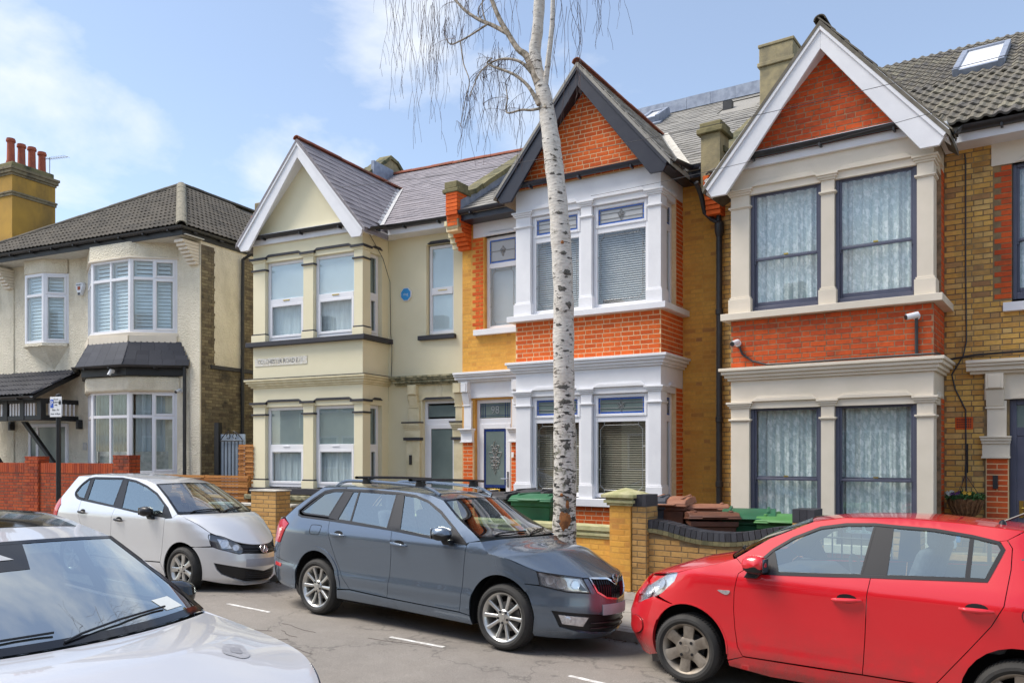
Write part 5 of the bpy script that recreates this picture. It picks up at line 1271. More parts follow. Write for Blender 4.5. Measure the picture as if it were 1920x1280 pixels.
for m_, k in (('petal_white', 7), ('petal_yellow', 6), ('petal_purple', 5)):
    b = MB()
    for i in range(k):
        a, r_ = random.random() * 6.28, .22 * math.sqrt(random.random()); 
        if m_ == 'petal_white': a = 3.6 + random.uniform(-.5, .5); r_ = random.uniform(.14, .22)
        p = Vector((r_ * math.cos(a), r_ * math.sin(a), .13 + random.uniform(-.02, .02)))
        for q in range(5):
            an = q * 1.257; b.add([p, p + Vector((.022 * math.cos(an), -.012, .022 * math.sin(an))), p + Vector((.03 * math.cos(an + .5), -.006, .03 * math.sin(an + .5))), p + Vector((.022 * math.cos(an + 1), -.012, .022 * math.sin(an + 1)))], [(0, 1, 2, 3)])
    b.build('flower', m_, hb, fix=False)
# detergent bottle on the wall
db = thing('bottle', 'translucent detergent bottle with a blue cap standing on the garden wall', 'bottle', (-1.36, 9.62, .86), R(20))
pbr('bottle_clear', (.62, .70, .80), .25); MB().lathe([(.075, 0), (.085, .02), (.085, .16), (.06, .22), (.035, .25)], n=16).build('bottle_body', 'bottle_clear', db, smooth=True); MB().lathe([(.04, .25), (.042, .31), (.036, .33)], n=14).build('cap', 'sign_blue', db, smooth=True); MB().box(.05, .11, -.05, .05, .06, .28).build('handle', 'cyan_blue', db, bevel=.01)
# ------------------------------------------------------------------ wheelie bins
pbr('bin_black', (.025, .025, .03), .5, c2=(.035, .035, .04)); pbr('bin_green', (.025, .15, .065), .5, c2=(.02, .11, .05), scale=5); pbr('bin_brown', (.17, .065, .035), .55, c2=(.12, .05, .03), scale=6); pbr('bin_lid_brown', (.34, .15, .085), .6, c2=(.24, .10, .06), scale=6); pbr('bin_lime', (.10, .30, .08), .5, c2=(.07, .22, .06)); pbr('bin_slate', (.06, .065, .08), .55)
def bin_(label, x, y, rz, w, h_, body, lid, tilt=0.0, lidtilt=0.0, z=.1):
    o = thing('wheelie_bin', label, 'wheelie bin', (x, y, z), R(rz), 'wheelie bins in the front gardens'); d = w * 1.15
    if tilt: o.rotation_euler = (R(tilt), 0, R(rz))
    b = MB(); P = []
    for zz, s_ in ((.06, .74), (h_ * .6, .9), (h_ - .10, .98), (h_ - .10, 1.06), (h_ - .03, 1.07)):
        P.append([(sx * w / 2 * s_, sy * d / 2 * s_, zz) for sx, sy in ((-1, -1), (1, -1), (1, 1), (-1, 1), (-1, -1))])
    b.grid(P); b.add([P[0][k] for k in range(4)], [(0, 1, 2, 3)]); b.build('bin_body', body, o, bevel=.02)
    b = MB(); lw, ld = w * .56, d * .58
    prof = [(-ld, -.02), (-ld, .015), (-ld * .8, .055), (0, .075), (ld * .8, .06), (ld, .03), (ld, -.02)]
    b.prism(prof, lambda q, zz: (-lw, q, zz), lambda q, zz: (lw, q, zz)); b.box(-lw - .012, lw + .012, -ld - .015, ld, -.03, -.005); b.box(-lw * .5, lw * .5, -ld - .06, -ld, -.01, .01)
    for sx in (-1, 1): b.box(sx * lw * .72 - .02, sx * lw * .72 + .02, -ld * .7, ld * .9, .05, .085)
    lo = b.build('bin_lid', lid, o, bevel=.012); lo.location = (0, 0, h_); lo.rotation_euler = (R(lidtilt), 0, 0)
    MB().tube([(-w * .45, d * .56, h_ - .06), (w * .45, d * .56, h_ - .06)], .016, 8).build('handle', body, o)
    for sx in (-1, 1): MB().lathe([(.03, sx * w * .36), (.10, sx * w * .36), (.10, sx * (w * .36 + .05)), (.03, sx * (w * .36 + .05))], (0, d * .36, .10), 'x', 16).build('wheel', 'black_plastic', o, smooth=True)
    return o
bin_('black wheelie bin in front of the stained glass door', -7.83, 10.45, 8, .58, 1.07, 'bin_black', 'bin_black')
bin_('second black wheelie bin, touching the green one', -7.42, 10.9, 4, .55, 1.10, 'bin_black', 'bin_black')
bin_('large green wheelie bin left of the birch trunk', -6.88, 10.25, 6, .62, 1.07, 'bin_green', 'bin_green')
bin_('dark grey wheelie bin just behind the capped pier', -5.15, 10.35, 14, .5, 1.09, 'bin_slate', 'bin_slate')
bin_('rust brown wheelie bin with a warped lid beside the capped pier', -4.85, 10.42, 10, .46, 1.08, 'bin_brown', 'bin_lid_brown', 0, 3)
bin_('brown wheelie bin with a stained lid, nearest the dipping wall', -4.18, 10.15, 30, .56, .92, 'bin_brown', 'bin_brown', 0, -4)
bin_('brown wheelie bin with a pale faded lid at the back', -4.52, 10.75, 24, .56, .98, 'bin_brown', 'bin_lid_brown', 0, -5)
bin_('green wheelie bin with a domed dirty lid beside the brown ones', -3.80, 10.5, 18, .60, .94, 'bin_green', 'bin_green', 0, 2)
bin_('bright green wheelie bin half behind the blue capped pier', -3.26, 10.5, 2, .60, .90, 'bin_lime', 'bin_lime')
# ------------------------------------------------------------------ red garden wall, slatted fence, side gate
rw = thing('garden_wall', 'red brick garden wall with a soldier course, behind the silver hatchback', 'wall', H1.location, R(11))
w_ = MB().box(-10.0, -.36, -1.70, -1.50, -.2, 1.63).build('wall', 'mortar_dark', rw)
Ms = brick_field(Pl(-10.0, -1.7), .10, 1.385, lambda z: [(3.2, 9.64)], course=.0756); n = 84
pieces(w_, rw, 'brick', unit_brick, 'brick_garden_red', Ms, 300)
Ms = [Matrix.Translation((-7.0 + (i + .5) * .079, -1.605, 1.515)) @ Matrix.Diagonal((.069, .215, .235, 1)) for i in range(n)]; pieces(w_, rw, 'soldier_brick', unit_box, 'brick_garden_red', Ms)
for x0, x1, zt in ((-.88, -.34, 1.80), (-3.92, -3.42, 1.77)):
    pr = MB().box(x0 + .01, x1 - .01, -1.74, -1.45, -.2, zt).build('pier', 'mortar_dark', rw)
    Ms = brick_field(Pl(x0, -1.745), .10, zt, lambda z: [(0, x1 - x0)], course=.0756) + brick_field(Pl(x1, -1.745, PI / 2), .10, zt, lambda z: [(0, .29)], course=.0756, phase=1) + [Matrix.Translation((x0 + (x1 - x0) * (k + .5) / 2, -1.6, zt + .005)) @ Matrix.Diagonal(((x1 - x0) / 2 - .008, .30, .03, 1)) for k in range(2)]
    pieces(pr, rw, 'pier_brick', unit_brick, 'brick_garden_red', Ms, 120)
def slat_fence(label, x0, x1, y, z0, z1, n, jag=True):
    f = thing('slatted_fence', label, 'fence', H1.location, R(11)); Ms = []; h_ = (z1 - z0) / n; L = (x1 - x0)
    for i in range(n):
        for k, (q0, q1) in enumerate(((x0, x0 + L * .5), (x0 + L * .5, x1))):
            Ms.append(Matrix.Translation(((q0 + q1) / 2, y + (.012 if (i + k) % 2 else -.008), z0 + (i + .5) * h_)) @ Matrix.Diagonal((q1 - q0 - .003, .016, h_ - .010, 1)))
    pieces(f, f, 'slat', unit_box, 'plank', Ms)
    b = MB()
    for x in (x0 + .03, (x0 + x1) / 2, x1 - .03): b.box(x - .035, x + .035, y + .03, y + .09, .05, z1 + .0)
    b.build('post', 'plank', f); return f
slat_fence('low orange slatted fence behind the silver hatchback', -.34, 2.22, -.80, .25, 1.37, 17)
slat_fence('taller orange slatted panel against the cream house', 1.87, 2.30, -.72, .9, 2.06, 20)
sg = thing('side_gate', 'pale blue boarded side gate with black wrought iron scrolls', 'gate', H1.location, R(11)); y = .2
MB().box(.44, 1.20, y, y + .03, .2, 2.32).build('board', 'gate_blue', sg)
b = MB()
for k in range(7): b.tube([(.48 + k * .112, y - .04, .3), (.48 + k * .112, y - .04, 2.16)], .011, 6)
for z in (.45, 1.1, 2.16): b.tube([(.46, y - .04, z), (1.18, y - .04, z)], .012, 6)
for s_ in (-1, 1):
    b.tube([(.82 + s_ * (.34 - .28 * q / 12), y - .04, 2.18 + .20 * math.sin(PI * .5 * q / 12)) for q in range(13)], .011, 6); b.tube([(.82 + s_ * (.10 + .06 * math.cos(q * .7)), y - .04, 2.27 + .06 * math.sin(q * .7)) for q in range(9)], .010, 6)
b.build('ironwork', 'black_paint', sg); MB().box(.28, .42, y - .05, y + .07, .1, 2.6).build('gate_post', 'timber_black', sg)
o = MB().box(1.25, 1.95, .9, .96, .1, 3.0).build('board', 'room', None, M=at(H1, 0, 0, 0)); tag(o, 'dark board blocking the passage beside the cream house', 'board')  # upright dark panel across the side passage, in the room colour
# ------------------------------------------------------------------ houses farther off
fh = thing('end_gable_house', 'ochre gable end with a tall four-pot chimney rising behind the hipped roof', 'house', (-27.0, 11.28, 0), R(11))
MB().prism([(-.4, 0), (9, 0), (9, 7.5), (2.2, 9.2), (-.4, 7.4)], lambda y, z: (-.6, y, z), lambda y, z: (-.02, y, z)).build('wall', 'ochre_wall', fh); MB().box(-9, -.6, -.35, 9, 0, 6.8).build('front_wall', 'pebble_render', fh)
MB().prism([(-.8, 7.0), (2.4, 9.15), (6, 7.0)], lambda y, z: (-9, y, z), lambda y, z: (-.01, y, z)).build('roof', 'slate_grey', fh)
b = MB().box(-.72, 0, 0, 1.42, 5, 10.05).build('chimney_stack', 'ochre_wall', fh)
b = MB()
for z0, z1, o in ((9.72, 9.80, .03), (9.80, 9.86, .05), (10.35, 10.42, .03), (10.42, 10.52, .07), (10.52, 10.60, .10)): b.box(-.72 - o, o, -o, 1.42 + o, z0, z1)
b.build('chimney_band', 'brick_grey_stock', fh, bevel=.008); MB().box(-.72, 0, 0, 1.42, 10.05, 10.36).build('chimney_neck', 'ochre_wall', fh); MB().box(-.70, -.02, .02, 1.40, 10.60, 10.78).build('chimney_cap', 'coping_moss', fh, bevel=.03)
for k in range(4):
    hgt = (.80, .74, .76, .72)[k]; MB().lathe([(.13, 10.76), (.14, 10.80), (.115, 10.9), (.105, 10.76 + hgt - .12), (.135, 10.76 + hgt - .10), (.135, 10.76 + hgt - .04), (.115, 10.76 + hgt - .03), (.12, 10.76 + hgt), (.09, 10.76 + hgt), (.09, 10.9)], (-.36, .20 + k * .34, 0), n=16).build('chimney_pot', 'terracotta', fh, smooth=True)
ta = thing('aerial', 'thin television aerial beside the four chimney pots', 'aerial', fh.location, R(11))
b = MB().tube([(-.1, 1.3, 10.5), (-.1, 1.3, 11.30)], .012, 5).tube([(-.3, 1.3, 11.28), (.75, 1.3, 11.20)], .010, 5)
for k in range(9): b.tube([(-.2 + k * .11, 1.18, 11.275 - k * .007), (-.2 + k * .11, 1.42, 11.275 - k * .007)], .005, 4)
b.build('rods', 'lead', ta)
fc_ = thing('chimney_stack', 'dark brick chimney stack between the hipped roof and the cream gable', 'chimney', at(H1, -.10, 2.6, 0).to_translation(), R(11))
st_ = MB().box(-.26, .26, -.34, .34, 6.6, 8.32).build('stack', 'mortar_dark', fc_)
pieces(st_, fc_, 'brick', unit_brick, 'brick_grey_stock', brick_field(Pl(-.26, -.34), 6.7, 8.1, lambda z: [(0, .52)], bond='stretch') + brick_field(Pl(.26, -.34, PI / 2), 6.7, 8.1, lambda z: [(0, .68)], bond='stretch'))
MB().box(-.34, .34, -.42, .42, 8.08, 8.20).build('band', 'brick_garden_red', fc_, bevel=.01); MB().box(-.31, .31, -.39, .39, 8.20, 8.30).box(-.28, .28, -.36, .36, 8.30, 8.56).build('cap', 'brick_grey_stock', fc_, bevel=.03)
# overhead telephone wires
def wire(label, p0, p1, sag, r_=.006):
    p0, p1 = Vector(p0), Vector(p1); P = [p0.lerp(p1, k / 16) - Vector((0, 0, sag * 4 * (k / 16) * (1 - k / 16))) for k in range(17)]
    o = MB().tube(P, r_, 4).build('telephone_wire', 'wire'); tag(o, label, 'wire', 'telephone wires')
wire('telephone wire strung from the cream gable past the birch to the right', (-12.6, 11.35, 7.22), (1.6, 10.2, 6.15), .28, .004)
wire('thin telephone wire crossing in front of the brick house eaves', (-6.6, 11.2, 5.9), (3.5, 10.2, 6.3), .25, .0035)
# ------------------------------------------------------------------ the facing terrace across the street, seen in the glass and paintwork
pbr('facing_brick', (.26, .13, .07), .85, c2=(.17, .085, .05), scale=3); pbr('facing_window', (.10, .12, .14), .15)
ft_ = thing('facing_terrace', 'plain brick terrace on the other side of the street, seen only in reflections', 'terrace', (0, -11.5, -.1))
for k in range(7):
    x = -27 + k * 6.2
    o = bpy.data.objects.new('house', None); COL.objects.link(o); o.parent = ft_; o.location = (x, 0, 0); o.rotation_euler = (0, 0, PI)
    MB().box(-3.1, 3.1, 0, 8, 0, 6.2).build('wall', 'facing_brick', o)
    MB().prism([(-.3, 6.15), (4, 8.9), (8.3, 6.15)], lambda y, z: (-3.1, y, z), lambda y, z: (3.1, y, z)).build('roof', 'slate_grey', o)
    MB().box(-2.6, .4, -.9, 0, 0, 6.1).build('bay', 'facing_brick' if k % 2 else 'cream_render', o)
    MB().prism([(-2.9, 6.1), (.7, 6.1), (-1.1, 8.1)], lambda a, z: (a, -1.1, z), lambda a, z: (a, 2.5, z)).build('gable_roof', 'slate_grey', o)
    MB().prism([(-2.6, 6.1), (.4, 6.1), (-1.1, 7.75)], lambda a, z: (a, -1.12, z), lambda a, z: (a, -1.1, z)).build('gable_board', 'white_paint', o)
    for z0, z1 in ((1.2, 2.9), (4.1, 5.7)):
        for a0, a1 in ((-2.3, -1.2), (-1.0, .1)):
            MB().box(a0, a1, -.95, -.9, z0, z1).build('window', 'pvc_white', o); MB().box(a0 + .1, a1 - .1, -.96, -.951, z0 + .1, z1 - .1).build('pane', 'facing_window', o)
    MB().box(1.2, 2.2, -.05, 0, 0, 2.6).build('door', 'navy_paint', o); MB().box(2.2, 3.1, 3.6, 4.4, 7.5, 10.0).build('chimney', 'facing_brick', o)
# ------------------------------------------------------------------ the silver birch
t = MT('birch_bark'); t.set(Roughness=.8)
g_ = t.n('ShaderNodeNewGeometry')
n1 = t.noise(1.0, 6, .62, dim3=(9, 9, 26)); n2 = t.noise(1.0, 5, .6, dim3=(3, 3, 3.2)); n3 = t.noise(1.0, 4, .6, dim3=(16, 16, 60)); n4 = t.noise(1.0, 6, .7, dim3=(14, 14, 9))
v = t.ramp(n3, [(.3, (.40, .365, .32)), (.55, (.62, .585, .53))])
sz = t.n('ShaderNodeSeparateXYZ'); t.l(g_.outputs['Position'], sz.inputs[0])
mr = t.n('ShaderNodeMapRange'); mr.inputs[1].default_value = .4; mr.inputs[2].default_value = 3.2; mr.inputs[3].default_value = .105; mr.inputs[4].default_value = 0.0; t.l(sz.outputs[2], mr.inputs[0])
ad = t.n('ShaderNodeMath', operation='ADD'); t.l(n1, ad.inputs[0]); t.l(mr.outputs[0], ad.inputs[1])
v = t.mix(t.ramp(ad.outputs[0], [(.585, (0, 0, 0)), (.63, (1, 1, 1))]), v, (.035, .032, .028))
ad2 = t.n('ShaderNodeMath', operation='ADD'); t.l(n4, ad2.inputs[0]); t.l(mr.outputs[0], ad2.inputs[1])
v = t.mix(t.ramp(ad2.outputs[0], [(.60, (0, 0, 0)), (.70, (.8, .8, .8))]), v, (.17, .165, .11))
v = t.mix(t.ramp(n2, [(.5, (0, 0, 0)), (.75, (.35, .35, .35))]), v, (.45, .36, .26))
t.base(v); t.bump(n1, .7, .02)
pbr('birch_limb', (.40, .34, .27), .8, c2=(.12, .10, .07), scale=18, bump=.4, bscale=50)
pbr('birch_twig', (.085, .045, .04), .7, c2=(.06, .035, .03))
pbr('bark_wound', (.34, .13, .035), .8, c2=(.16, .06, .02), scale=22, bump=.6, bscale=60)
pbr('bark_black', (.045, .042, .036), .9, c2=(.16, .15, .13), scale=60, bump=.8, bscale=50)
TR = thing('birch_tree', 'tall leaning silver birch with peeling bark and bare hanging twigs', 'tree', (-5.45, 8.6, .1))
O = Vector((-5.45, 8.6, .1))
def P3(lst, dy=0.0, yk=0.0): return [Vector((x, 8.6 + dy + yk * i, z)) - O for i, (x, z, r_) in enumerate(lst)], [q[2] for q in lst]
def smooth_path(P, r_, k=4):
    P2, R2 = [], []
    for i in range(len(P) - 1):
        p0, p1, p2, p3 = P[max(0, i - 1)], P[i], P[i + 1], P[min(len(P) - 1, i + 2)]
        for j in range(k):
            u = j / k; P2.append(.5 * ((2 * p1) + (p2 - p0) * u + (2 * p0 - 5 * p1 + 4 * p2 - p3) * u * u + (3 * p1 - p0 - 3 * p2 + p3) * u ** 3)); R2.append(r_[i] + (r_[i + 1] - r_[i]) * u)
    return P2 + [P[-1]], R2 + [r_[-1]]
trunk = [(-5.45, 0.05, .21), (-5.45, 0.25, .185), (-5.45, 0.56, .165), (-5.45, .85, .152), (-5.44, 1.51, .138), (-5.45, 2.44, .132), (-5.46, 3.23, .129), (-5.46, 3.76, .125), (-5.49, 4.36, .124), (-5.54, 4.96, .118), (-5.61, 5.51, .113), (-5.67, 5.92, .107), (-5.75, 6.34, .092), (-5.85, 6.68, .080), (-5.89, 6.95, .074), (-5.85, 7.18, .071), (-5.82, 7.57, .069), (-5.81, 7.97, .066), (-5.83, 8.9, .055), (-5.7, 10.2, .04), (-5.8, 11.6, .02)]
P, r_ = P3(trunk); P, r_ = smooth_path(P, r_, 5)
r_ = [q * (1 + .035 * math.sin(i * 1.7) + .02 * math.sin(i * .63 + 1)) for i, q in enumerate(r_)]
MB().tube(P, r_, 20).build('trunk', 'birch_bark', TR, smooth=True)
def tr_at(z):                                           # trunk centre and radius at a height above the pavement
    for (p, a), (q, b_) in zip(zip(P, r_), zip(P[1:], r_[1:])):
        if p.z <= z <= q.z:
            f = (z - p.z) / max(1e-6, q.z - p.z); return p.lerp(q, f), a + (b_ - a) * f
    return P[-1], r_[-1]
def bark_patch(z, ang, w, h_, name, mat, off=.004, jag=.35, n=14, point=False):
    """An irregular scar wrapped on the trunk; ang is round the trunk from the street side."""
    b = MB(); ring = []
    c, rr = tr_at(z)
    for k in range(n):
        a = 2 * PI * k / n; s_ = 1 + random.uniform(-jag, jag * .3)
        u, v = math.cos(a) * w / 2 * s_, math.sin(a) * h_ / 2 * s_
        if point and abs(math.sin(a)) < .5: v *= .4
        ring.append((u, v))
    vs = []
    for s_, of in ((1.0, 0.0), (.55, off), (0.0, off)):
        for u, v in (ring if s_ > 0 else [(0, 0)]):
            cc, rr = tr_at(z + v * s_); th = ang + u * s_ / rr - PI / 2
            vs.append(cc + Vector((math.cos(th), math.sin(th), 0)) * (rr + of - (.002 if s_ == 1 else 0)))
    fs = [(k, (k + 1) % n, n + (k + 1) % n, n + k) for k in range(n)] + [(n + k, n + (k + 1) % n, 2 * n) for k in range(n)]
    return b.add(vs, fs).build(name, mat, TR, smooth=True, fix=False)
CA = -R(32)                                             # the viewer's side of the trunk
CA = math.atan2(-8.6, 5.45) + PI / 2
for z, w, h_, a in ((4.55, .10, .05, .5), (4.30, .13, .055, .15), (4.06, .17, .10, .45), (3.86, .16, .09, -.1), (3.66, .12, .10, .55), (3.62, .07, .05, -.7), (3.42, .11, .045, -.5), (3.10, .12, .03, .25), (2.66, .24, .09, -.15), (2.48, .22, .09, .2), (2.17, .10, .10, .2), (1.93, .12, .13, .25), (1.72, .09, .05, -.4), (1.50, .12, .12, .2), (1.28, .13, .06, .35), (1.16, .22, .08, .1), (.72, .13, .10, .3), (.55, .16, .06, -.2), (.42, .2, .08, .3), (5.05, .11, .05, .3), (5.3, .10, .04, -.3), (4.8, .14, .05, 0), (5.6, .09, .04, .4), (1.02, .10, .05, -.5), (3.3, .05, .04, .7), (2.9, .05, .03, .3), (2.3, .05, .04, -.5)):
    bark_patch(z - .1, CA + a, w, h_, 'bark_fissure', 'bark_black', .006, .5, 16, True)
bark_patch(.93, CA + .05, .17, .27, 'bark_wound', 'bark_wound', .008, .3, 18); bark_patch(1.12, CA + .25, .06, .22, 'bark_wound', 'bark_wound', .006, .3, 12); bark_patch(1.24, CA - .28, .045, .05, 'bark_wound', 'bark_wound', .008, .15, 10); bark_patch(4.33, CA + .12, .05, .06, 'bark_wound', 'bark_wound', .004, .3, 10)
limbs = [
 ([(-5.72, 6.05, .055), (-5.73, 6.4, .040), (-5.68, 6.72, .034), (-5.61, 7.17, .031), (-5.59, 7.5, .028), (-5.56, 7.9, .024), (-5.3, 9.0, .02), (-5.0, 10.2, .01)], 0.0, -.01, 'birch_bark'),
 ([(-5.80, 6.50, .075), (-5.98, 6.88, .046), (-6.12, 7.02, .036), (-6.29, 7.3, .034), (-6.38, 7.47, .030), (-6.48, 7.72, .028), (-6.6, 8.1, .022), (-6.9, 9.0, .014), (-7.1, 9.8, .007)], -.02, -.02, 'birch_limb'),
 ([(-6.25, 7.24, .030), (-6.51, 7.43, .026), (-6.73, 7.57, .022), (-6.96, 7.76, .019), (-7.12, 7.94, .017), (-7.4, 8.25, .014), (-7.9, 8.6, .010), (-8.3, 8.7, .006)], -.08, .0, 'birch_limb'),
 ([(-5.76, 6.20, .034), (-5.91, 6.46, .022), (-6.12, 6.66, .018), (-6.42, 6.83, .014), (-6.51, 6.90, .011), (-6.42, 6.93, .009)], -.10, -.02, 'birch_limb'),
 ([(-5.9, 6.66, .03), (-6.04, 6.81, .019), (-6.21, 6.89, .015), (-6.38, 6.91, .012), (-6.53, 6.86, .010), (-6.64, 6.76, .008), (-6.76, 6.5, .006)], -.06, -.03, 'birch_limb'),
 ([(-5.66, 6.15, .02), (-5.89, 6.17, .016), (-6.04, 6.21, .014), (-6.27, 6.23, .012), (-6.265, 6.42, .009), (-6.29, 6.60, .006)], -.08, .0, 'birch_limb'),
 ([(-6.55, 7.46, .014), (-6.82, 7.40, .012), (-7.05, 7.37, .011), (-7.21, 7.38, .009), (-7.31, 7.53, .006)], -.1, .0, 'birch_limb'),
 ([(-7.03, 7.37, .010), (-6.97, 7.05, .008), (-6.86, 6.78, .007), (-6.92, 6.55, .006), (-7.0, 6.2, .004)], -.1, -.01, 'birch_limb'),
 ([(-6.62, 7.52, .010), (-6.68, 7.75, .008), (-6.62, 7.9, .006)], -.08, .0, 'birch_limb'), ([(-6.7, 7.56, .009), (-6.74, 7.72, .007), (-6.55, 7.85, .005)], -.08, .0, 'birch_limb'),
 ([(-5.82, 8.0, .04), (-5.4, 8.7, .03), (-4.9, 9.1, .02), (-4.4, 9.2, .012), (-4.0, 9.0, .006)], 0, .05, 'birch_limb'),
 ([(-5.83, 8.6, .04), (-6.4, 9.3, .028), (-7.2, 9.7, .018), (-8.0, 9.6, .010), (-8.5, 9.2, .006)], 0, -.12, 'birch_limb'),
 ([(-5.8, 9.0, .03), (-5.6, 9.6, .02), (-5.2, 10.0, .012), (-4.8, 10.0, .006)], 0, -.25, 'birch_limb'), ([(-5.8, 8.3, .03), (-5.9, 8.9, .02), (-6.2, 9.4, .012), (-6.6, 9.4, .006)], 0, .25, 'birch_limb')]
for lst, dy, yk, m_ in limbs:
    p, q = P3(lst, dy, yk); p, q = smooth_path(p, q, 4); MB().tube(p, q, 9).build('limb', m_, TR, smooth=True)
tw = MB(); rnd = random.Random(11)
def strand(x, z, L, y, drift, r0=.0035, fork=True):
    n = max(5, int(L / .11)); p = Vector((x, y, z)) - O; Q = [p.copy()]; a = rnd.uniform(0, 6)
    for i in range(n):
        p = p + Vector((drift + .020 * math.sin(i * .8 + a) + rnd.gauss(0, .010), .012 * math.sin(i * .6 + 2 * a), -L / n)); Q.append(p.copy())
        if fork and rnd.random() < .26:
            w = p.copy(); s_ = rnd.choice((-1, 1)); FQ = [w.copy()]
            for j in range(rnd.randint(2, 5)): w = w + Vector((s_ * (.022 - .004 * j) + rnd.gauss(0, .006), rnd.gauss(0, .012), -.075)); FQ.append(w.copy())
            tw.tube(FQ, [.0022] * len(FQ), 3, False)
    tw.tube(Q, [r0 * (1 - .5 * k / n) for k in range(len(Q))], 3, False)
def cluster(x, z, n, sx, L, dr=0.0, y0=8.5):
    for k in range(max(3, int(n * .72))): strand(x + rnd.gauss(0, sx), z + rnd.uniform(-.1, .2), L * rnd.uniform(.45, 1.05), y0 + rnd.gauss(0, .12), dr + rnd.gauss(0, .004))
cluster(-7.50, 7.9, 13, .05, 1.75, .004); cluster(-7.62, 8.1, 10, .12, 1.6); cluster(-7.85, 8.2, 9, .10, 1.9); cluster(-8.05, 8.3, 8, .08, 1.7); cluster(-8.3, 8.4, 5, .12, 1.0, -.01); cluster(-7.2, 8.2, 6, .1, 1.3); cluster(-6.95, 7.9, 4, .08, 1.0)
cluster(-6.94, 6.6, 9, .05, .75); cluster(-6.72, 6.55, 7, .08, .65); cluster(-6.3, 6.65, 7, .10, .7); cluster(-6.12, 6.2, 7, .06, .75); cluster(-6.45, 6.9, 6, .08, .9); cluster(-6.2, 8.0, 6, .10, .9)
cluster(-4.98, 8.0, 9, .04, 1.25, y0=8.7); cluster(-4.72, 8.1, 5, .03, 1.05, y0=8.7); cluster(-5.30, 7.9, 6, .06, 1.1, y0=8.6); cluster(-5.46, 7.6, 8, .05, 1.5, y0=8.6); cluster(-5.28, 7.2, 6, .05, 1.5, .002, y0=8.6)
rb = random.Random(5)
for k in range(46):                                      # side branches of the crown above the picture
    z0 = rb.uniform(8.9, 11.4); a = rb.uniform(0, 6.28); L = (12.2 - z0) * rb.uniform(.5, .85); p = Vector((-5.8, 8.6, z0)) - O; Q = [p.copy()]
    for i in range(7):
        p = p + Vector((math.cos(a), math.sin(a), .55 - .2 * i)) * (L / 7); a += rb.gauss(0, .22); Q.append(p.copy())
    MB().tube(Q, [.022 * (1 - i / 8.5) for i in range(8)], 6).build('limb', 'birch_limb', TR, smooth=True)
    for q in Q[2:]:
        for n_ in range(3):
            w = q.copy(); b2 = a + rb.uniform(-1.4, 1.4); F_ = [w.copy()]
            for i in range(5): w = w + Vector((math.cos(b2) * .14, math.sin(b2) * .14, .06 - .05 * i)); b2 += rb.gauss(0, .3); F_.append(w.copy())
            tw.tube(F_, [.006, .005, .0045, .004, .0035, .003], 4, False)
for k in range(240):                                     # the crown above the picture
    a = rnd.uniform(0, 6.28); q = rnd.uniform(.3, 2.6); x, y, z = -5.8 + q * math.cos(a), 8.6 + q * math.sin(a), rnd.uniform(8.9, 11.2) - q * .25
    if z > 8.7: strand(x, z, min(rnd.uniform(.6, 1.3), z - 8.45), y, rnd.gauss(0, .004), .004, k % 2 == 0)
def sprig(x0, z0, ang, L, y):                            # fine twigs along the limbs
    Q = []
    for i in range(6):
        u = i / 5; Q.append(Vector((x0 + math.cos(ang) * L * u, y, z0 + math.sin(ang) * L * u - .35 * L * u * u)) - O)
    tw.tube(Q, [.004, .0036, .0032, .0028, .0024, .002], 3, False)
    for i in (2, 3, 4, 5): strand(Q[i].x + O.x, Q[i].z + O.z, rnd.uniform(.12, .45), Q[i].y + O.y, rnd.gauss(0, .004), .0024, False)
for lst, dy, yk, m_ in limbs[2:9]:
    for i in range(2, len(lst)):
        for q in range(3): sprig(lst[i][0], lst[i][1], rnd.uniform(.3, 2.9), rnd.uniform(.15, .5), 8.6 + dy + rnd.gauss(0, .05))
kind(tw.build('twigs', 'birch_twig', TR, fix=False), 'stuff')
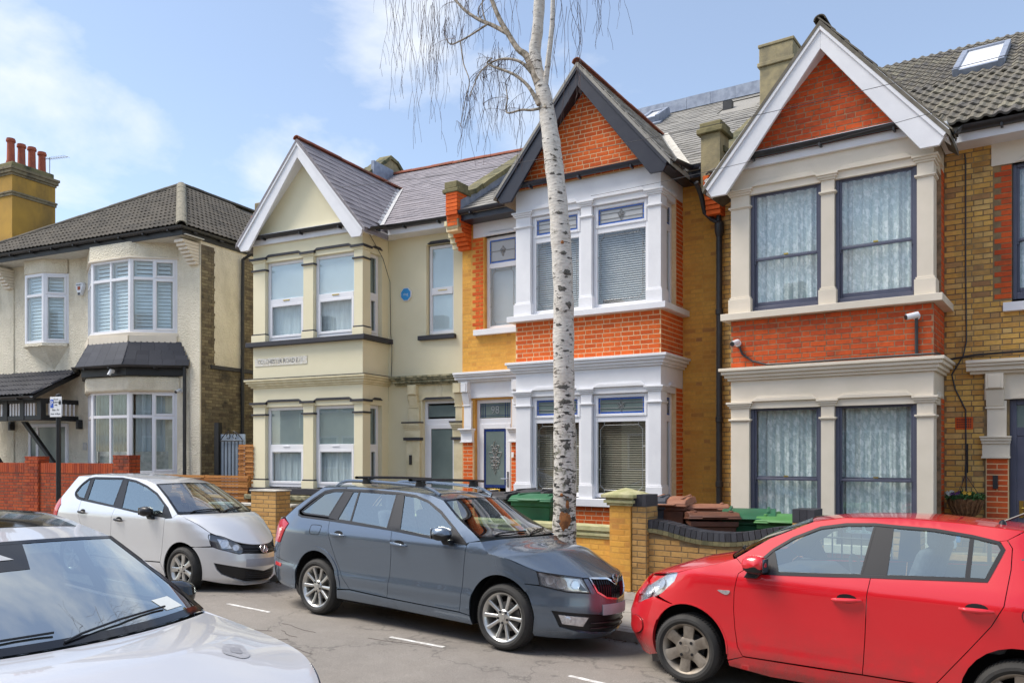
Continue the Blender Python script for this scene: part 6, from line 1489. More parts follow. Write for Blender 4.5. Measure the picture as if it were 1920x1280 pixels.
class CarShape:
    """Body surface of a car: x forward, y left, z up, origin on the ground between the wheels."""
    def __init__(s, w, n, xf, lf, xr, lr, nose, tail, nr=2.6):
        s.nr = nr; s.w, s.n, s.xf, s.lf, s.xr, s.lr, s.nose, s.tail = w, n, xf, lf, xr, lr, nose, tail
    @staticmethod
    def tab(t, z):
        if z <= t[0][0]: return t[0][1]
        for (a, p), (b, q) in zip(t, t[1:]):
            if z <= b: return p + (q - p) * (z - a) / (b - a)
        return t[-1][1]
    def W(s, z):                                   # half width, lightly smoothed
        return sum(s.tab(s.w, z + d) * k for d, k in ((-.016, .2), (-.008, .2), (0, .2), (.008, .2), (.016, .2)))
    def lfz(s, z): return s.lf + s.tab(s.nose, z)
    def lrz(s, z): return s.lr + s.tab(s.tail, z)
    def S(s, x, z):
        f = 1.0
        if x > s.xf: f = max(0.0, 1 - min(1.0, (x - s.xf) / s.lfz(z)) ** s.n) ** (1 / s.n)
        elif x < s.xr: f = max(0.0, 1 - min(1.0, (s.xr - x) / s.lrz(z)) ** s.nr) ** (1 / s.nr)
        return s.W(z) * f
    def side(s, x, z, sg, off=0.0): return (x, sg * (s.S(x, z) + off), z)
    def front(s, phi, z, off=0.0):                 # phi in degrees: 0 nose, +-90 flank
        p = math.radians(max(-90, min(90, phi))); c, q = abs(math.cos(p)) ** (2 / s.n), abs(math.sin(p)) ** (2 / s.n)
        return (s.xf + (s.lfz(z) + off) * c, math.copysign((s.W(z) + off) * q, p), z)
    def rear(s, phi, z, off=0.0):
        p = math.radians(max(-90, min(90, phi))); c, q = abs(math.cos(p)) ** (2 / s.nr), abs(math.sin(p)) ** (2 / s.nr)
        return (s.xr - (s.lrz(z) + off) * c, math.copysign((s.W(z) + off) * q, p), z)
    def phi(s, x, z): return math.degrees(math.acos(max(0.0, min(1.0, (x - s.xf) / s.lfz(z))) ** (s.n / 2)))
    def phiy(s, y, z): return math.degrees(math.asin(min(1.0, abs(y) / s.W(z)) ** (s.n / 2))) * (1 if y >= 0 else -1)
    def noseX(s, y, z):
        return s.xf + s.lfz(z) * max(0.0, 1 - min(1.0, abs(y) / s.W(z)) ** s.n) ** (1 / s.n)
OCT = CarShape([(.12, 0.624), (.20, 0.667), (.30, 0.691), (.335, 0.682), (.44, 0.700), (.465, 0.701), (.51, 0.690), (.56, 0.690), (.80, 0.704), (.915, 0.706), (.94, 0.700), (1.05, 0.659), (1.47, 0.468)],
    2.1, 1.22, 1.0, -1.45, 1.12, [(.12, -.14), (.22, -.02), (.40, .0), (.60, -.02), (.72, -.06), (.80, -.10), (.95, -.3)], [(.2, -.15), (.4, -.02), (.6, 0), (.8, -.06), (1.05, -.12), (1.3, -.35)])
I20 = CarShape([(.12, 0.646), (.20, 0.689), (.33, 0.707), (.37, 0.699), (.55, 0.704), (.80, 0.722), (.89, 0.728), (.92, 0.721), (1.0, 0.690), (1.45, 0.489)],
    2.15, 1.0, 1.0, -1.0, .78, [(.12, -.12), (.3, -.01), (.45, .0), (.60, -.05), (.75, -.16), (.9, -.34), (1.0, -.5)], [(.2, -.12), (.4, 0), (.7, 0), (1.0, -.08), (1.3, -.3)])
POLO = CarShape([(.12, 0.608), (.20, 0.640), (.30, 0.656), (.40, 0.660), (.55, 0.662), (.80, 0.670), (.93, 0.672), (.97, 0.661), (1.06, 0.628), (1.5, 0.448)],
    2.05, 1.02, 1.0, -1.2, 1.08, [(.12, -.10), (.2, -.02), (.42, .0), (.55, -.02), (.70, -.10), (.8, -.2), (.95, -.4)], [(.2, -.12), (.4, 0), (.7, 0), (1.0, -.08), (1.3, -.3)])
WHT = CarShape([(.12, .83), (.2, .88), (.35, .90), (.6, .925), (.8, .935), (.88, .93), (.95, .92), (1.03, .90), (1.45, .69)],
    2.3, 1.1, 1.1, -1.6, .7, [(.12, -.10), (.4, 0), (.6, -.02), (.75, -.08), (.9, -.2)], [(.2, -.1), (.6, 0), (1.0, -.1)])
# placement: x, y, z, heading, roll, pitch
PLACE = {'oct': (-6.060, 7.002, -0.030, 0, -2, 1), 'i20': (-1.675, 7.107, -0.097, 180, 1.2, -1), 'polo': (-11.202, 6.763, 0.015, 6, -1.5, 1), 'wht': (-4.70, 1.80, -.04, 0, 0, 0)}
# ------------------------------------------------------------------ cars
def paint(name, c, metal=.0, rough=.35, flake=0, grime=None):
    t = MT(name); t.set(Metallic=metal, Roughness=rough); t.b.inputs['Coat Weight'].default_value = 1.0; t.b.inputs['Coat Roughness'].default_value = .025; t.b.inputs['Coat IOR'].default_value = 1.5
    v = t.mix(t.noise(2.2, 3), tuple(x * .96 for x in c), c)
    if grime:
        g = t.n('ShaderNodeTexCoord'); sp = t.n('ShaderNodeSeparateXYZ'); t.l(g.outputs['Object'], sp.inputs[0])
        m = t.n('ShaderNodeMapRange'); m.inputs[1].default_value = .62; m.inputs[2].default_value = .15; m.inputs[3].default_value = 0; m.inputs[4].default_value = .85; t.l(sp.outputs[2], m.inputs[0])
        q = t.n('ShaderNodeMath', operation='MULTIPLY'); t.l(m.outputs[0], q.inputs[0]); t.l(t.ramp(t.noise(7, 6, .7), [(.3, (.2, .2, .2)), (.7, (1, 1, 1))]), q.inputs[1])
        v = t.mix(q.outputs[0], v, grime)
        r_ = t.n('ShaderNodeMapRange'); r_.inputs[3].default_value = .025; r_.inputs[4].default_value = .5; t.l(q.outputs[0], r_.inputs[0]); t.l(r_.outputs[0], t.b.inputs['Coat Roughness'])
    t.base(v); return t.m
paint('paint_blue', (.135, .172, .222), .65, .27); paint('paint_silver', (.74, .745, .76), .6, .38); paint('paint_red', (.62, .003, .012), .0, .35, grime=(.16, .035, .03)); paint('paint_pale', (.50, .505, .535), .1, .42)
pbr('rubber', (.022, .021, .020), .8, c2=(.035, .033, .03), scale=14, bump=.2, bscale=120); pbr('trim_black', (.012, .012, .014), .35, spec=.45); pbr('void', (.006, .006, .007), .9); pbr('interior', (.055, .055, .06), .85, c2=(.04, .04, .045)); pbr('seat_cloth', (.11, .11, .12), .95, c2=(.07, .07, .08), scale=20)
pbr('alloy', (.62, .61, .58), .28, metal=.8, c2=(.5, .49, .46), scale=6); pbr('alloy_dirty', (.33, .29, .24), .5, metal=.55, c2=(.18, .15, .12), scale=9); pbr('alloy_dark', (.08, .08, .08), .6); pbr('lamp_red', (.55, .012, .02), .12, c2=(.35, .01, .015), scale=40); pbr('plate_grey', (.42, .42, .45), .6, c2=(.36, .36, .40), scale=5); pbr('lamp_silver', (.72, .72, .74), .15, metal=.7, c2=(.5, .5, .52), scale=25); pbr('lamp_orange', (.7, .25, .03), .2); pbr('black_gloss', (.008, .008, .010), .06, spec=.6); pbr('paper_blue', (.15, .45, .65), .6); pbr('paper_white', (.75, .78, .76), .6); pbr('smudge', (.20, .20, .22), .5, c2=(.27, .27, .29), scale=30); pbr('disc', (.25, .24, .23), .4, metal=.8)
glass('car_glass', (.50, .66, .62), .27, 0, (.86, .97, .96)); glass('car_glass_dark', (.2, .28, .27), .12); glass('screen_glass_sky', (.10, .14, .14), .50, .02, (.92, .95, .92)); glass('screen_glass', (.45, .60, .58), .24); glass('lamp_glass', (.93, .94, .95), .07)
ASP = .015                                            # metres per degree round the nose, for meshing
def inpoly(p, poly):
    x, y = p; c = False; n = len(poly); j = n - 1
    for i in range(n):
        (x0, y0), (x1, y1) = poly[i], poly[j]
        if (y0 > y) != (y1 > y) and x < (x1 - x0) * (y - y0) / (y1 - y0) + x0: c = not c
        j = i
    return c
def area(p): return .5 * sum(a[0] * b[1] - b[0] * a[1] for a, b in zip(p, p[1:] + p[:1]))
def dense(p, res, closed=True):
    out = []
    for a, b in zip(p, p[1:] + (p[:1] if closed else [])):
        n = max(1, int(math.hypot(b[0] - a[0], b[1] - a[1]) / res))
        out += [(a[0] + (b[0] - a[0]) * k / n, a[1] + (b[1] - a[1]) * k / n) for k in range(n)]
    return out if closed else out + [p[-1]]
def shrink(p, d):
    n = len(p); s_ = 1 if area(p) > 0 else -1; o = []
    for i in range(n):
        a, b, c = Vector(p[i - 1]), Vector(p[i]), Vector(p[(i + 1) % n]); e0, e1 = (b - a).normalized(), (c - b).normalized()
        n0, n1 = Vector((-e0.y, e0.x)), Vector((-e1.y, e1.x)); m = n0 + n1
        k = d * s_ / max(.35, 1 + n0.dot(n1)); o.append((b.x + m.x * k, b.y + m.y * k))
    return o
def spline(pts, k=5, closed=False):                    # Catmull-Rom through 2D points
    n = len(pts); out = []
    for i in range(n if closed else n - 1):
        g = (lambda j: pts[j % n]) if closed else (lambda j: pts[max(0, min(n - 1, j))])
        p0, p1, p2, p3 = g(i - 1), g(i), g(i + 1), g(i + 2)
        for j in range(k):
            u = j / k; out.append(tuple(.5 * (2 * b + (c - a) * u + (2 * a - 5 * b + 4 * c - d) * u * u + (3 * b - a - 3 * c + d) * u ** 3) for a, b, c, d in zip(p0, p1, p2, p3)))
    return out if closed else out + [pts[-1]]
class Car:
    def __init__(s, key, name, label, shape):
        X, Y, Z, h, r, p = PLACE[key]
        s.o = thing(name, label, 'car'); s.o.location = (X, Y, Z + s_off.get(key, 0)); s.o.rotation_mode = 'XYZ'
        s.o.matrix_world = Matrix.Translation((X, Y, Z)) @ Matrix.Rotation(R(h), 4, 'Z') @ Matrix.Rotation(R(r), 4, 'X') @ Matrix.Rotation(R(p), 4, 'Y')
        s.c = shape; s.back = MB(); s.lofts = {}
    def fn(s, mode, sg):
        c = s.c
        if mode == 'side': return lambda a, b, off=0: c.side(a, b, sg, off)
        if mode == 'front': return lambda a, b, off=0: c.front(a / ASP, b, off)
        if mode == 'rear': return lambda a, b, off=0: c.rear(a / ASP, b, off)
        return s.lofts[mode]
    def normal(s, f, a, b, out):
        e = .004
        P, A, B = Vector(f(a, b)), Vector(f(a + e, b)) - Vector(f(a - e, b)), Vector(f(a, b + e)) - Vector(f(a, b - e))
        n = A.cross(B)
        if n.length < 1e-12: return Vector((0, 0, 1))
        n.normalize()
        return n if n.dot(out(P)) > 0 else -n
    def outdir(s, mode, sg):
        if mode == 'side': return lambda P: Vector((0, sg, .15))
        if mode == 'front': return lambda P: Vector((1.0, P.y * .8, .2))
        if mode == 'rear': return lambda P: Vector((-1.0, P.y * .8, .2))
        return lambda P: Vector((0, 0, 1))
    def patch(s, name, mode, poly, mat, sg=1, off=0.0, fl=.014, res=.07, holes=(), parent=None, gap=.003, back=True):
        sc = (lambda p: [(a * ASP, b) for a, b in p]) if mode in ('front', 'rear') else (lambda p: list(p))
        raw = sc(poly); holes = [sc(h) for h in holes]; f = s.fn(mode, sg); od = s.outdir(mode, sg)
        P0 = dense(raw, res * .6); P = shrink(P0, gap) if gap else P0
        H = [shrink(dense(h, res * .5), -gap) if gap else dense(h, res * .5) for h in holes]
        vs, es = [], []
        for loop in [P] + H:
            k = len(vs); vs += loop; es += [(k + i, k + (i + 1) % len(loop)) for i in range(len(loop))]
        xs, ys = [p[0] for p in P], [p[1] for p in P]; nx, ny = int((max(xs) - min(xs)) / res), int((max(ys) - min(ys)) / (res * .7)); nb = len(vs)
        for i in range(1, nx + 1):
            for j in range(1, ny + 1):
                q = (min(xs) + (i - .5) * (max(xs) - min(xs)) / nx, min(ys) + (j - .5) * (max(ys) - min(ys)) / ny)
                if inpoly(q, P) and not any(inpoly(q, h) for h in H) and min((q[0] - v[0]) ** 2 + (q[1] - v[1]) ** 2 for v in vs[:nb]) > (res * .3) ** 2: vs.append(q)
        r_ = delaunay_2d_cdt([Vector(v) for v in vs], es, [], 0, 1e-7)
        V2 = [(v.x, v.y) for v in r_[0]]; F = []
        for t_ in r_[2]:
            c_ = (sum(V2[i][0] for i in t_) / 3, sum(V2[i][1] for i in t_) / 3)
            if inpoly(c_, P) and not any(inpoly(c_, h) for h in H): F.append(tuple(t_))
        V3 = [Vector(f(a, b, off)) for a, b in V2]; N = [s.normal(f, a, b, od) for a, b in V2]
        F2 = []
        for t_ in F:
            n = (V3[t_[1]] - V3[t_[0]]).cross(V3[t_[2]] - V3[t_[0]]); F2.append(t_ if n.dot(N[t_[0]]) > 0 else t_[::-1])
        b = MB(); b.add(V3, F2); ln = [N[i] for t_ in F2 for i in t_]
        if fl:
            for loop in [P] + H:
                A = [Vector(f(*q, off)) for q in loop]; NN = [s.normal(f, *q, od) for q in loop]; n = len(A); k = len(b.v); b.v += [tuple(p) for p in A] + [tuple(p - q * fl) for p, q in zip(A, NN)]
                for i in range(n):
                    j = (i + 1) % n; q = (k + i, k + j, k + n + j, k + n + i); b.f.append(q); b.r.append(0); m = (A[j] - A[i]).cross(-NN[i]); m = m.normalized() if m.length > 1e-9 else NN[i]; ln += [m] * 4
        me = bpy.data.meshes.new(name); me.from_pydata(b.v, [], b.f); me.polygons.foreach_set('use_smooth', [True] * len(me.polygons)); me.normals_split_custom_set([tuple(n) for n in ln])
        if back:
            k = len(s.back.v); s.back.v += [tuple(v - n * .016) for v, n in zip(V3, N)]; s.back.f += [tuple(i + k for i in t_) for t_ in F2]; s.back.r += [0] * len(F2)
        return link(name, me, mat, parent or s.o)
    def ribbon(s, name, mode, pts, w, mat, sg=1, off=.003, closed=False, parent=None, th=.006, res=.04):
        sc = [(a * ASP, b) for a, b in pts] if mode in ('front', 'rear') else list(pts); f = s.fn(mode, sg); od = s.outdir(mode, sg)
        P = dense(sc, res, closed); n = len(P); L, Rr = [], []
        for i in range(n):
            a, b = Vector(P[i - 1] if closed or i else P[0]), Vector(P[(i + 1) % n] if closed or i < n - 1 else P[-1]); d = (b - a); d = d.normalized() if d.length else Vector((1, 0)); m = Vector((-d.y, d.x)) * w / 2
            L.append((P[i][0] + m.x, P[i][1] + m.y)); Rr.append((P[i][0] - m.x, P[i][1] - m.y))
        b = MB(); vs = []
        for l_, r_ in zip(L, Rr): vs += [f(*l_, off - th), f(*l_, off), f(*r_, off), f(*r_, off - th)]
        fs = []
        for i in range(n if closed else n - 1):
            j = (i + 1) % n
            for k in range(3): fs.append((i * 4 + k, i * 4 + k + 1, j * 4 + k + 1, j * 4 + k))
        b.add(vs, fs); o = b.build(name, mat, parent or s.o); shade(o, 40); return o
    def both(s, fnc):
        for sg in (-1, 1): fnc(sg)
    def loft(s, key, edge, bow, crown, p=2.4, front=None):
        """A top surface: right and left edges ride on the body side, the middle bows forward and rises."""
        E = spline(edge, 8); d = [0]
        for a, b in zip(E, E[1:]): d.append(d[-1] + math.hypot(b[0] - a[0], b[1] - a[1]))
        T = d[-1]; c = s.c
        def ev(t):
            q = max(0, min(1, t)) * T
            for i in range(len(E) - 1):
                if q <= d[i + 1] or i == len(E) - 2:
                    u = (q - d[i]) / max(1e-9, d[i + 1] - d[i]); return E[i][0] + (E[i + 1][0] - E[i][0]) * u, E[i][1] + (E[i + 1][1] - E[i][1]) * u
        bf = lambda t: CarShape.tab(bow, t); cf = lambda t: CarShape.tab(crown, t)
        def f(t, v, off=0.0):
            x, z = ev(t); k = 1 - v * v; y = v * c.S(x, z)
            X, Z = x + bf(t) * k, z + cf(t) * (1 - abs(v) ** p)
            if front and t > 0:
                y1 = v * c.S(*ev(1)); z1 = front(abs(v)); x1 = c.noseX(y1, z1); q = t ** 2.2
                xe, ze = ev(1); X += q * (x1 - (xe + bf(1) * k)); Z += q * (z1 - (ze + cf(1) * (1 - abs(v) ** p)))
            return (X, y, Z + off)
        s.lofts[key] = f; s.len = T
        return f
    def top(s, name, key, mat, t0=0, t1=1, v0=-1, v1=1, nt=14, nv=20, off=0.0, parent=None, back=True, thick=.012):
        f0 = s.lofts[key]; P = []; N = []
        for i in range(nt + 1):
            for j in range(nv + 1):
                t_, v = t0 + (t1 - t0) * i / nt, v0 + (v1 - v0) * j / nv; p = Vector(f0(t_, v)); e = .01
                A = Vector(f0(min(1, t_ + e), v)) - Vector(f0(max(0, t_ - e), v)); B = Vector(f0(t_, min(1, v + e))) - Vector(f0(t_, max(-1, v - e))); n = A.cross(B); n = n.normalized() if n.length > 1e-9 else Vector((0, 0, 1))
                if n.z < 0 and not (key in ('hatch',)): n = -n
                if key == 'hatch' and n.x > 0: n = -n
                P.append(p + n * off); N.append(n)
        m = nv + 1; F = []
        for i in range(nt):
            for j in range(nv):
                q = (i * m + j, i * m + j + 1, (i + 1) * m + j + 1, (i + 1) * m + j); nn = (P[q[1]] - P[q[0]]).cross(P[q[3]] - P[q[0]]); F.append(q if nn.dot(N[q[0]]) > 0 else q[::-1])
        b = MB(); b.add(P, F); ln = [N[i] for q in F for i in q]
        if thick:
            rim = [j for j in range(m)] + [i * m + nv for i in range(1, nt + 1)] + [nt * m + j for j in range(nv - 1, -1, -1)] + [i * m for i in range(nt - 1, 0, -1)]
            k = len(b.v); n = len(rim); b.v += [tuple(P[i]) for i in rim] + [tuple(P[i] - N[i] * thick) for i in rim]
            for i in range(n):
                j = (i + 1) % n; b.f.append((k + i, k + j, k + n + j, k + n + i)); b.r.append(0); q = (P[rim[j]] - P[rim[i]]).cross(-N[rim[i]]); q = q.normalized() if q.length > 1e-9 else N[rim[i]]; ln += [q] * 4
        me = bpy.data.meshes.new(name); me.from_pydata(b.v, [], b.f); me.polygons.foreach_set('use_smooth', [True] * len(me.polygons)); me.normals_split_custom_set([tuple(n) for n in ln])
        if back:
            k = len(s.back.v); s.back.v += [tuple(p - n * .02) for p, n in zip(P, N)]; s.back.f += [tuple(i + k for i in q) for q in F]; s.back.r += [0] * len(F)
        return link(name, me, mat, parent or s.o)
    def finish(s, x0, x1, arches, yk):
        s.back.build('inner_shell', 'void', s.o, fix=False)
        b = MB(); xs = sorted(a[0] for a in arches); rr = arches[0][1]
        b.box(x0, xs[0] - rr, -yk * .7, yk * .7, .22, .70).box(xs[0] - rr, xs[1] + rr, -yk + .2, yk - .2, .22, .72).box(xs[0] + rr, xs[1] - rr, -yk, yk, .17, .70).box(xs[1] + rr, x1, -yk * .62, yk * .62, .20, .62); b.build('underbody', 'void', s.o)
        for xa, ra in arches:
            for sg in (-1, 1):
                P = [[(xa + ra * 1.04 * math.cos(PI * (k / 14)), sg * y, .33 + ra * 1.04 * math.sin(PI * k / 14)) for y in (yk - .06, yk - .28)] for k in range(15)]; MB().grid(P).build('wheel_arch', 'void', s.o, fix=False)
    def wheel(s, x, z, sg, yo, r, rim, style, wd=.20):
        o = bpy.data.objects.new('wheel', None); COL.objects.link(o); o.parent = s.o; o.matrix_local = Matrix.Translation((x, sg * yo, z)) @ (Matrix.Identity(4) if sg < 0 else Matrix.Rotation(PI, 4, 'Z'))
        # outward is -y here
        ty = MB().lathe([(rim - .005, .012), (rim + .015, .0), (rim + (r - rim) * .35, -.014), (rim + (r - rim) * .62, -.012), (r - .018, .004), (r - .004, .022), (r, .045), (r, wd - .03), (r - .02, wd), (rim, wd)], axis='y', n=56, cap=False)
        for k in range(72):
            a = 2 * PI * k / 72; 
            for y0, y1, da in ((.02, .055, .02), (.07, .11, -.015)):
                p = [Vector(((r + .001) * math.cos(a + d_), y, -(r + .001) * math.sin(a + d_))) for d_, y in ((0, y0), (.022, y0), (.022 + da, y1), (da, y1))]; q = [v * ((r + .0045) / (r + .001)) for v in p]
                for v, w in zip(p, q): w.y = v.y
                ty.add(p + q, [(4, 5, 6, 7), (0, 1, 5, 4), (1, 2, 6, 5), (2, 3, 7, 6), (3, 0, 4, 7)])
        to = ty.build('tyre', 'rubber', o); shade(to, 30)
        am = {'ten': 'alloy', 'six': 'alloy_dirty', 'trim': 'alloy', 'five': 'alloy'}[style]
        MB().lathe([(rim - .03, .16), (rim - .03, .05), (rim - .016, .02), (rim - .004, .008), (rim + .004, .004), (rim + .002, .02), (rim - .01, .03)], axis='y', n=48, cap=False).build('rim', am, o, smooth=True)
        MB().lathe([(.03, .10), (rim * .62, .10), (rim * .62, .12), (.03, .12)], axis='y', n=32, cap=False).build('brake_disc', 'disc' if style == 'ten' else 'alloy_dark', o)
        MB().lathe([(.02, .155), (rim - .03, .155), (rim - .03, .165), (.02, .165)], axis='y', n=32).build('wheel_back', 'void', o)
        sp = MB(); R0, R1 = .05, rim - .012
        def spoke(a, w0, w1, y0=.028, y1=.012, dp=.03, off=0.0):
            c_, n_ = math.cos(a), math.sin(a); pts = []
            for rr, w, y in ((R0, w0, y0), ((R0 + R1) / 2, (w0 + w1) / 2 * .92, (y0 + y1) / 2 + .004), (R1, w1, y1)):
                row = []
                for dx, yy in ((-w / 2, y + dp), (-w / 2, y + .006), (-w / 4, y), (w / 4, y), (w / 2, y + .006), (w / 2, y + dp)):
                    u, v = rr, dx + off * (rr / R1); row.append((u * c_ - v * n_, yy, -(u * n_ + v * c_)))
                pts.append(row)
            sp.grid(pts)
        if style == 'ten':
            for k in range(5):
                for q in (-.30, .30): spoke(PI / 2 + 2 * PI * k / 5 + q, .030, .040)
        elif style == 'six':
            for k in range(6): spoke(R(35) + 2 * PI * k / 6, .085, .100, .020, .012)
        elif style == 'trim':
            for k in range(7): spoke(R(20) + 2 * PI * k / 7, .055, .072, .018, .010)
        else:
            for k in range(5): spoke(R(10) + 2 * PI * k / 5, .07, .06)
        so = sp.build('spokes', am, o); shade(so, 40)
        hr = .072 if style != 'six' else .10
        hb = MB().lathe([(hr, .055), (hr, .028), (hr * .85, .018), (.03, .014), (.028, .008), (.001, .008)], axis='y', n=28).build('hub', am, o, smooth=True)
        b = MB(); nl = 4 if style == 'six' else 5
        for k in range(nl):
            a = 2 * PI * k / nl + .9; b.lathe([(.013, .012), (.013, .024), (.007, .026), (.007, .014), (.001, .014)], (math.cos(a) * .056 * (1.2 if style == 'six' else 1), 0, math.sin(a) * .056 * (1.2 if style == 'six' else 1)), 'y', 8)
        b.build('wheel_bolts', 'trim_black', o); return o
    def mirror(s, x, y, z, sg, mat, L=.24, h_=.15, d=.20, low=.35):
        o = bpy.data.objects.new('door_mirror', None); COL.objects.link(o); o.parent = s.o
        def shell(zf0, zf1, m, nm, k=1.0):
            pts = []
            for i in range(13):
                u = -1 + 2 * i / 12; row = []
                for j in range(13):
                    a = 2 * PI * j / 12; rr = (1 - abs(u) ** 2.6) ** (1 / 2.6) if abs(u) < 1 else 0.0
                    cy, cz = math.cos(a), math.sin(a); cy = math.copysign(abs(cy) ** .75, cy); cz = math.copysign(abs(cz) ** .75, cz)
                    Z = max(zf0, min(zf1, cz * rr)) ; row.append((x + cy * rr * L / 2 * k * (1 if cy > 0 else .55) , y + sg * (d / 2 + u * d / 2 * k), z + Z * h_ / 2 * k))
                pts.append(row)
            q = MB().grid(pts).build(nm, m, o, smooth=True)
        shell(-1, 1, 'trim_black', 'mirror_base', .97)
        if mat != 'trim_black': shell(-low, 1, mat, 'mirror_cap', 1.0)
        MB().prism([(x - .02, z - h_ * .42), (x + .09, z - h_ * .42), (x + .12, z - h_ * .75), (x + .02, z - h_ * .75)], lambda a, b: (a, y + sg * .06, b), lambda a, b: (a, y - sg * .03, b)).build('mirror_arm', 'trim_black', o, bevel=.008)
        MB().box(x - L * .26, x - L * .24, y + sg * .02, y + sg * (d - .02), z - h_ * .35, z + h_ * .35).build('mirror_glass', 'chrome', o)
        return o
    def handle(s, x0, z0, x1, z1, sg, mat, door):
        c = s.c; xm, zm = (x0 + x1) / 2, (z0 + z1) / 2; L = abs(x1 - x0)
        rc = [(xm + L * .34 * math.cos(k * PI / 8), zm + .010 + .034 * math.sin(k * PI / 8)) for k in range(16)]
        s.patch('handle_recess_shade', 'side', rc, 'void', sg, .0015, 0, .03, parent=door, gap=0, back=False)  # near-black ellipse on the door skin, shade of the handle hollow put into colour
        P = []
        for k in range(9):
            u = k / 8; x, z = x0 + (x1 - x0) * u, z0 + (z1 - z0) * u; o = .012 + .022 * math.sin(PI * u) ** .5; P.append(Vector(c.side(x, z, sg, o)))
        b = MB().tube(P, [.009, .015, .017, .018, .018, .018, .017, .015, .009], 10); o = b.build('door_handle', mat, door, smooth=True); return o
    def interior(s, xf, xr, y, zs=.72, rear=True):
        def seat(x, yc, nm='seat', w=.46):
            o = bpy.data.objects.new(nm, None); COL.objects.link(o); o.parent = s.o
            MB().box(x - .05, x + .42, yc - w / 2, yc + w / 2, .55, zs - .02).build('cushion', 'seat_cloth', o, bevel=.05)
            q = MB().prism([(x - .02, zs - .1), (x + .10, zs - .1), (x - .08, zs + .46), (x - .18, zs + .46)], lambda a, b: (a, yc - w / 2, b), lambda a, b: (a, yc + w / 2, b)).build('backrest', 'seat_cloth', o, bevel=.045)
            if nm == 'seat': MB().box(x - .20, x - .11, yc - .11, yc + .11, zs + .46, zs + .63).build('headrest', 'seat_cloth', o, bevel=.035)
        for sg in (-1, 1): seat(xf, sg * y * .5, w=y * .86)
        if rear: seat(xr, 0, 'rear_seat', y * 1.9); MB().box(xr - .2, xr - .12, y * .35, y * .65, zs + .45, zs + .6).box(xr - .2, xr - .12, -y * .65, -y * .35, zs + .45, zs + .6).build('headrests', 'seat_cloth', s.o, bevel=.03)
        MB().prism([(xf + .62, .6), (xf + 1.15, .6), (xf + 1.15, zs + .17), (xf + .78, zs + .20), (xf + .62, zs + .08)], lambda a, b: (a, -y * .97, b), lambda a, b: (a, y * .97, b)).build('dashboard', 'interior', s.o, bevel=.03)
        st = MB(); sy = -y * .5 if s.o.location.y > 3 and abs(s.o.rotation_euler.z) < 1 else -y * .5
        P = [(xf + .52 + .06 * math.sin(a), sy + .18 * math.cos(a), zs + .12 + .17 * math.sin(a)) for a in [2 * PI * k / 20 for k in range(21)]]
        st.tube(P, .014, 7).tube([(xf + .52, sy - .16, zs + .12), (xf + .54, sy, zs + .10), (xf + .52, sy + .16, zs + .12)], .02, 6); st.build('steering_wheel', 'interior', s.o, smooth=True)
        MB().box(xf + .62, xf + .66, -.12, .12, zs + .52, zs + .57).build('rear_view_mirror', 'trim_black', s.o, bevel=.01)
def arc(cx, cz, rx, rz, a0, a1, n=14): return [(cx + rx * math.cos(R(a0 + (a1 - a0) * k / n)), cz + rz * math.sin(R(a0 + (a1 - a0) * k / n))) for k in range(n + 1)]
s_off = {}
def mirrored(right): return [(-a, b) for a, b in right] + right[::-1]          # (phi, z) outline from nose centre list
def badge_ring(car, parent, phi, z, r, off, mat='chrome'):
    c = car.c; p = Vector(c.front(phi, z, off)); n = car.normal(car.fn('front', 1), phi * ASP, z, car.outdir('front', 1)); q = n.to_track_quat('Z', 'Y').to_matrix().to_4x4()
    b = MB(); P = [(r * math.cos(a), r * math.sin(a), .004) for a in [2 * PI * k / 28 for k in range(29)]]; b.tube(P, r * .11, 6)
    return Matrix.Translation(p) @ q, b
def slats(car, name, f, pts, mat, parent, w=.008, th=.02):
    """Upright bars between pairs of surface points."""
    b = MB()
    for p, q in pts: b.tube([f(*p), f(*q)], w, 6)
    return b.build(name, mat, parent)
def glass_row(car, glasses, blacks, dlo, sg, g='car_glass', w=.020):
    for nm, p in glasses:
        gl = car.patch(nm, 'side', p, g, sg, -.006, .0, .09, gap=0, back=False)
        car.ribbon('window_seal', 'side', p, .016, 'trim_black', sg, .001, True, gl)
    for nm, p in blacks: car.patch(nm, 'side', p, 'trim_black', sg, -.001, .01, .09, gap=.002, back=True)
    car.ribbon('window_surround', 'side', dlo, w, 'trim_black', sg, .004, True)
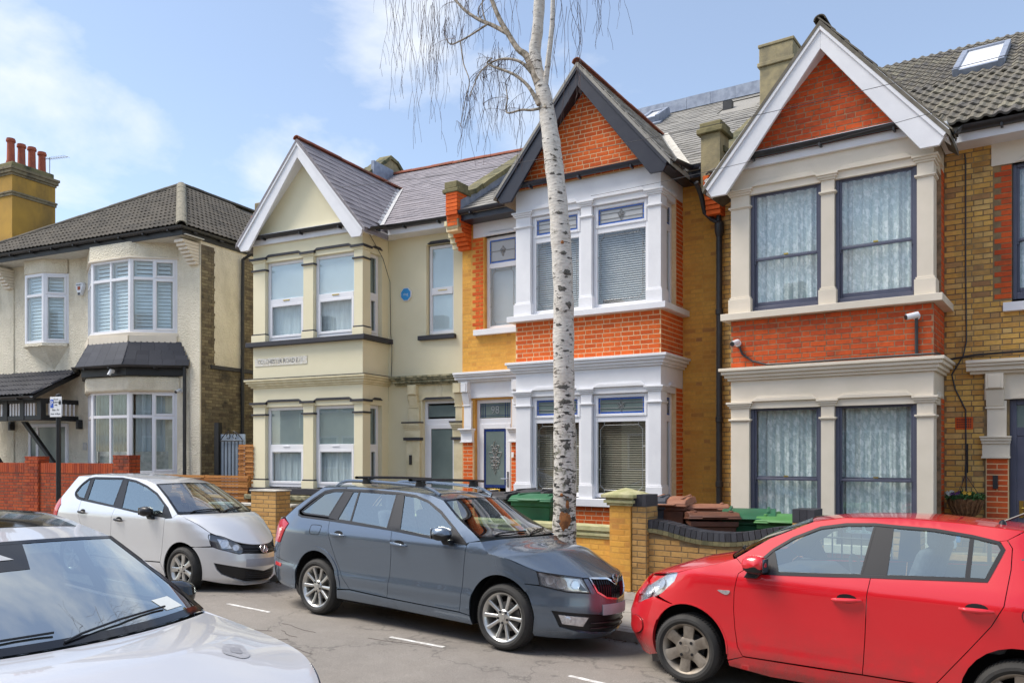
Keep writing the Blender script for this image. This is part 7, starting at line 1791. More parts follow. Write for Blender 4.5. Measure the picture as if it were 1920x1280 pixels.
def common(car, D, pm):
    """Panels shared by every body: lists in (x, z) for the sides and (degrees, z) round the nose."""
    for sg in (-1, 1):
        for nm, poly, lab in D['panels']:
            o = car.patch(nm, 'side', poly, pm, sg)
            for h in D['handles']:
                if h[0] == nm and (nm, h[1]) : car.handle(*h[1:], sg, D['handle_mat'], o) if inpoly(((h[1] + h[3]) / 2, h[2]), poly) else None
        for nm, poly in D['strips']: car.patch(nm, 'side', poly, pm, sg, gap=0)
        glass_row(car, D['glass'], D['black'], D['dlo'], sg, D.get('glassmat', 'car_glass'))
        if 'tail' in D: car.patch('tail_light', 'side', D['tail'], 'lamp_red', sg, .008, .02, .06, gap=0)
    car.loft('roof', *D['roof']); car.top('roof', 'roof', D.get('roofmat', pm), nt=16)
    car.loft('screen', *D['screen']); ws = car.top('windscreen', 'screen', D.get('screenmat', 'screen_glass'), off=.002, back=False, thick=0)
    car.loft('bonnet', *D['bonnet'][:4], front=D['bonnet'][4]); bn = car.top('bonnet', 'bonnet', pm, .015, 1, nt=20, nv=30)
    car.loft('hatch', *D['hatch']); ht = car.top('tailgate', 'hatch', pm, nt=10); car.top('rear_window', 'hatch', 'black_gloss', .12, .62, -.8, .8, off=.004, back=False, parent=ht)
    f = car.lofts['screen']; b = MB()                                       # black cowl and screen edge
    for t0, t1, v0, v1 in ((0, .06, -1, 1), (.965, 1, -1, 1), (0, 1, -1, -.955), (0, 1, .955, 1)):
        b.grid([[f(t0 + (t1 - t0) * i / 8, v0 + (v1 - v0) * j / 16, .005) for j in range(17)] for i in range(9)])
    b.build('screen_surround', 'black_gloss', ws, smooth=True)
    for v0, v1, tt in ((-.75, -.02, .10), (.0, .70, .12)):
        MB().tube([f(.02, v0, .012), f(.05, v0 + .1, .02), f(tt * .8, (v0 + v1) / 2, .022), f(tt, v1, .016)], D.get('wiper', .009), 6).build('wiper', 'trim_black', car.o)
    return ws, bn
# ---- blue grey estate
C = Car('oct', 'estate_car', 'blue grey estate car with roof bars parked in front of the birch', OCT); c = OCT
PHI = lambda x, z: c.phi(x, z)
dr = [(-1.182, 1.062), (-1.165, .98), (-1.13, .893), (-1.017, .647), (-.90, .46), (-.779, .328)]; bs = [(-.20, .305), (-.165, .55), (-.145, .78), (-.15, .90), (-.177, 1.025)]; fs_ = [(.881, .952), (.859, .75), (.835, .5), (.805, .283)]
RA, FA = (-1.345, .33, .365, .382), (1.30, .325, .365, .378)
dlo = [(-1.124, 1.422), (-1.30, 1.413), (-1.445, 1.385), (-1.62, 1.27), (-1.785, 1.145), (-1.755, 1.10), (-1.689, 1.082), (-1.19, 1.070), (-.19, 1.031), (.325, .995), (.87, .964), (.66, 1.107), (.415, 1.259), (.20, 1.352), (-.005, 1.402), (-.244, 1.420), (-.70, 1.428)]
D = dict(
 panels=[('rear_door', [(-.177, 1.025)] + [(-.6, 1.045)] + dr + bs[:-1], None), ('front_door', [(-.177, 1.025), (.325, .990)] + fs_ + bs[:-1], None),
  ('fender', [(.881, .952), (.905, .985), (1.045, 1.003), (1.155, .900), (1.387, .863), (1.60, .797), (1.680, .768), (1.720, .64), (1.494, .645)] + arc(*FA, 58, 186) + [(.94, .265)] + fs_[::-1][:-1], None),
  ('sill', [(-.779, .322), (-.2, .299), (.805, .277), (.935, .262), (.955, .17), (-.218, .197), (-1.0, .20), (-.985, .30)], None),
  ('rear_quarter', dr + [(-.985, .31)] + arc(*RA, -4, 184) + [(-1.73, .22), (-2.0, .24), (-2.2, .27), (-2.2, .745), (-2.074, .745), (-1.904, .985), (-2.05, 1.045), (-1.883, 1.18), (-1.661, 1.325), (-1.50, 1.432), (-1.10, 1.448), (-1.124, 1.432), (-1.30, 1.423), (-1.45, 1.395), (-1.63, 1.28), (-1.80, 1.145), (-1.765, 1.09), (-1.689, 1.073), (-1.19, 1.063)][:-1], None)],
 strips=[('roof_rail_panel', [(-1.10, 1.448), (-.97, 1.455), (-.306, 1.446), (.0, 1.434), (.221, 1.413), (.40, 1.369), (.663, 1.204), (.896, 1.087), (1.03, 1.012), (.905, .985), (.875, .972), (.66, 1.115), (.415, 1.267), (.20, 1.360), (-.005, 1.410), (-.244, 1.428), (-.70, 1.436), (-1.10, 1.430)])],
 glass=[('quarter_window', [(-1.124, 1.404), (-1.30, 1.395), (-1.442, 1.361), (-1.724, 1.14), (-1.663, 1.119), (-1.225, 1.107)]), ('rear_door_window', [(-.979, 1.406), (-.881, 1.413), (-.291, 1.408), (-.257, 1.04), (-.844, 1.072), (-1.068, 1.081)]),
  ('front_door_window', [(-.178, 1.402), (0, 1.392), (.2, 1.345), (.415, 1.245), (.63, 1.115), (.66, .987), (.325, 1.005), (-.071, 1.037)])],
 black=[('door_pillar', [(-.291, 1.415), (-.178, 1.404), (-.071, 1.035), (-.257, 1.037)]), ('rear_pillar', [(-1.124, 1.41), (-.979, 1.41), (-1.068, 1.076), (-1.225, 1.09)]), ('window_divider', [(-.895, 1.414), (-.867, 1.414), (-.83, 1.071), (-.858, 1.071)]), ('mirror_sail', [(.63, 1.12), (.878, .968), (.66, .985)])],
 dlo=dlo, handles=[('rear_door', -1.085, .926, -.87, .914), ('front_door', -.146, .898, .073, .876)], handle_mat='paint_blue', tail=[(-1.904, .985), (-2.074, .745), (-2.30, .745), (-2.26, 1.0), (-2.06, 1.03)],
 roof=([(.40, 1.371), (.221, 1.416), (0, 1.437), (-.306, 1.449), (-.971, 1.458), (-1.475, 1.445)], [(0, .085), (.25, .0), (.8, 0), (1, -.08)], [(0, .03), (.4, .036), (1, .02)], 2.2),
 screen=([(1.025, 1.035), (.896, 1.089), (.663, 1.206), (.40, 1.371)], [(0, .16), (1, .085)], [(0, .004), (1, .03)], 2.3),
 bonnet=([(1.047, 1.006), (1.155, .905), (1.387, .868), (1.60, .80), (1.685, .772)], [(0, .165), (1, .3)], [(0, .028), (.2, .09), (.6, .11), (1, .03)], 3.0, lambda v: .722 + .048 * v ** 5),
 hatch=([(-1.475, 1.445), (-1.661, 1.328), (-1.883, 1.185), (-2.10, 1.03)], [(0, -.08), (1, -.30)], [(0, .02), (1, .0)], 2.2))
ws, bn = common(C, D, 'paint_blue')
low = [(0, .36), (28, .385), (53.7, .41), (48.2, .262), (34, .215), (20.6, .195), (0, .185)]
bump = [(0, .505), (13, .525), (22, .588), (26.4, .716), (30.3, .714), (26.8, .578), (44, .588), (60.2, .634), (PHI(1.494, .645), .645)] + [(PHI(x, z), z) for x, z in arc(*FA, 56, -22, 10)] + [(63, .15), (40, .14), (14, .134), (0, .138)]
C.patch('front_bumper', 'front', [(-a, b) for a, b in bump] + bump[::-1], 'paint_blue', 1, 0, .03, .06, holes=[[(-a, b) for a, b in low] + low[::-1]])
lg_ = C.patch('lower_grille', 'front', [(-a * 1.02, b) for a, b in low] + [(a * 1.02, b) for a, b in low[::-1]], 'trim_black', 1, -.025, 0, .06, gap=0)
slats(C, 'grille_bar', lambda a, z: c.front(a, z, -.012), [((a, z), (a + 6, z)) for z in (.245, .295) for a in range(-26, 26, 6)], 'trim_black', lg_, .007)
for sg in (-1, 1):
    m = lambda L: [(sg * a, b) for a, b in L]
    fg = C.patch('fog_lamp', 'front', m([(49.5, .374), (28.5, .352), (32, .268), (46.5, .291)]), 'lamp_silver', 1, -.006, .02, .05, gap=0, back=False)
    Mx, b = badge_ring(C, fg, sg * 43.5, .33, .036, -.004); link('fog_lens', b.lathe([(.034, .0), (.034, .008), (.02, .012), (.001, .012)], n=18).mesh('fog_lens'), 'lamp_silver', fg, Mx)
    hlp = m([(61.2, .766), (31.4, .724), (26.8, .583), (44, .593), (60.4, .638)]); hp = C.patch('headlight', 'front', hlp, 'lamp_silver', 1, -.030, .0, .05, gap=0)
    C.patch('headlight_lens', 'front', hlp, 'lamp_glass', 1, .002, .012, .05, gap=.002, back=False, parent=hp); C.ribbon('headlight_seal', 'front', hlp, .010, 'trim_black', 1, .003, True, hp)
    C.patch('lamp_corner', 'front', m([(33.5, .68), (28.5, .60), (34, .60), (36, .68)]), 'trim_black', 1, -.022, 0, .05, gap=0, back=False, parent=hp)
    for a, z, r_ in ((36.5, .655, .040), (46, .66, .045), (53.5, .69, .04)):
        Mx, b = badge_ring(C, hp, sg * a, z, r_, -.024); link('lamp_bowl', b.lathe([(r_ * .9, .004), (r_ * .6, -.012), (.001, -.014)], n=20).mesh('lamp_bowl'), 'lamp_silver' if a > 40 else 'chrome', hp, Mx)
    C.patch('rear_wheel_lip' if False else 'arch_lip', 'side', arc(*RA, 0, 180, 18) + arc(RA[0], RA[1], RA[2] + .045, RA[3] + .045, 180, 0, 18), 'paint_blue', sg, .008, .01, .05, gap=0, back=False)
    C.patch('arch_lip', 'side', arc(*FA, 40, 180, 18) + arc(FA[0], FA[1], FA[2] + .045, FA[3] + .045, 180, 40, 18), 'paint_blue', sg, .008, .01, .05, gap=0, back=False)
    C.ribbon('fuel_flap' if sg < 0 else 'panel_line', 'side', spline([(-1.44, 1.0), (-1.30, 1.0), (-1.285, .975), (-1.30, .91), (-1.33, .895), (-1.44, .895), (-1.465, .92), (-1.465, .975)], 3, True), .006, 'void', sg, .001, True)
    for x, z, r_ in ((1.339, .300, .315), (-1.335, .297, .315)): C.wheel(x, z, sg, .690, r_, .232, 'ten')
    C.mirror(.60, sg * .70, 1.05, sg, 'paint_blue', .27, .145, .17, .2)
    C.ribbon('bumper_seam', 'side', [(-1.73, .517), (-2.2, .56)], .006, 'void', sg, .001)
    C.patch('rear_reflector', 'side', [(-2.02, .50), (-2.02, .46), (-2.2, .465), (-2.2, .505)], 'lamp_red', sg, .004, .01, .06, gap=0, back=False)
    C.patch('mud_flap', 'side', [(-1.70, .30), (-1.62, .16), (-1.70, .15), (-1.74, .28)], 'trim_black', sg, -.01, .02, .06, gap=0, back=False)
    rail = [(-1.30, 1.455), (-1.20, 1.505), (-1.0, 1.525), (-.3, 1.520), (.10, 1.492), (.30, 1.425)]
    MB().tube(smooth_path([Vector((x, sg * (c.S(x, 1.45) - .025), z)) for x, z in rail], [.018] * 6, 5)[0], .019, 10).build('roof_rail', 'paint_blue', C.o, smooth=True)
C.patch('rear_bumper', 'rear', [(-54, .27), (54, .27), (54, 1.03), (-54, 1.03)], 'paint_blue', 1, 0, .01, .09)
gr = [(0, .645), (4.5, .685), (9, .712), (25.2, .722), (21.4, .592), (12.8, .532), (0, .511)]; gp_ = [(-a, b) for a, b in gr] + gr[::-1]
gg = C.patch('grille', 'front', gp_, 'void', 1, -.03, 0, .05, gap=0); C.ribbon('grille_surround', 'front', gp_, .017, 'chrome', 1, .006, True, gg, .02)
def gz(a):
    a = abs(a); f_ = lambda L: CarShape.tab(L, a)
    return f_([(0, .655), (4.5, .69), (9, .707), (24, .712)]), f_([(0, .52), (12.8, .54), (21, .60), (24, .70)])
for k in range(19):
    a = -21.6 + k * 2.4; z1, z0 = gz(a)
    if z1 - z0 > .03: MB().tube([c.front(a, z0, -.012), c.front(a, (z0 + z1) / 2, -.004), c.front(a, z1, -.012)], .0065, 6).build('grille_slat', 'black_gloss', gg, smooth=True)
Mx, b = badge_ring(C, bn, 0, .705, .043, .012); b.lathe([(.040, 0), (.040, .006), (.001, .008)], n=24); bo = link('badge', b.mesh('badge'), 'chrome', C.o, Mx)
bw = MB()                                                   # winged arrow in a dark ring
bw.prism([(-.026, -.004), (.012, -.004), (.012, -.014), (.028, .0), (.012, .014), (.012, .004), (-.026, .004)], lambda x, y: (x, y, .008), lambda x, y: (x, y, .0105))
for k in range(3): bw.prism([(-.022 + k * .010, .006), (-.014 + k * .010, .006), (-.020 + k * .010, .022), (-.026 + k * .010, .020)], lambda x, y: (x, y, .008), lambda x, y: (x, y, .0105))
bw.build('badge_arrow', 'trim_black', bo)
C.patch('number_plate', 'front', [(-17, .372), (17, .372), (17, .472), (-17, .472)], 'plate_grey', 1, .008, .012, .06, gap=0, back=False)
for xb in (-.80, .02):
    b = MB(); P = [(xb, y, 1.575 - .02 * abs(y) ** 2) for y in (-.62, -.3, 0, .3, .62)]
    rows = [[(xb - .035, p[1], p[2]), (xb - .02, p[1], p[2] + .016), (xb + .02, p[1], p[2] + .016), (xb + .035, p[1], p[2]), (xb + .02, p[1], p[2] - .012), (xb - .02, p[1], p[2] - .012), (xb - .035, p[1], p[2])] for p in P]
    rk = thing('roof_bar', 'x', 'x'); del rk['category']; del rk['label']; rk.parent = C.o
    b.grid(rows).build('bar', 'trim_black', rk); shade(rk.children[0], 40)
    for sg in (-1, 1):
        y = sg * (c.S(xb, 1.45) - .02)
        MB().prism([(xb - .05, 1.565), (xb + .05, 1.565), (xb + .045, 1.54), (xb + .06, 1.50), (xb - .06, 1.50), (xb - .045, 1.54)], lambda x, z: (x, y - .03, z), lambda x, z: (x, y + .03, z)).build('bar_foot', 'trim_black', rk, bevel=.008)
    if xb < -.5: pass
C.interior(-.35, -1.05, .62, .76)
f = C.lofts['screen']; MB().add([f(.42, .02, -.03), f(.42, .22, -.03), f(.62, .20, -.03), f(.62, .04, -.03)], [(0, 1, 2, 3)]).build('permit_paper', 'paper_white', C.o); MB().add([f(.22, .04, -.03), f(.22, .26, -.03), f(.36, .24, -.03), f(.36, .05, -.03)], [(0, 1, 2, 3)]).build('permit_paper', 'paper_blue', C.o)
C.finish(-2.1, 1.75, [(-1.345, .375), (1.30, .37)], .60)
# ---- red hatchback
C = Car('i20', 'hatchback', 'bright red hatchback with a grimy sill, nose towards the estate car', I20); c = I20; PHI = lambda x, z: c.phi(x, z)
bs = [(-.202, .298), (-.215, .6), (-.224, .887), (-.24, 1.024)]; fr_ = [(.752, .945), (.78, .80), (.785, .65), (.773, .493), (.75, .36), (.704, .287)]; rr_ = [(-1.118, 1.153), (-1.09, .912), (-1.019, .769), (-.869, .561), (-.698, .331), (-.66, .300)]
FA, RA = (1.19, .285, .357, .364), (-1.19, .275, .352, .362)
dlo = [(.60, .962), (.66, .985), (.50, 1.152), (.36, 1.252), (.161, 1.347), (-.02, 1.383), (-.226, 1.396), (-.35, 1.391), (-.63, 1.384), (-.871, 1.357), (-1.033, 1.326), (-1.068, 1.279), (-.98, 1.066), (-.861, 1.060), (-.34, 1.027), (-.171, 1.017), (.035, 1.000)]
D = dict(
 panels=[('front_door', [(-.24, 1.022), (.035, .998), (.60, .957), (.70, .985)] + fr_ + bs[:-1], None),
  ('rear_door', [(-.24, 1.024), (-.34, 1.024), (-.861, 1.056), (-.985, 1.062), (-1.076, 1.28), (-1.04, 1.335), (-1.085, 1.345), (-1.118, 1.293)] + rr_ + bs[:-1], None),
  ('fender', [(.752, .945), (.70, .985), (.787, 1.062), (.943, 1.002), (1.192, .932), (1.30, .893), (1.33, .815), (1.50, .665), (1.33, .62)] + arc(*FA, 67, 186) + [(.83, .235), (.704, .280)] + fr_[::-1][:-1], None),
  ('sill', [(.704, .281), (.015, .286), (-.202, .292), (-.66, .294), (-.845, .31), (-.865, .19), (-.5, .155), (.486, .150), (.82, .187), (.83, .23)], None),
  ('rear_quarter', [(-1.118, 1.293), (-1.085, 1.345), (-1.177, 1.405), (-1.45, 1.34), (-1.66, 1.08), (-1.70, .85), (-1.70, .25), (-1.56, .25)] + arc(*RA, 184, 5)[:] + [(-.70, .31)] + rr_[::-1][1:], None)],
 strips=[('door_frame', [(.787, 1.064), (.539, 1.236), (.228, 1.384), (.0, 1.428), (-.434, 1.450), (-.807, 1.438), (-1.177, 1.410), (-1.085, 1.345), (-1.04, 1.335), (-.871, 1.365), (-.63, 1.392), (-.35, 1.399), (-.226, 1.404), (-.02, 1.391), (.161, 1.355), (.36, 1.260), (.50, 1.160), (.665, .99), (.70, .985)])],
 glass=[('front_door_window', [(-.226, 1.388), (-.02, 1.375), (.161, 1.34), (.36, 1.246), (.50, 1.146), (.44, .982), (.035, 1.008), (-.171, 1.025)]), ('rear_door_window', [(-.35, 1.383), (-.63, 1.377), (-.871, 1.350), (-1.033, 1.318), (-1.058, 1.279), (-.973, 1.074), (-.861, 1.068), (-.34, 1.035)])],
 black=[('door_pillar', [(-.226, 1.395), (-.35, 1.389), (-.34, 1.029), (-.171, 1.02)]), ('window_divider', [(-.855, 1.352), (-.887, 1.348), (-.880, 1.068), (-.845, 1.066)]), ('mirror_sail', [(.50, 1.150), (.655, .985), (.60, .965), (.44, .980)])],
 dlo=dlo, handles=[('front_door', .021, .828, -.19, .843), ('rear_door', -.826, .867, -1.034, .870)], handle_mat='paint_red',
 roof=([(.228, 1.388), (0, 1.432), (-.434, 1.454), (-.807, 1.442), (-1.177, 1.415)], [(0, .10), (.3, 0), (1, -.05)], [(0, .012), (.5, .016), (1, .01)], 2.2),
 screen=([(.80, 1.065), (.539, 1.24), (.228, 1.388)], [(0, .16), (1, .10)], [(0, .0), (1, .014)], 2.2),
 bonnet=([(.80, 1.055), (.943, 1.002), (1.192, .932), (1.30, .896)], [(0, .17), (1, .3)], [(0, .01), (.4, .03), (1, .01)], 2.4, lambda v: .80 + .096 * v ** 2.2),
 hatch=([(-1.177, 1.415), (-1.45, 1.34), (-1.66, 1.08)], [(0, -.05), (1, -.15)], [(0, .01), (1, .0)], 2.2))
ws, bn = common(C, D, 'paint_red')
bump = [(0, .66), (20, .64), (36, .62), (38.7, .552), (54, .652), (PHI(1.33, .62), .62)] + [(PHI(x, z), z) for x, z in arc(*FA, 64, -18, 9)] + [(58, .16), (46, .114), (20, .11), (0, .11)]
low = [(0, .36), (22, .36), (26, .20), (0, .19)]
C.patch('front_bumper', 'front', [(-a, b) for a, b in bump] + bump[::-1], 'paint_red', 1, 0, .03, .06, holes=[[(-a, b) for a, b in low] + low[::-1]]); C.patch('lower_grille', 'front', [(-a, b) for a, b in low] + low[::-1], 'trim_black', 1, -.02, 0, .08, gap=0)
nose_ = [(0, .80), (20, .79), (40, .74), (36, .625), (20, .645), (0, .665)]; C.patch('nose_panel', 'front', [(-a, b) for a, b in nose_] + nose_[::-1], 'paint_red', 1, 0, .02, .06)
nb_ = [(0, .79), (20, .795), (45, .845), (58, .893), (67, .905), (67, .80), (54, .645), (38, .60), (0, .655)]; C.patch('nose_frame', 'front', [(-a, b) for a, b in nb_] + nb_[::-1], 'paint_red', 1, -.032, 0, .06, gap=0, back=False)
for sg in (-1, 1):
    m = lambda L: [(sg * a, b) for a, b in L]
    hlp = m(spline([(65, .895), (66.5, .84), (62, .735), (54, .655), (45, .590), (38.7, .555), (35, .62), (42, .74), (52, .84), (60, .885)], 3, True)); hp = C.patch('headlight', 'front', hlp, 'lamp_silver', 1, -.02, 0, .05, gap=0)
    C.patch('headlight_lens', 'front', hlp, 'lamp_glass', 1, .003, .012, .05, gap=.001, back=False, parent=hp)
    for a, z, r_ in ((46, .68, .05), (55, .77, .045)):
        Mx, b = badge_ring(C, hp, sg * a, z, r_, -.014); link('lamp_bowl', b.lathe([(r_ * .9, .004), (r_ * .5, -.012), (.001, -.012)], n=20).mesh('lamp_bowl'), 'lamp_silver', hp, Mx)
    fp = spline([(48, .42), (42, .445), (35, .42), (31, .34), (36, .285), (44, .30), (49, .35)], 3, True)
    C.patch('fog_pod', 'front', m(fp), 'paint_red', 1, .014, .03, .05, gap=0, back=False); C.ribbon('fog_pod_line', 'front', m(fp), .008, 'void', 1, .003, True)
    for x, z in ((1.193, .268), (-1.19, .262)): C.wheel(x, z, sg, .705, .285, .205, 'six')
    C.mirror(.575, sg * .70, 1.035, sg, 'paint_red', .25, .15, .16, .35)
    C.patch('side_indicator', 'side', spline([(.92, .795), (.86, .80), (.815, .80), (.825, .775), (.855, .765)], 3, True), 'lamp_silver', sg, .006, .01, .03, gap=0, back=False)
    for k, (x, q) in enumerate(((-.47, .055), (-.40, .05))): pass
    C.patch('mud_spat', 'side', [(1.50, .20), (1.62, .18), (1.60, .06), (1.50, .09)], 'trim_black', sg, -.012, .02, .06, gap=0, back=False)
    C.ribbon('fuel_flap', 'side', arc(-1.27, .86, .075, .075, 0, 350, 20), .006, 'void', sg, .001, True)
    fz = arc(*FA, 30, 180, 18); C.ribbon('arch_edge', 'side', fz, .012, 'paint_red', sg, .004)
C.patch('rear_bumper', 'rear', [(-60, .22), (60, .22), (60, 1.06), (-60, 1.06)], 'paint_red', 1, 0, .01, .1)
b = MB(); b.tube([(-1.02, 0.25, 1.45), (-1.06, .25, 1.47), (-1.45, .27, 1.67)], .008, 6).lathe([(.03, 1.43), (.02, 1.46), (.005, 1.47)], (-1.03, .25, 0), n=12); b.build('roof_aerial', 'trim_black', C.o)
C.interior(-.45, -1.05, .62, .78); C.finish(-1.6, 1.55, [(-1.19, .36), (1.19, .36)], .62)
# ---- silver hatchback
C = Car('polo', 'hatchback', 'silver five door hatchback with black mirrors behind the estate car', POLO); c = POLO; PHI = lambda x, z: c.phi(x, z)
bs = [(-.33, .33), (-.34, .55), (-.343, .747), (-.33, .9), (-.302, 1.045)]; fr_ = [(.818, .950), (.80, .75), (.77, .5), (.74, .363)]; rr_ = [(-1.15, 1.120), (-1.13, .95), (-1.0, .65), (-.85, .42), (-.80, .338)]
FA, RA = (1.15, .295, .338, .36), (-1.26, .30, .338, .36)
dlo = spline([(-1.18, 1.425), (-1.30, 1.335), (-1.375, 1.215), (-1.264, 1.137), (-1.092, 1.114)], 3) + [(-.328, 1.054), (.358, .991), (.955, .970), (.812, 1.087), (.479, 1.271), (.2, 1.365), (-.083, 1.430), (-.41, 1.460), (-1.05, 1.447)]
D = dict(
 panels=[('front_door', [(-.302, 1.045), (.358, .984), (.80, .963)] + fr_ + bs[:-1], None), ('rear_door', [(-.302, 1.045), (-1.092, 1.106)] + rr_ + bs[:-1], None),
  ('fender', [(.818, .950), (.95, .965), (1.036, 1.018), (1.136, 1.0), (1.35, .912), (1.545, .797), (1.59, .625), (1.385, .605)] + arc(*FA, 60, 186) + [(.815, .25), (.74, .355)] + fr_[::-1][1:-1], None),
  ('sill', [(-.80, .33), (-.33, .323), (.74, .353), (.81, .25), (.82, .17), (0, .17), (-.93, .17), (-.925, .30)], None),
  ('rear_quarter', rr_ + [(-.925, .31)] + arc(*RA, -4, 184) + [(-1.62, .22), (-1.95, .25), (-1.97, .62), (-1.93, 1.02), (-1.80, 1.12), (-1.62, 1.30), (-1.47, 1.45), (-1.15, 1.468), (-1.18, 1.437), (-1.31, 1.34), (-1.388, 1.215), (-1.27, 1.127), (-1.16, 1.12)], None)],
 strips=[('roof_rail_panel', [(-1.15, 1.470), (-1.064, 1.483), (-.434, 1.487), (.10, 1.450), (.375, 1.393), (.703, 1.222), (1.036, 1.022), (.95, .965), (.82, 1.095), (.479, 1.281), (.2, 1.375), (-.083, 1.440), (-.41, 1.469), (-1.05, 1.456), (-1.18, 1.437)])],
 glass=[('quarter_window', [(-1.13, 1.425), (-1.19, 1.40), (-1.29, 1.325), (-1.355, 1.215), (-1.25, 1.150), (-1.10, 1.135)]), ('rear_door_window', [(-1.06, 1.430), (-.382, 1.446), (-.363, 1.066), (-1.02, 1.122)]), ('front_door_window', [(-.266, 1.432), (-.083, 1.415), (.2, 1.352), (.479, 1.258), (.72, 1.125), (.74, 1.0), (.358, 1.002), (-.165, 1.041)])],
 black=[('door_pillar', [(-.382, 1.452), (-.266, 1.440), (-.165, 1.037), (-.363, 1.060)]), ('rear_pillar', [(-1.13, 1.435), (-1.06, 1.437), (-1.02, 1.116), (-1.10, 1.125)]), ('mirror_sail', [(.72, 1.130), (.95, .973), (.74, .995)])],
 dlo=dlo, handles=[('front_door', -.255, .885, -.06, .872), ('rear_door', -1.11, .950, -.93, .938)], handle_mat='trim_black', tail=[(-1.80, 1.12), (-1.66, 1.03), (-1.72, .84), (-1.95, .84), (-1.96, 1.05)],
 roof=([(.375, 1.396), (.10, 1.453), (-.434, 1.490), (-1.064, 1.487), (-1.47, 1.455)], [(0, .10), (.3, 0), (1, -.06)], [(0, .022), (.5, .03), (1, .02)], 2.2),
 screen=([(1.04, 1.022), (.703, 1.226), (.375, 1.396)], [(0, .17), (1, .10)], [(0, .0), (1, .022)], 2.2),
 bonnet=([(1.05, 1.015), (1.136, 1.0), (1.35, .915), (1.545, .80)], [(0, .17), (1, .3)], [(0, .01), (.4, .05), (1, .02)], 2.8, lambda v: .645 + .155 * v ** 2.6),
 hatch=([(-1.47, 1.455), (-1.62, 1.30), (-1.80, 1.12), (-1.93, 1.0)], [(0, -.06), (1, -.18)], [(0, .02), (1, .0)], 2.2))
ws, bn = common(C, D, 'paint_silver')
bump = [(0, .525), (23.4, .538), (29, .528), (51.7, .614), (PHI(1.385, .605), .605)] + [(PHI(x, z), z) for x, z in arc(*FA, 57, -20, 9)] + [(63, .175), (40, .13), (20, .105), (0, .105)]
low = [(0, .29), (24, .345), (52, .407), (49, .32), (45, .262), (32, .195), (20.6, .152), (0, .15)]
C.patch('front_bumper', 'front', [(-a, b) for a, b in bump] + bump[::-1], 'paint_silver', 1, 0, .03, .06, holes=[[(-a, b) for a, b in low] + low[::-1]]); lg_ = C.patch('lower_grille', 'front', [(-a * 1.02, b) for a, b in low] + [(a * 1.02, b) for a, b in low[::-1]], 'trim_black', 1, -.025, 0, .06, gap=0)
slats(C, 'grille_bar', lambda a, z: c.front(a, z, -.014), [((a, .17 + .03 * k + abs(a) * .001), (a + 6, .17 + .03 * k + abs(a + 6) * .001)) for k in range(4) for a in range(-21, 21, 6)], 'black_plastic', lg_, .006)
C.ribbon('intake_trim', 'front', [(50, .34), (44, .285), (32, .215), (22, .175)], .012, 'alloy_dark', -1, .0) if False else None
gr = [(0, .632), (24, .645), (23.6, .541), (0, .528)]; gg = C.patch('grille', 'front', [(-a, b) for a, b in gr] + gr[::-1], 'trim_black', 1, -.02, 0, .06, gap=0)
for z in (.565, .60): MB().tube([c.front(a, z, -.004) for a in range(-23, 24, 3)], .006, 6).build('grille_slat', 'black_gloss', gg, smooth=True)
for sg in (-1, 1):
    m = lambda L: [(sg * a, b) for a, b in L]
    hlp = m(spline([(52.2, .772), (45, .768), (38, .745), (30, .690), (25, .645), (24, .590), (25, .548), (29, .532), (40, .57), (51.7, .618), (53.5, .70)], 2, True)); hp = C.patch('headlight', 'front', hlp, 'bin_slate', 1, -.028, 0, .05, gap=0)
    C.patch('headlight_lens', 'front', hlp, 'lamp_glass', 1, .002, .012, .05, gap=.001, back=False, parent=hp); C.ribbon('headlight_seal', 'front', hlp, .009, 'trim_black', 1, .003, True, hp)
    C.patch('reflector', 'front', m([(46, .72), (38, .71), (34, .60), (44, .595)]), 'lamp_silver', 1, -.02, 0, .05, gap=0, back=False, parent=hp)
    for a, z, r_ in ((40, .66, .052), (30, .61, .040)):
        Mx, b = badge_ring(C, hp, sg * a, z, r_, -.016); link('lamp_bowl', b.lathe([(r_ * .9, .004), (r_ * .5, -.012), (.001, -.012)], n=20).mesh('lamp_bowl'), 'lamp_silver', hp, Mx)
    for x, z in ((1.165, .297), (-1.26, .297)): C.wheel(x, z, sg, .662, .295, .205, 'trim')
    C.mirror(.50, sg * .66, 1.035, sg, 'trim_black', .26, .14, .16)
C.patch('rear_bumper', 'rear', [(-50, .25), (50, .25), (50, 1.0), (-50, 1.0)], 'paint_silver', 1, 0, .01, .1)
Mx, b = badge_ring(C, bn, 0, .585, .058, .012); b.lathe([(.055, -.002), (.055, .0), (.001, .0)], n=24); bo = link('badge', b.mesh('badge'), 'chrome', C.o, Mx)
vb = MB()
for P in ([(-.030, .046), (-.004, -.006)], [(.030, .046), (.004, -.006)], [(-.046, .018), (-.022, -.050)], [(-.022, -.050), (0, .004)], [(0, .004), (.022, -.050)], [(.022, -.050), (.046, .018)]): vb.tube([(q[0], q[1], .005) for q in P], .005, 6)
q_ = vb.build('badge_letters', 'chrome', bo); MB().lathe([(.054, .001), (.054, .002), (.001, .002)], n=24).build('badge_ground', 'navy_paint', bo)
C.patch('number_plate', 'front', [(-22, .360), (22, .360), (22, .462), (-22, .462)], 'plate_grey', 1, .007, .012, .06, gap=0, back=False)
C.interior(-.30, -.95, .56, .78); C.finish(-1.9, 1.6, [(-1.26, .36), (1.15, .36)], .56)
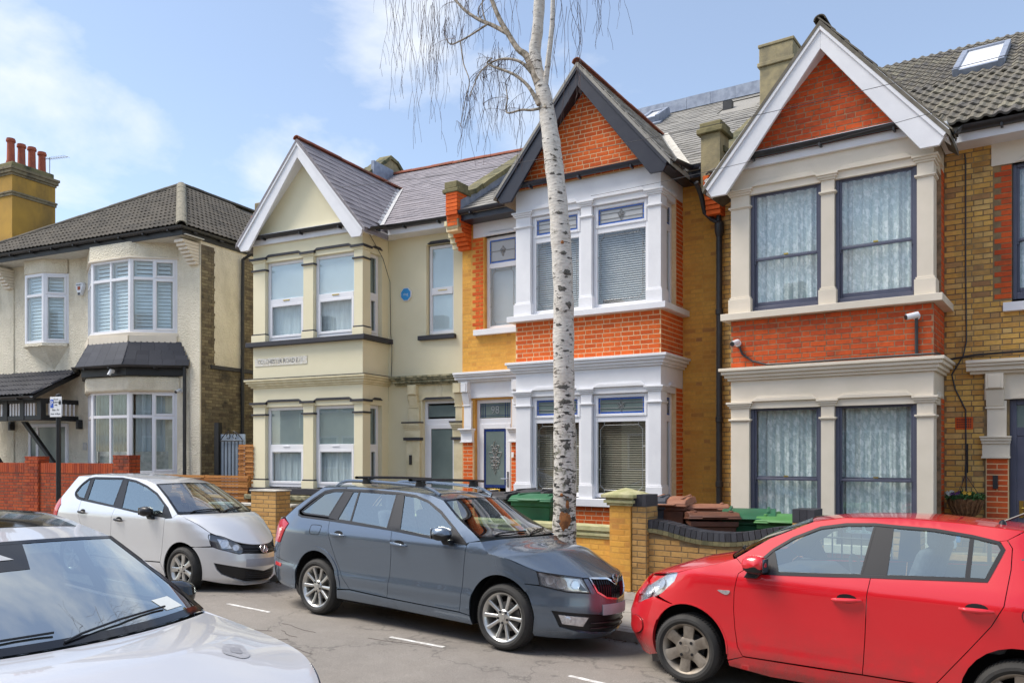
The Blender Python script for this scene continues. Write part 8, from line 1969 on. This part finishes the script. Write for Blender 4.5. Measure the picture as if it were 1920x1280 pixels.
# ---- pale car in the foreground
C = Car('wht', 'pale_car', 'pale silver car in the near foreground, its bonnet cut by the frame', WHT); c = WHT; PHI = lambda x, z: c.phi(x, z)
bs = [(-.45, .33), (-.47, .7), (-.45, .98)]; fr_ = [(.52, .98), (.60, .75), (.58, .5), (.50, .33)]; rr_ = [(-1.35, 1.02), (-1.30, .80), (-1.15, .55), (-1.02, .34)]; FA, RA = (1.35, .33, .37, .39), (-1.45, .33, .37, .39)
dlo = [(-1.75, 1.12), (-1.55, 1.36), (-1.2, 1.425), (-.6, 1.435), (-.15, 1.365), (.25, 1.18), (.50, 1.0), (-.45, 1.0), (-1.35, 1.03)]
D = dict(
 panels=[('front_door', [(-.45, .98), (.52, .98)] + fr_[1:] + bs[:-1], None), ('rear_door', [(-.45, .98), (-1.35, 1.02)] + rr_[1:] + bs[:-1], None),
  ('fender', [(.52, .98), (.60, 1.0), (.90, .965), (1.15, .925), (1.50, .875), (1.62, .86), (1.60, .70), (1.60, .62)] + arc(*FA, 50, 186) + [(.96, .27), (.50, .32)] + fr_[::-1][1:-1], None), ('sill', [(-1.02, .33), (-.45, .32), (.50, .32), (.95, .27), (.96, .2), (-1.05, .2)], None),
  ('rear_quarter', rr_ + [(-1.06, .33)] + arc(*RA, 0, 182) + [(-1.85, .25), (-2.2, .3), (-2.2, 1.0), (-1.95, 1.10), (-1.6, 1.42), (-1.2, 1.44), (-1.55, 1.375), (-1.76, 1.12)], None)],
 strips=[('roof_rail_panel', [(-1.6, 1.425), (-1.3, 1.475), (-.9, 1.50), (-.5, 1.475), (-.04, 1.385), (.25, 1.235), (.60, 1.0), (.50, .995), (.25, 1.19), (-.15, 1.375), (-.6, 1.445), (-1.2, 1.435), (-1.55, 1.37)])],
 glass=[('front_door_window', [(-.50, 1.42), (-.16, 1.355), (.2, 1.19), (.38, 1.02), (-.42, 1.01)]), ('rear_door_window', [(-.58, 1.42), (-1.2, 1.41), (-1.52, 1.35), (-1.70, 1.12), (-1.35, 1.045), (-.55, 1.015)])], black=[('door_pillar', [(-.58, 1.43), (-.50, 1.425), (-.42, 1.0), (-.55, 1.005)])],
 dlo=dlo, handles=[('front_door', -.38, .88, -.18, .875), ('rear_door', -1.22, .90, -1.02, .895)], handle_mat='paint_pale', glassmat='car_glass_dark', wiper=.006, screenmat='screen_glass_sky',
 roof=([(-.04, 1.39), (-.5, 1.475), (-.9, 1.503), (-1.3, 1.48), (-1.6, 1.43)], [(0, .16), (.4, .0), (1, -.1)], [(0, .03), (.5, .04), (1, .03)], 2.2),
 screen=([(.60, 1.005), (.30, 1.195), (-.04, 1.39)], [(0, .33), (1, .16)], [(0, .005), (1, .03)], 2.2),
 bonnet=([(.60, .992), (.90, .962), (1.15, .928), (1.50, .885), (1.62, .86)], [(0, .35), (1, .5)], [(0, .02), (.4, .06), (1, .03)], 2.6, lambda v: .74 + .12 * v ** 2.4),
 hatch=([(-1.6, 1.43), (-1.95, 1.12), (-2.15, 1.0)], [(0, -.1), (1, -.25)], [(0, .03), (1, .0)], 2.2))
ws, bn = common(C, D, 'paint_pale')
C.top('roof_panel_black', 'roof', 'black_gloss', .16, .97, -.9, .9, off=.003, back=False)  # black gloss sheet over most of the roof behind the header
bump = [(0, .70), (40, .71), (52, .72), (PHI(1.60, .66), .64)] + [(PHI(x, z), z) for x, z in arc(*FA, 47, -18, 8)] + [(60, .18), (30, .15), (0, .15)]; C.patch('front_bumper', 'front', [(-a, b) for a, b in bump] + bump[::-1], 'paint_pale', 1, 0, .03, .07)
gr = [(0, .69), (26, .69), (20, .50), (0, .48)]; gg = C.patch('grille', 'front', [(-a, b) for a, b in gr] + gr[::-1], 'trim_black', 1, .004, 0, .06, gap=0, back=False)
for sg in (-1, 1):
    m = lambda L: [(sg * a, b) for a, b in L]
    hlp = m([(64, .858), (54, .832), (40, .77), (30, .735), (32, .66), (48, .69), (62, .78)]); hp = C.patch('headlight', 'front', hlp, 'trim_black', 1, -.01, 0, .05, gap=0); C.patch('headlight_lens', 'front', hlp, 'lamp_glass', 1, .006, .014, .05, gap=.001, back=False, parent=hp); C.ribbon('headlight_seal', 'front', hlp, .012, 'black_gloss', 1, .006, True, hp)
    for a, z, r_ in ((40, .715, .035), (50, .755, .032)):
        Mx, b = badge_ring(C, hp, sg * a, z, r_, -.004); link('lamp_bowl', b.lathe([(r_ * .9, .004), (r_ * .5, -.006), (.001, -.006)], n=20).mesh('lamp_bowl'), 'lamp_silver', hp, Mx)
    for x in (1.35, -1.45): C.wheel(x, .33, sg, .905, .33, .225, 'five')
    C.mirror(.16, sg * .90, 1.04, sg, 'black_gloss', .27, .16, .20, .4)
C.patch('rear_bumper', 'rear', [(-45, .3), (45, .3), (45, 1.0), (-45, 1.0)], 'paint_pale', 1, 0, .01, .1)
f = C.lofts['screen']; MB().grid([[f(.965 - .27 * i / 6, (-.02 + .0 * i) + (j / 8 - .5) * (.46 - .03 * i), .004) for j in range(9)] for i in range(7)]).build('sensor_cover', 'black_gloss', ws, smooth=True); MB().add([f(.80, -.02, .007), f(.80, .07, .007), f(.87, .00, .007)], [(0, 1, 2)]).build('sensor_window', 'film_grey', ws)
MB().grid([[f(.10 + .12 * i / 3, .70 + .15 * j / 3 - .01 * i, .005) for j in range(4)] for i in range(4)]).build('permit_sticker', 'paper_white', ws)
f = C.lofts['bonnet']
def blot(r0, nm, m_, off, a0=.0): 
    cen = (.50, .60); b = MB(); vs = [f(*cen, off)] + [f(cen[0] + r0 * 1.0 * math.cos(a) * (1 + .18 * math.sin(2 * a + 1)), cen[1] + r0 * 1.3 * math.sin(a) * (1 + .15 * math.cos(3 * a)), off) for a in [2 * PI * k / 22 for k in range(22)]]
    b.add(vs, [(0, k + 1, (k + 1) % 22 + 1) for k in range(22)]); return b.build(nm, m_, bn, smooth=True)
pbr('smudge_pale', (.36, .36, .38), .45, c2=(.28, .28, .30), scale=30); blot(.062, 'paint_blemish', 'smudge_pale', .003); blot(.028, 'paint_blemish', 'smudge', .0045)
C.interior(-.55, -1.3, .78, .80); C.finish(-2.1, 1.7, [(-1.45, .38), (1.35, .38)], .80)
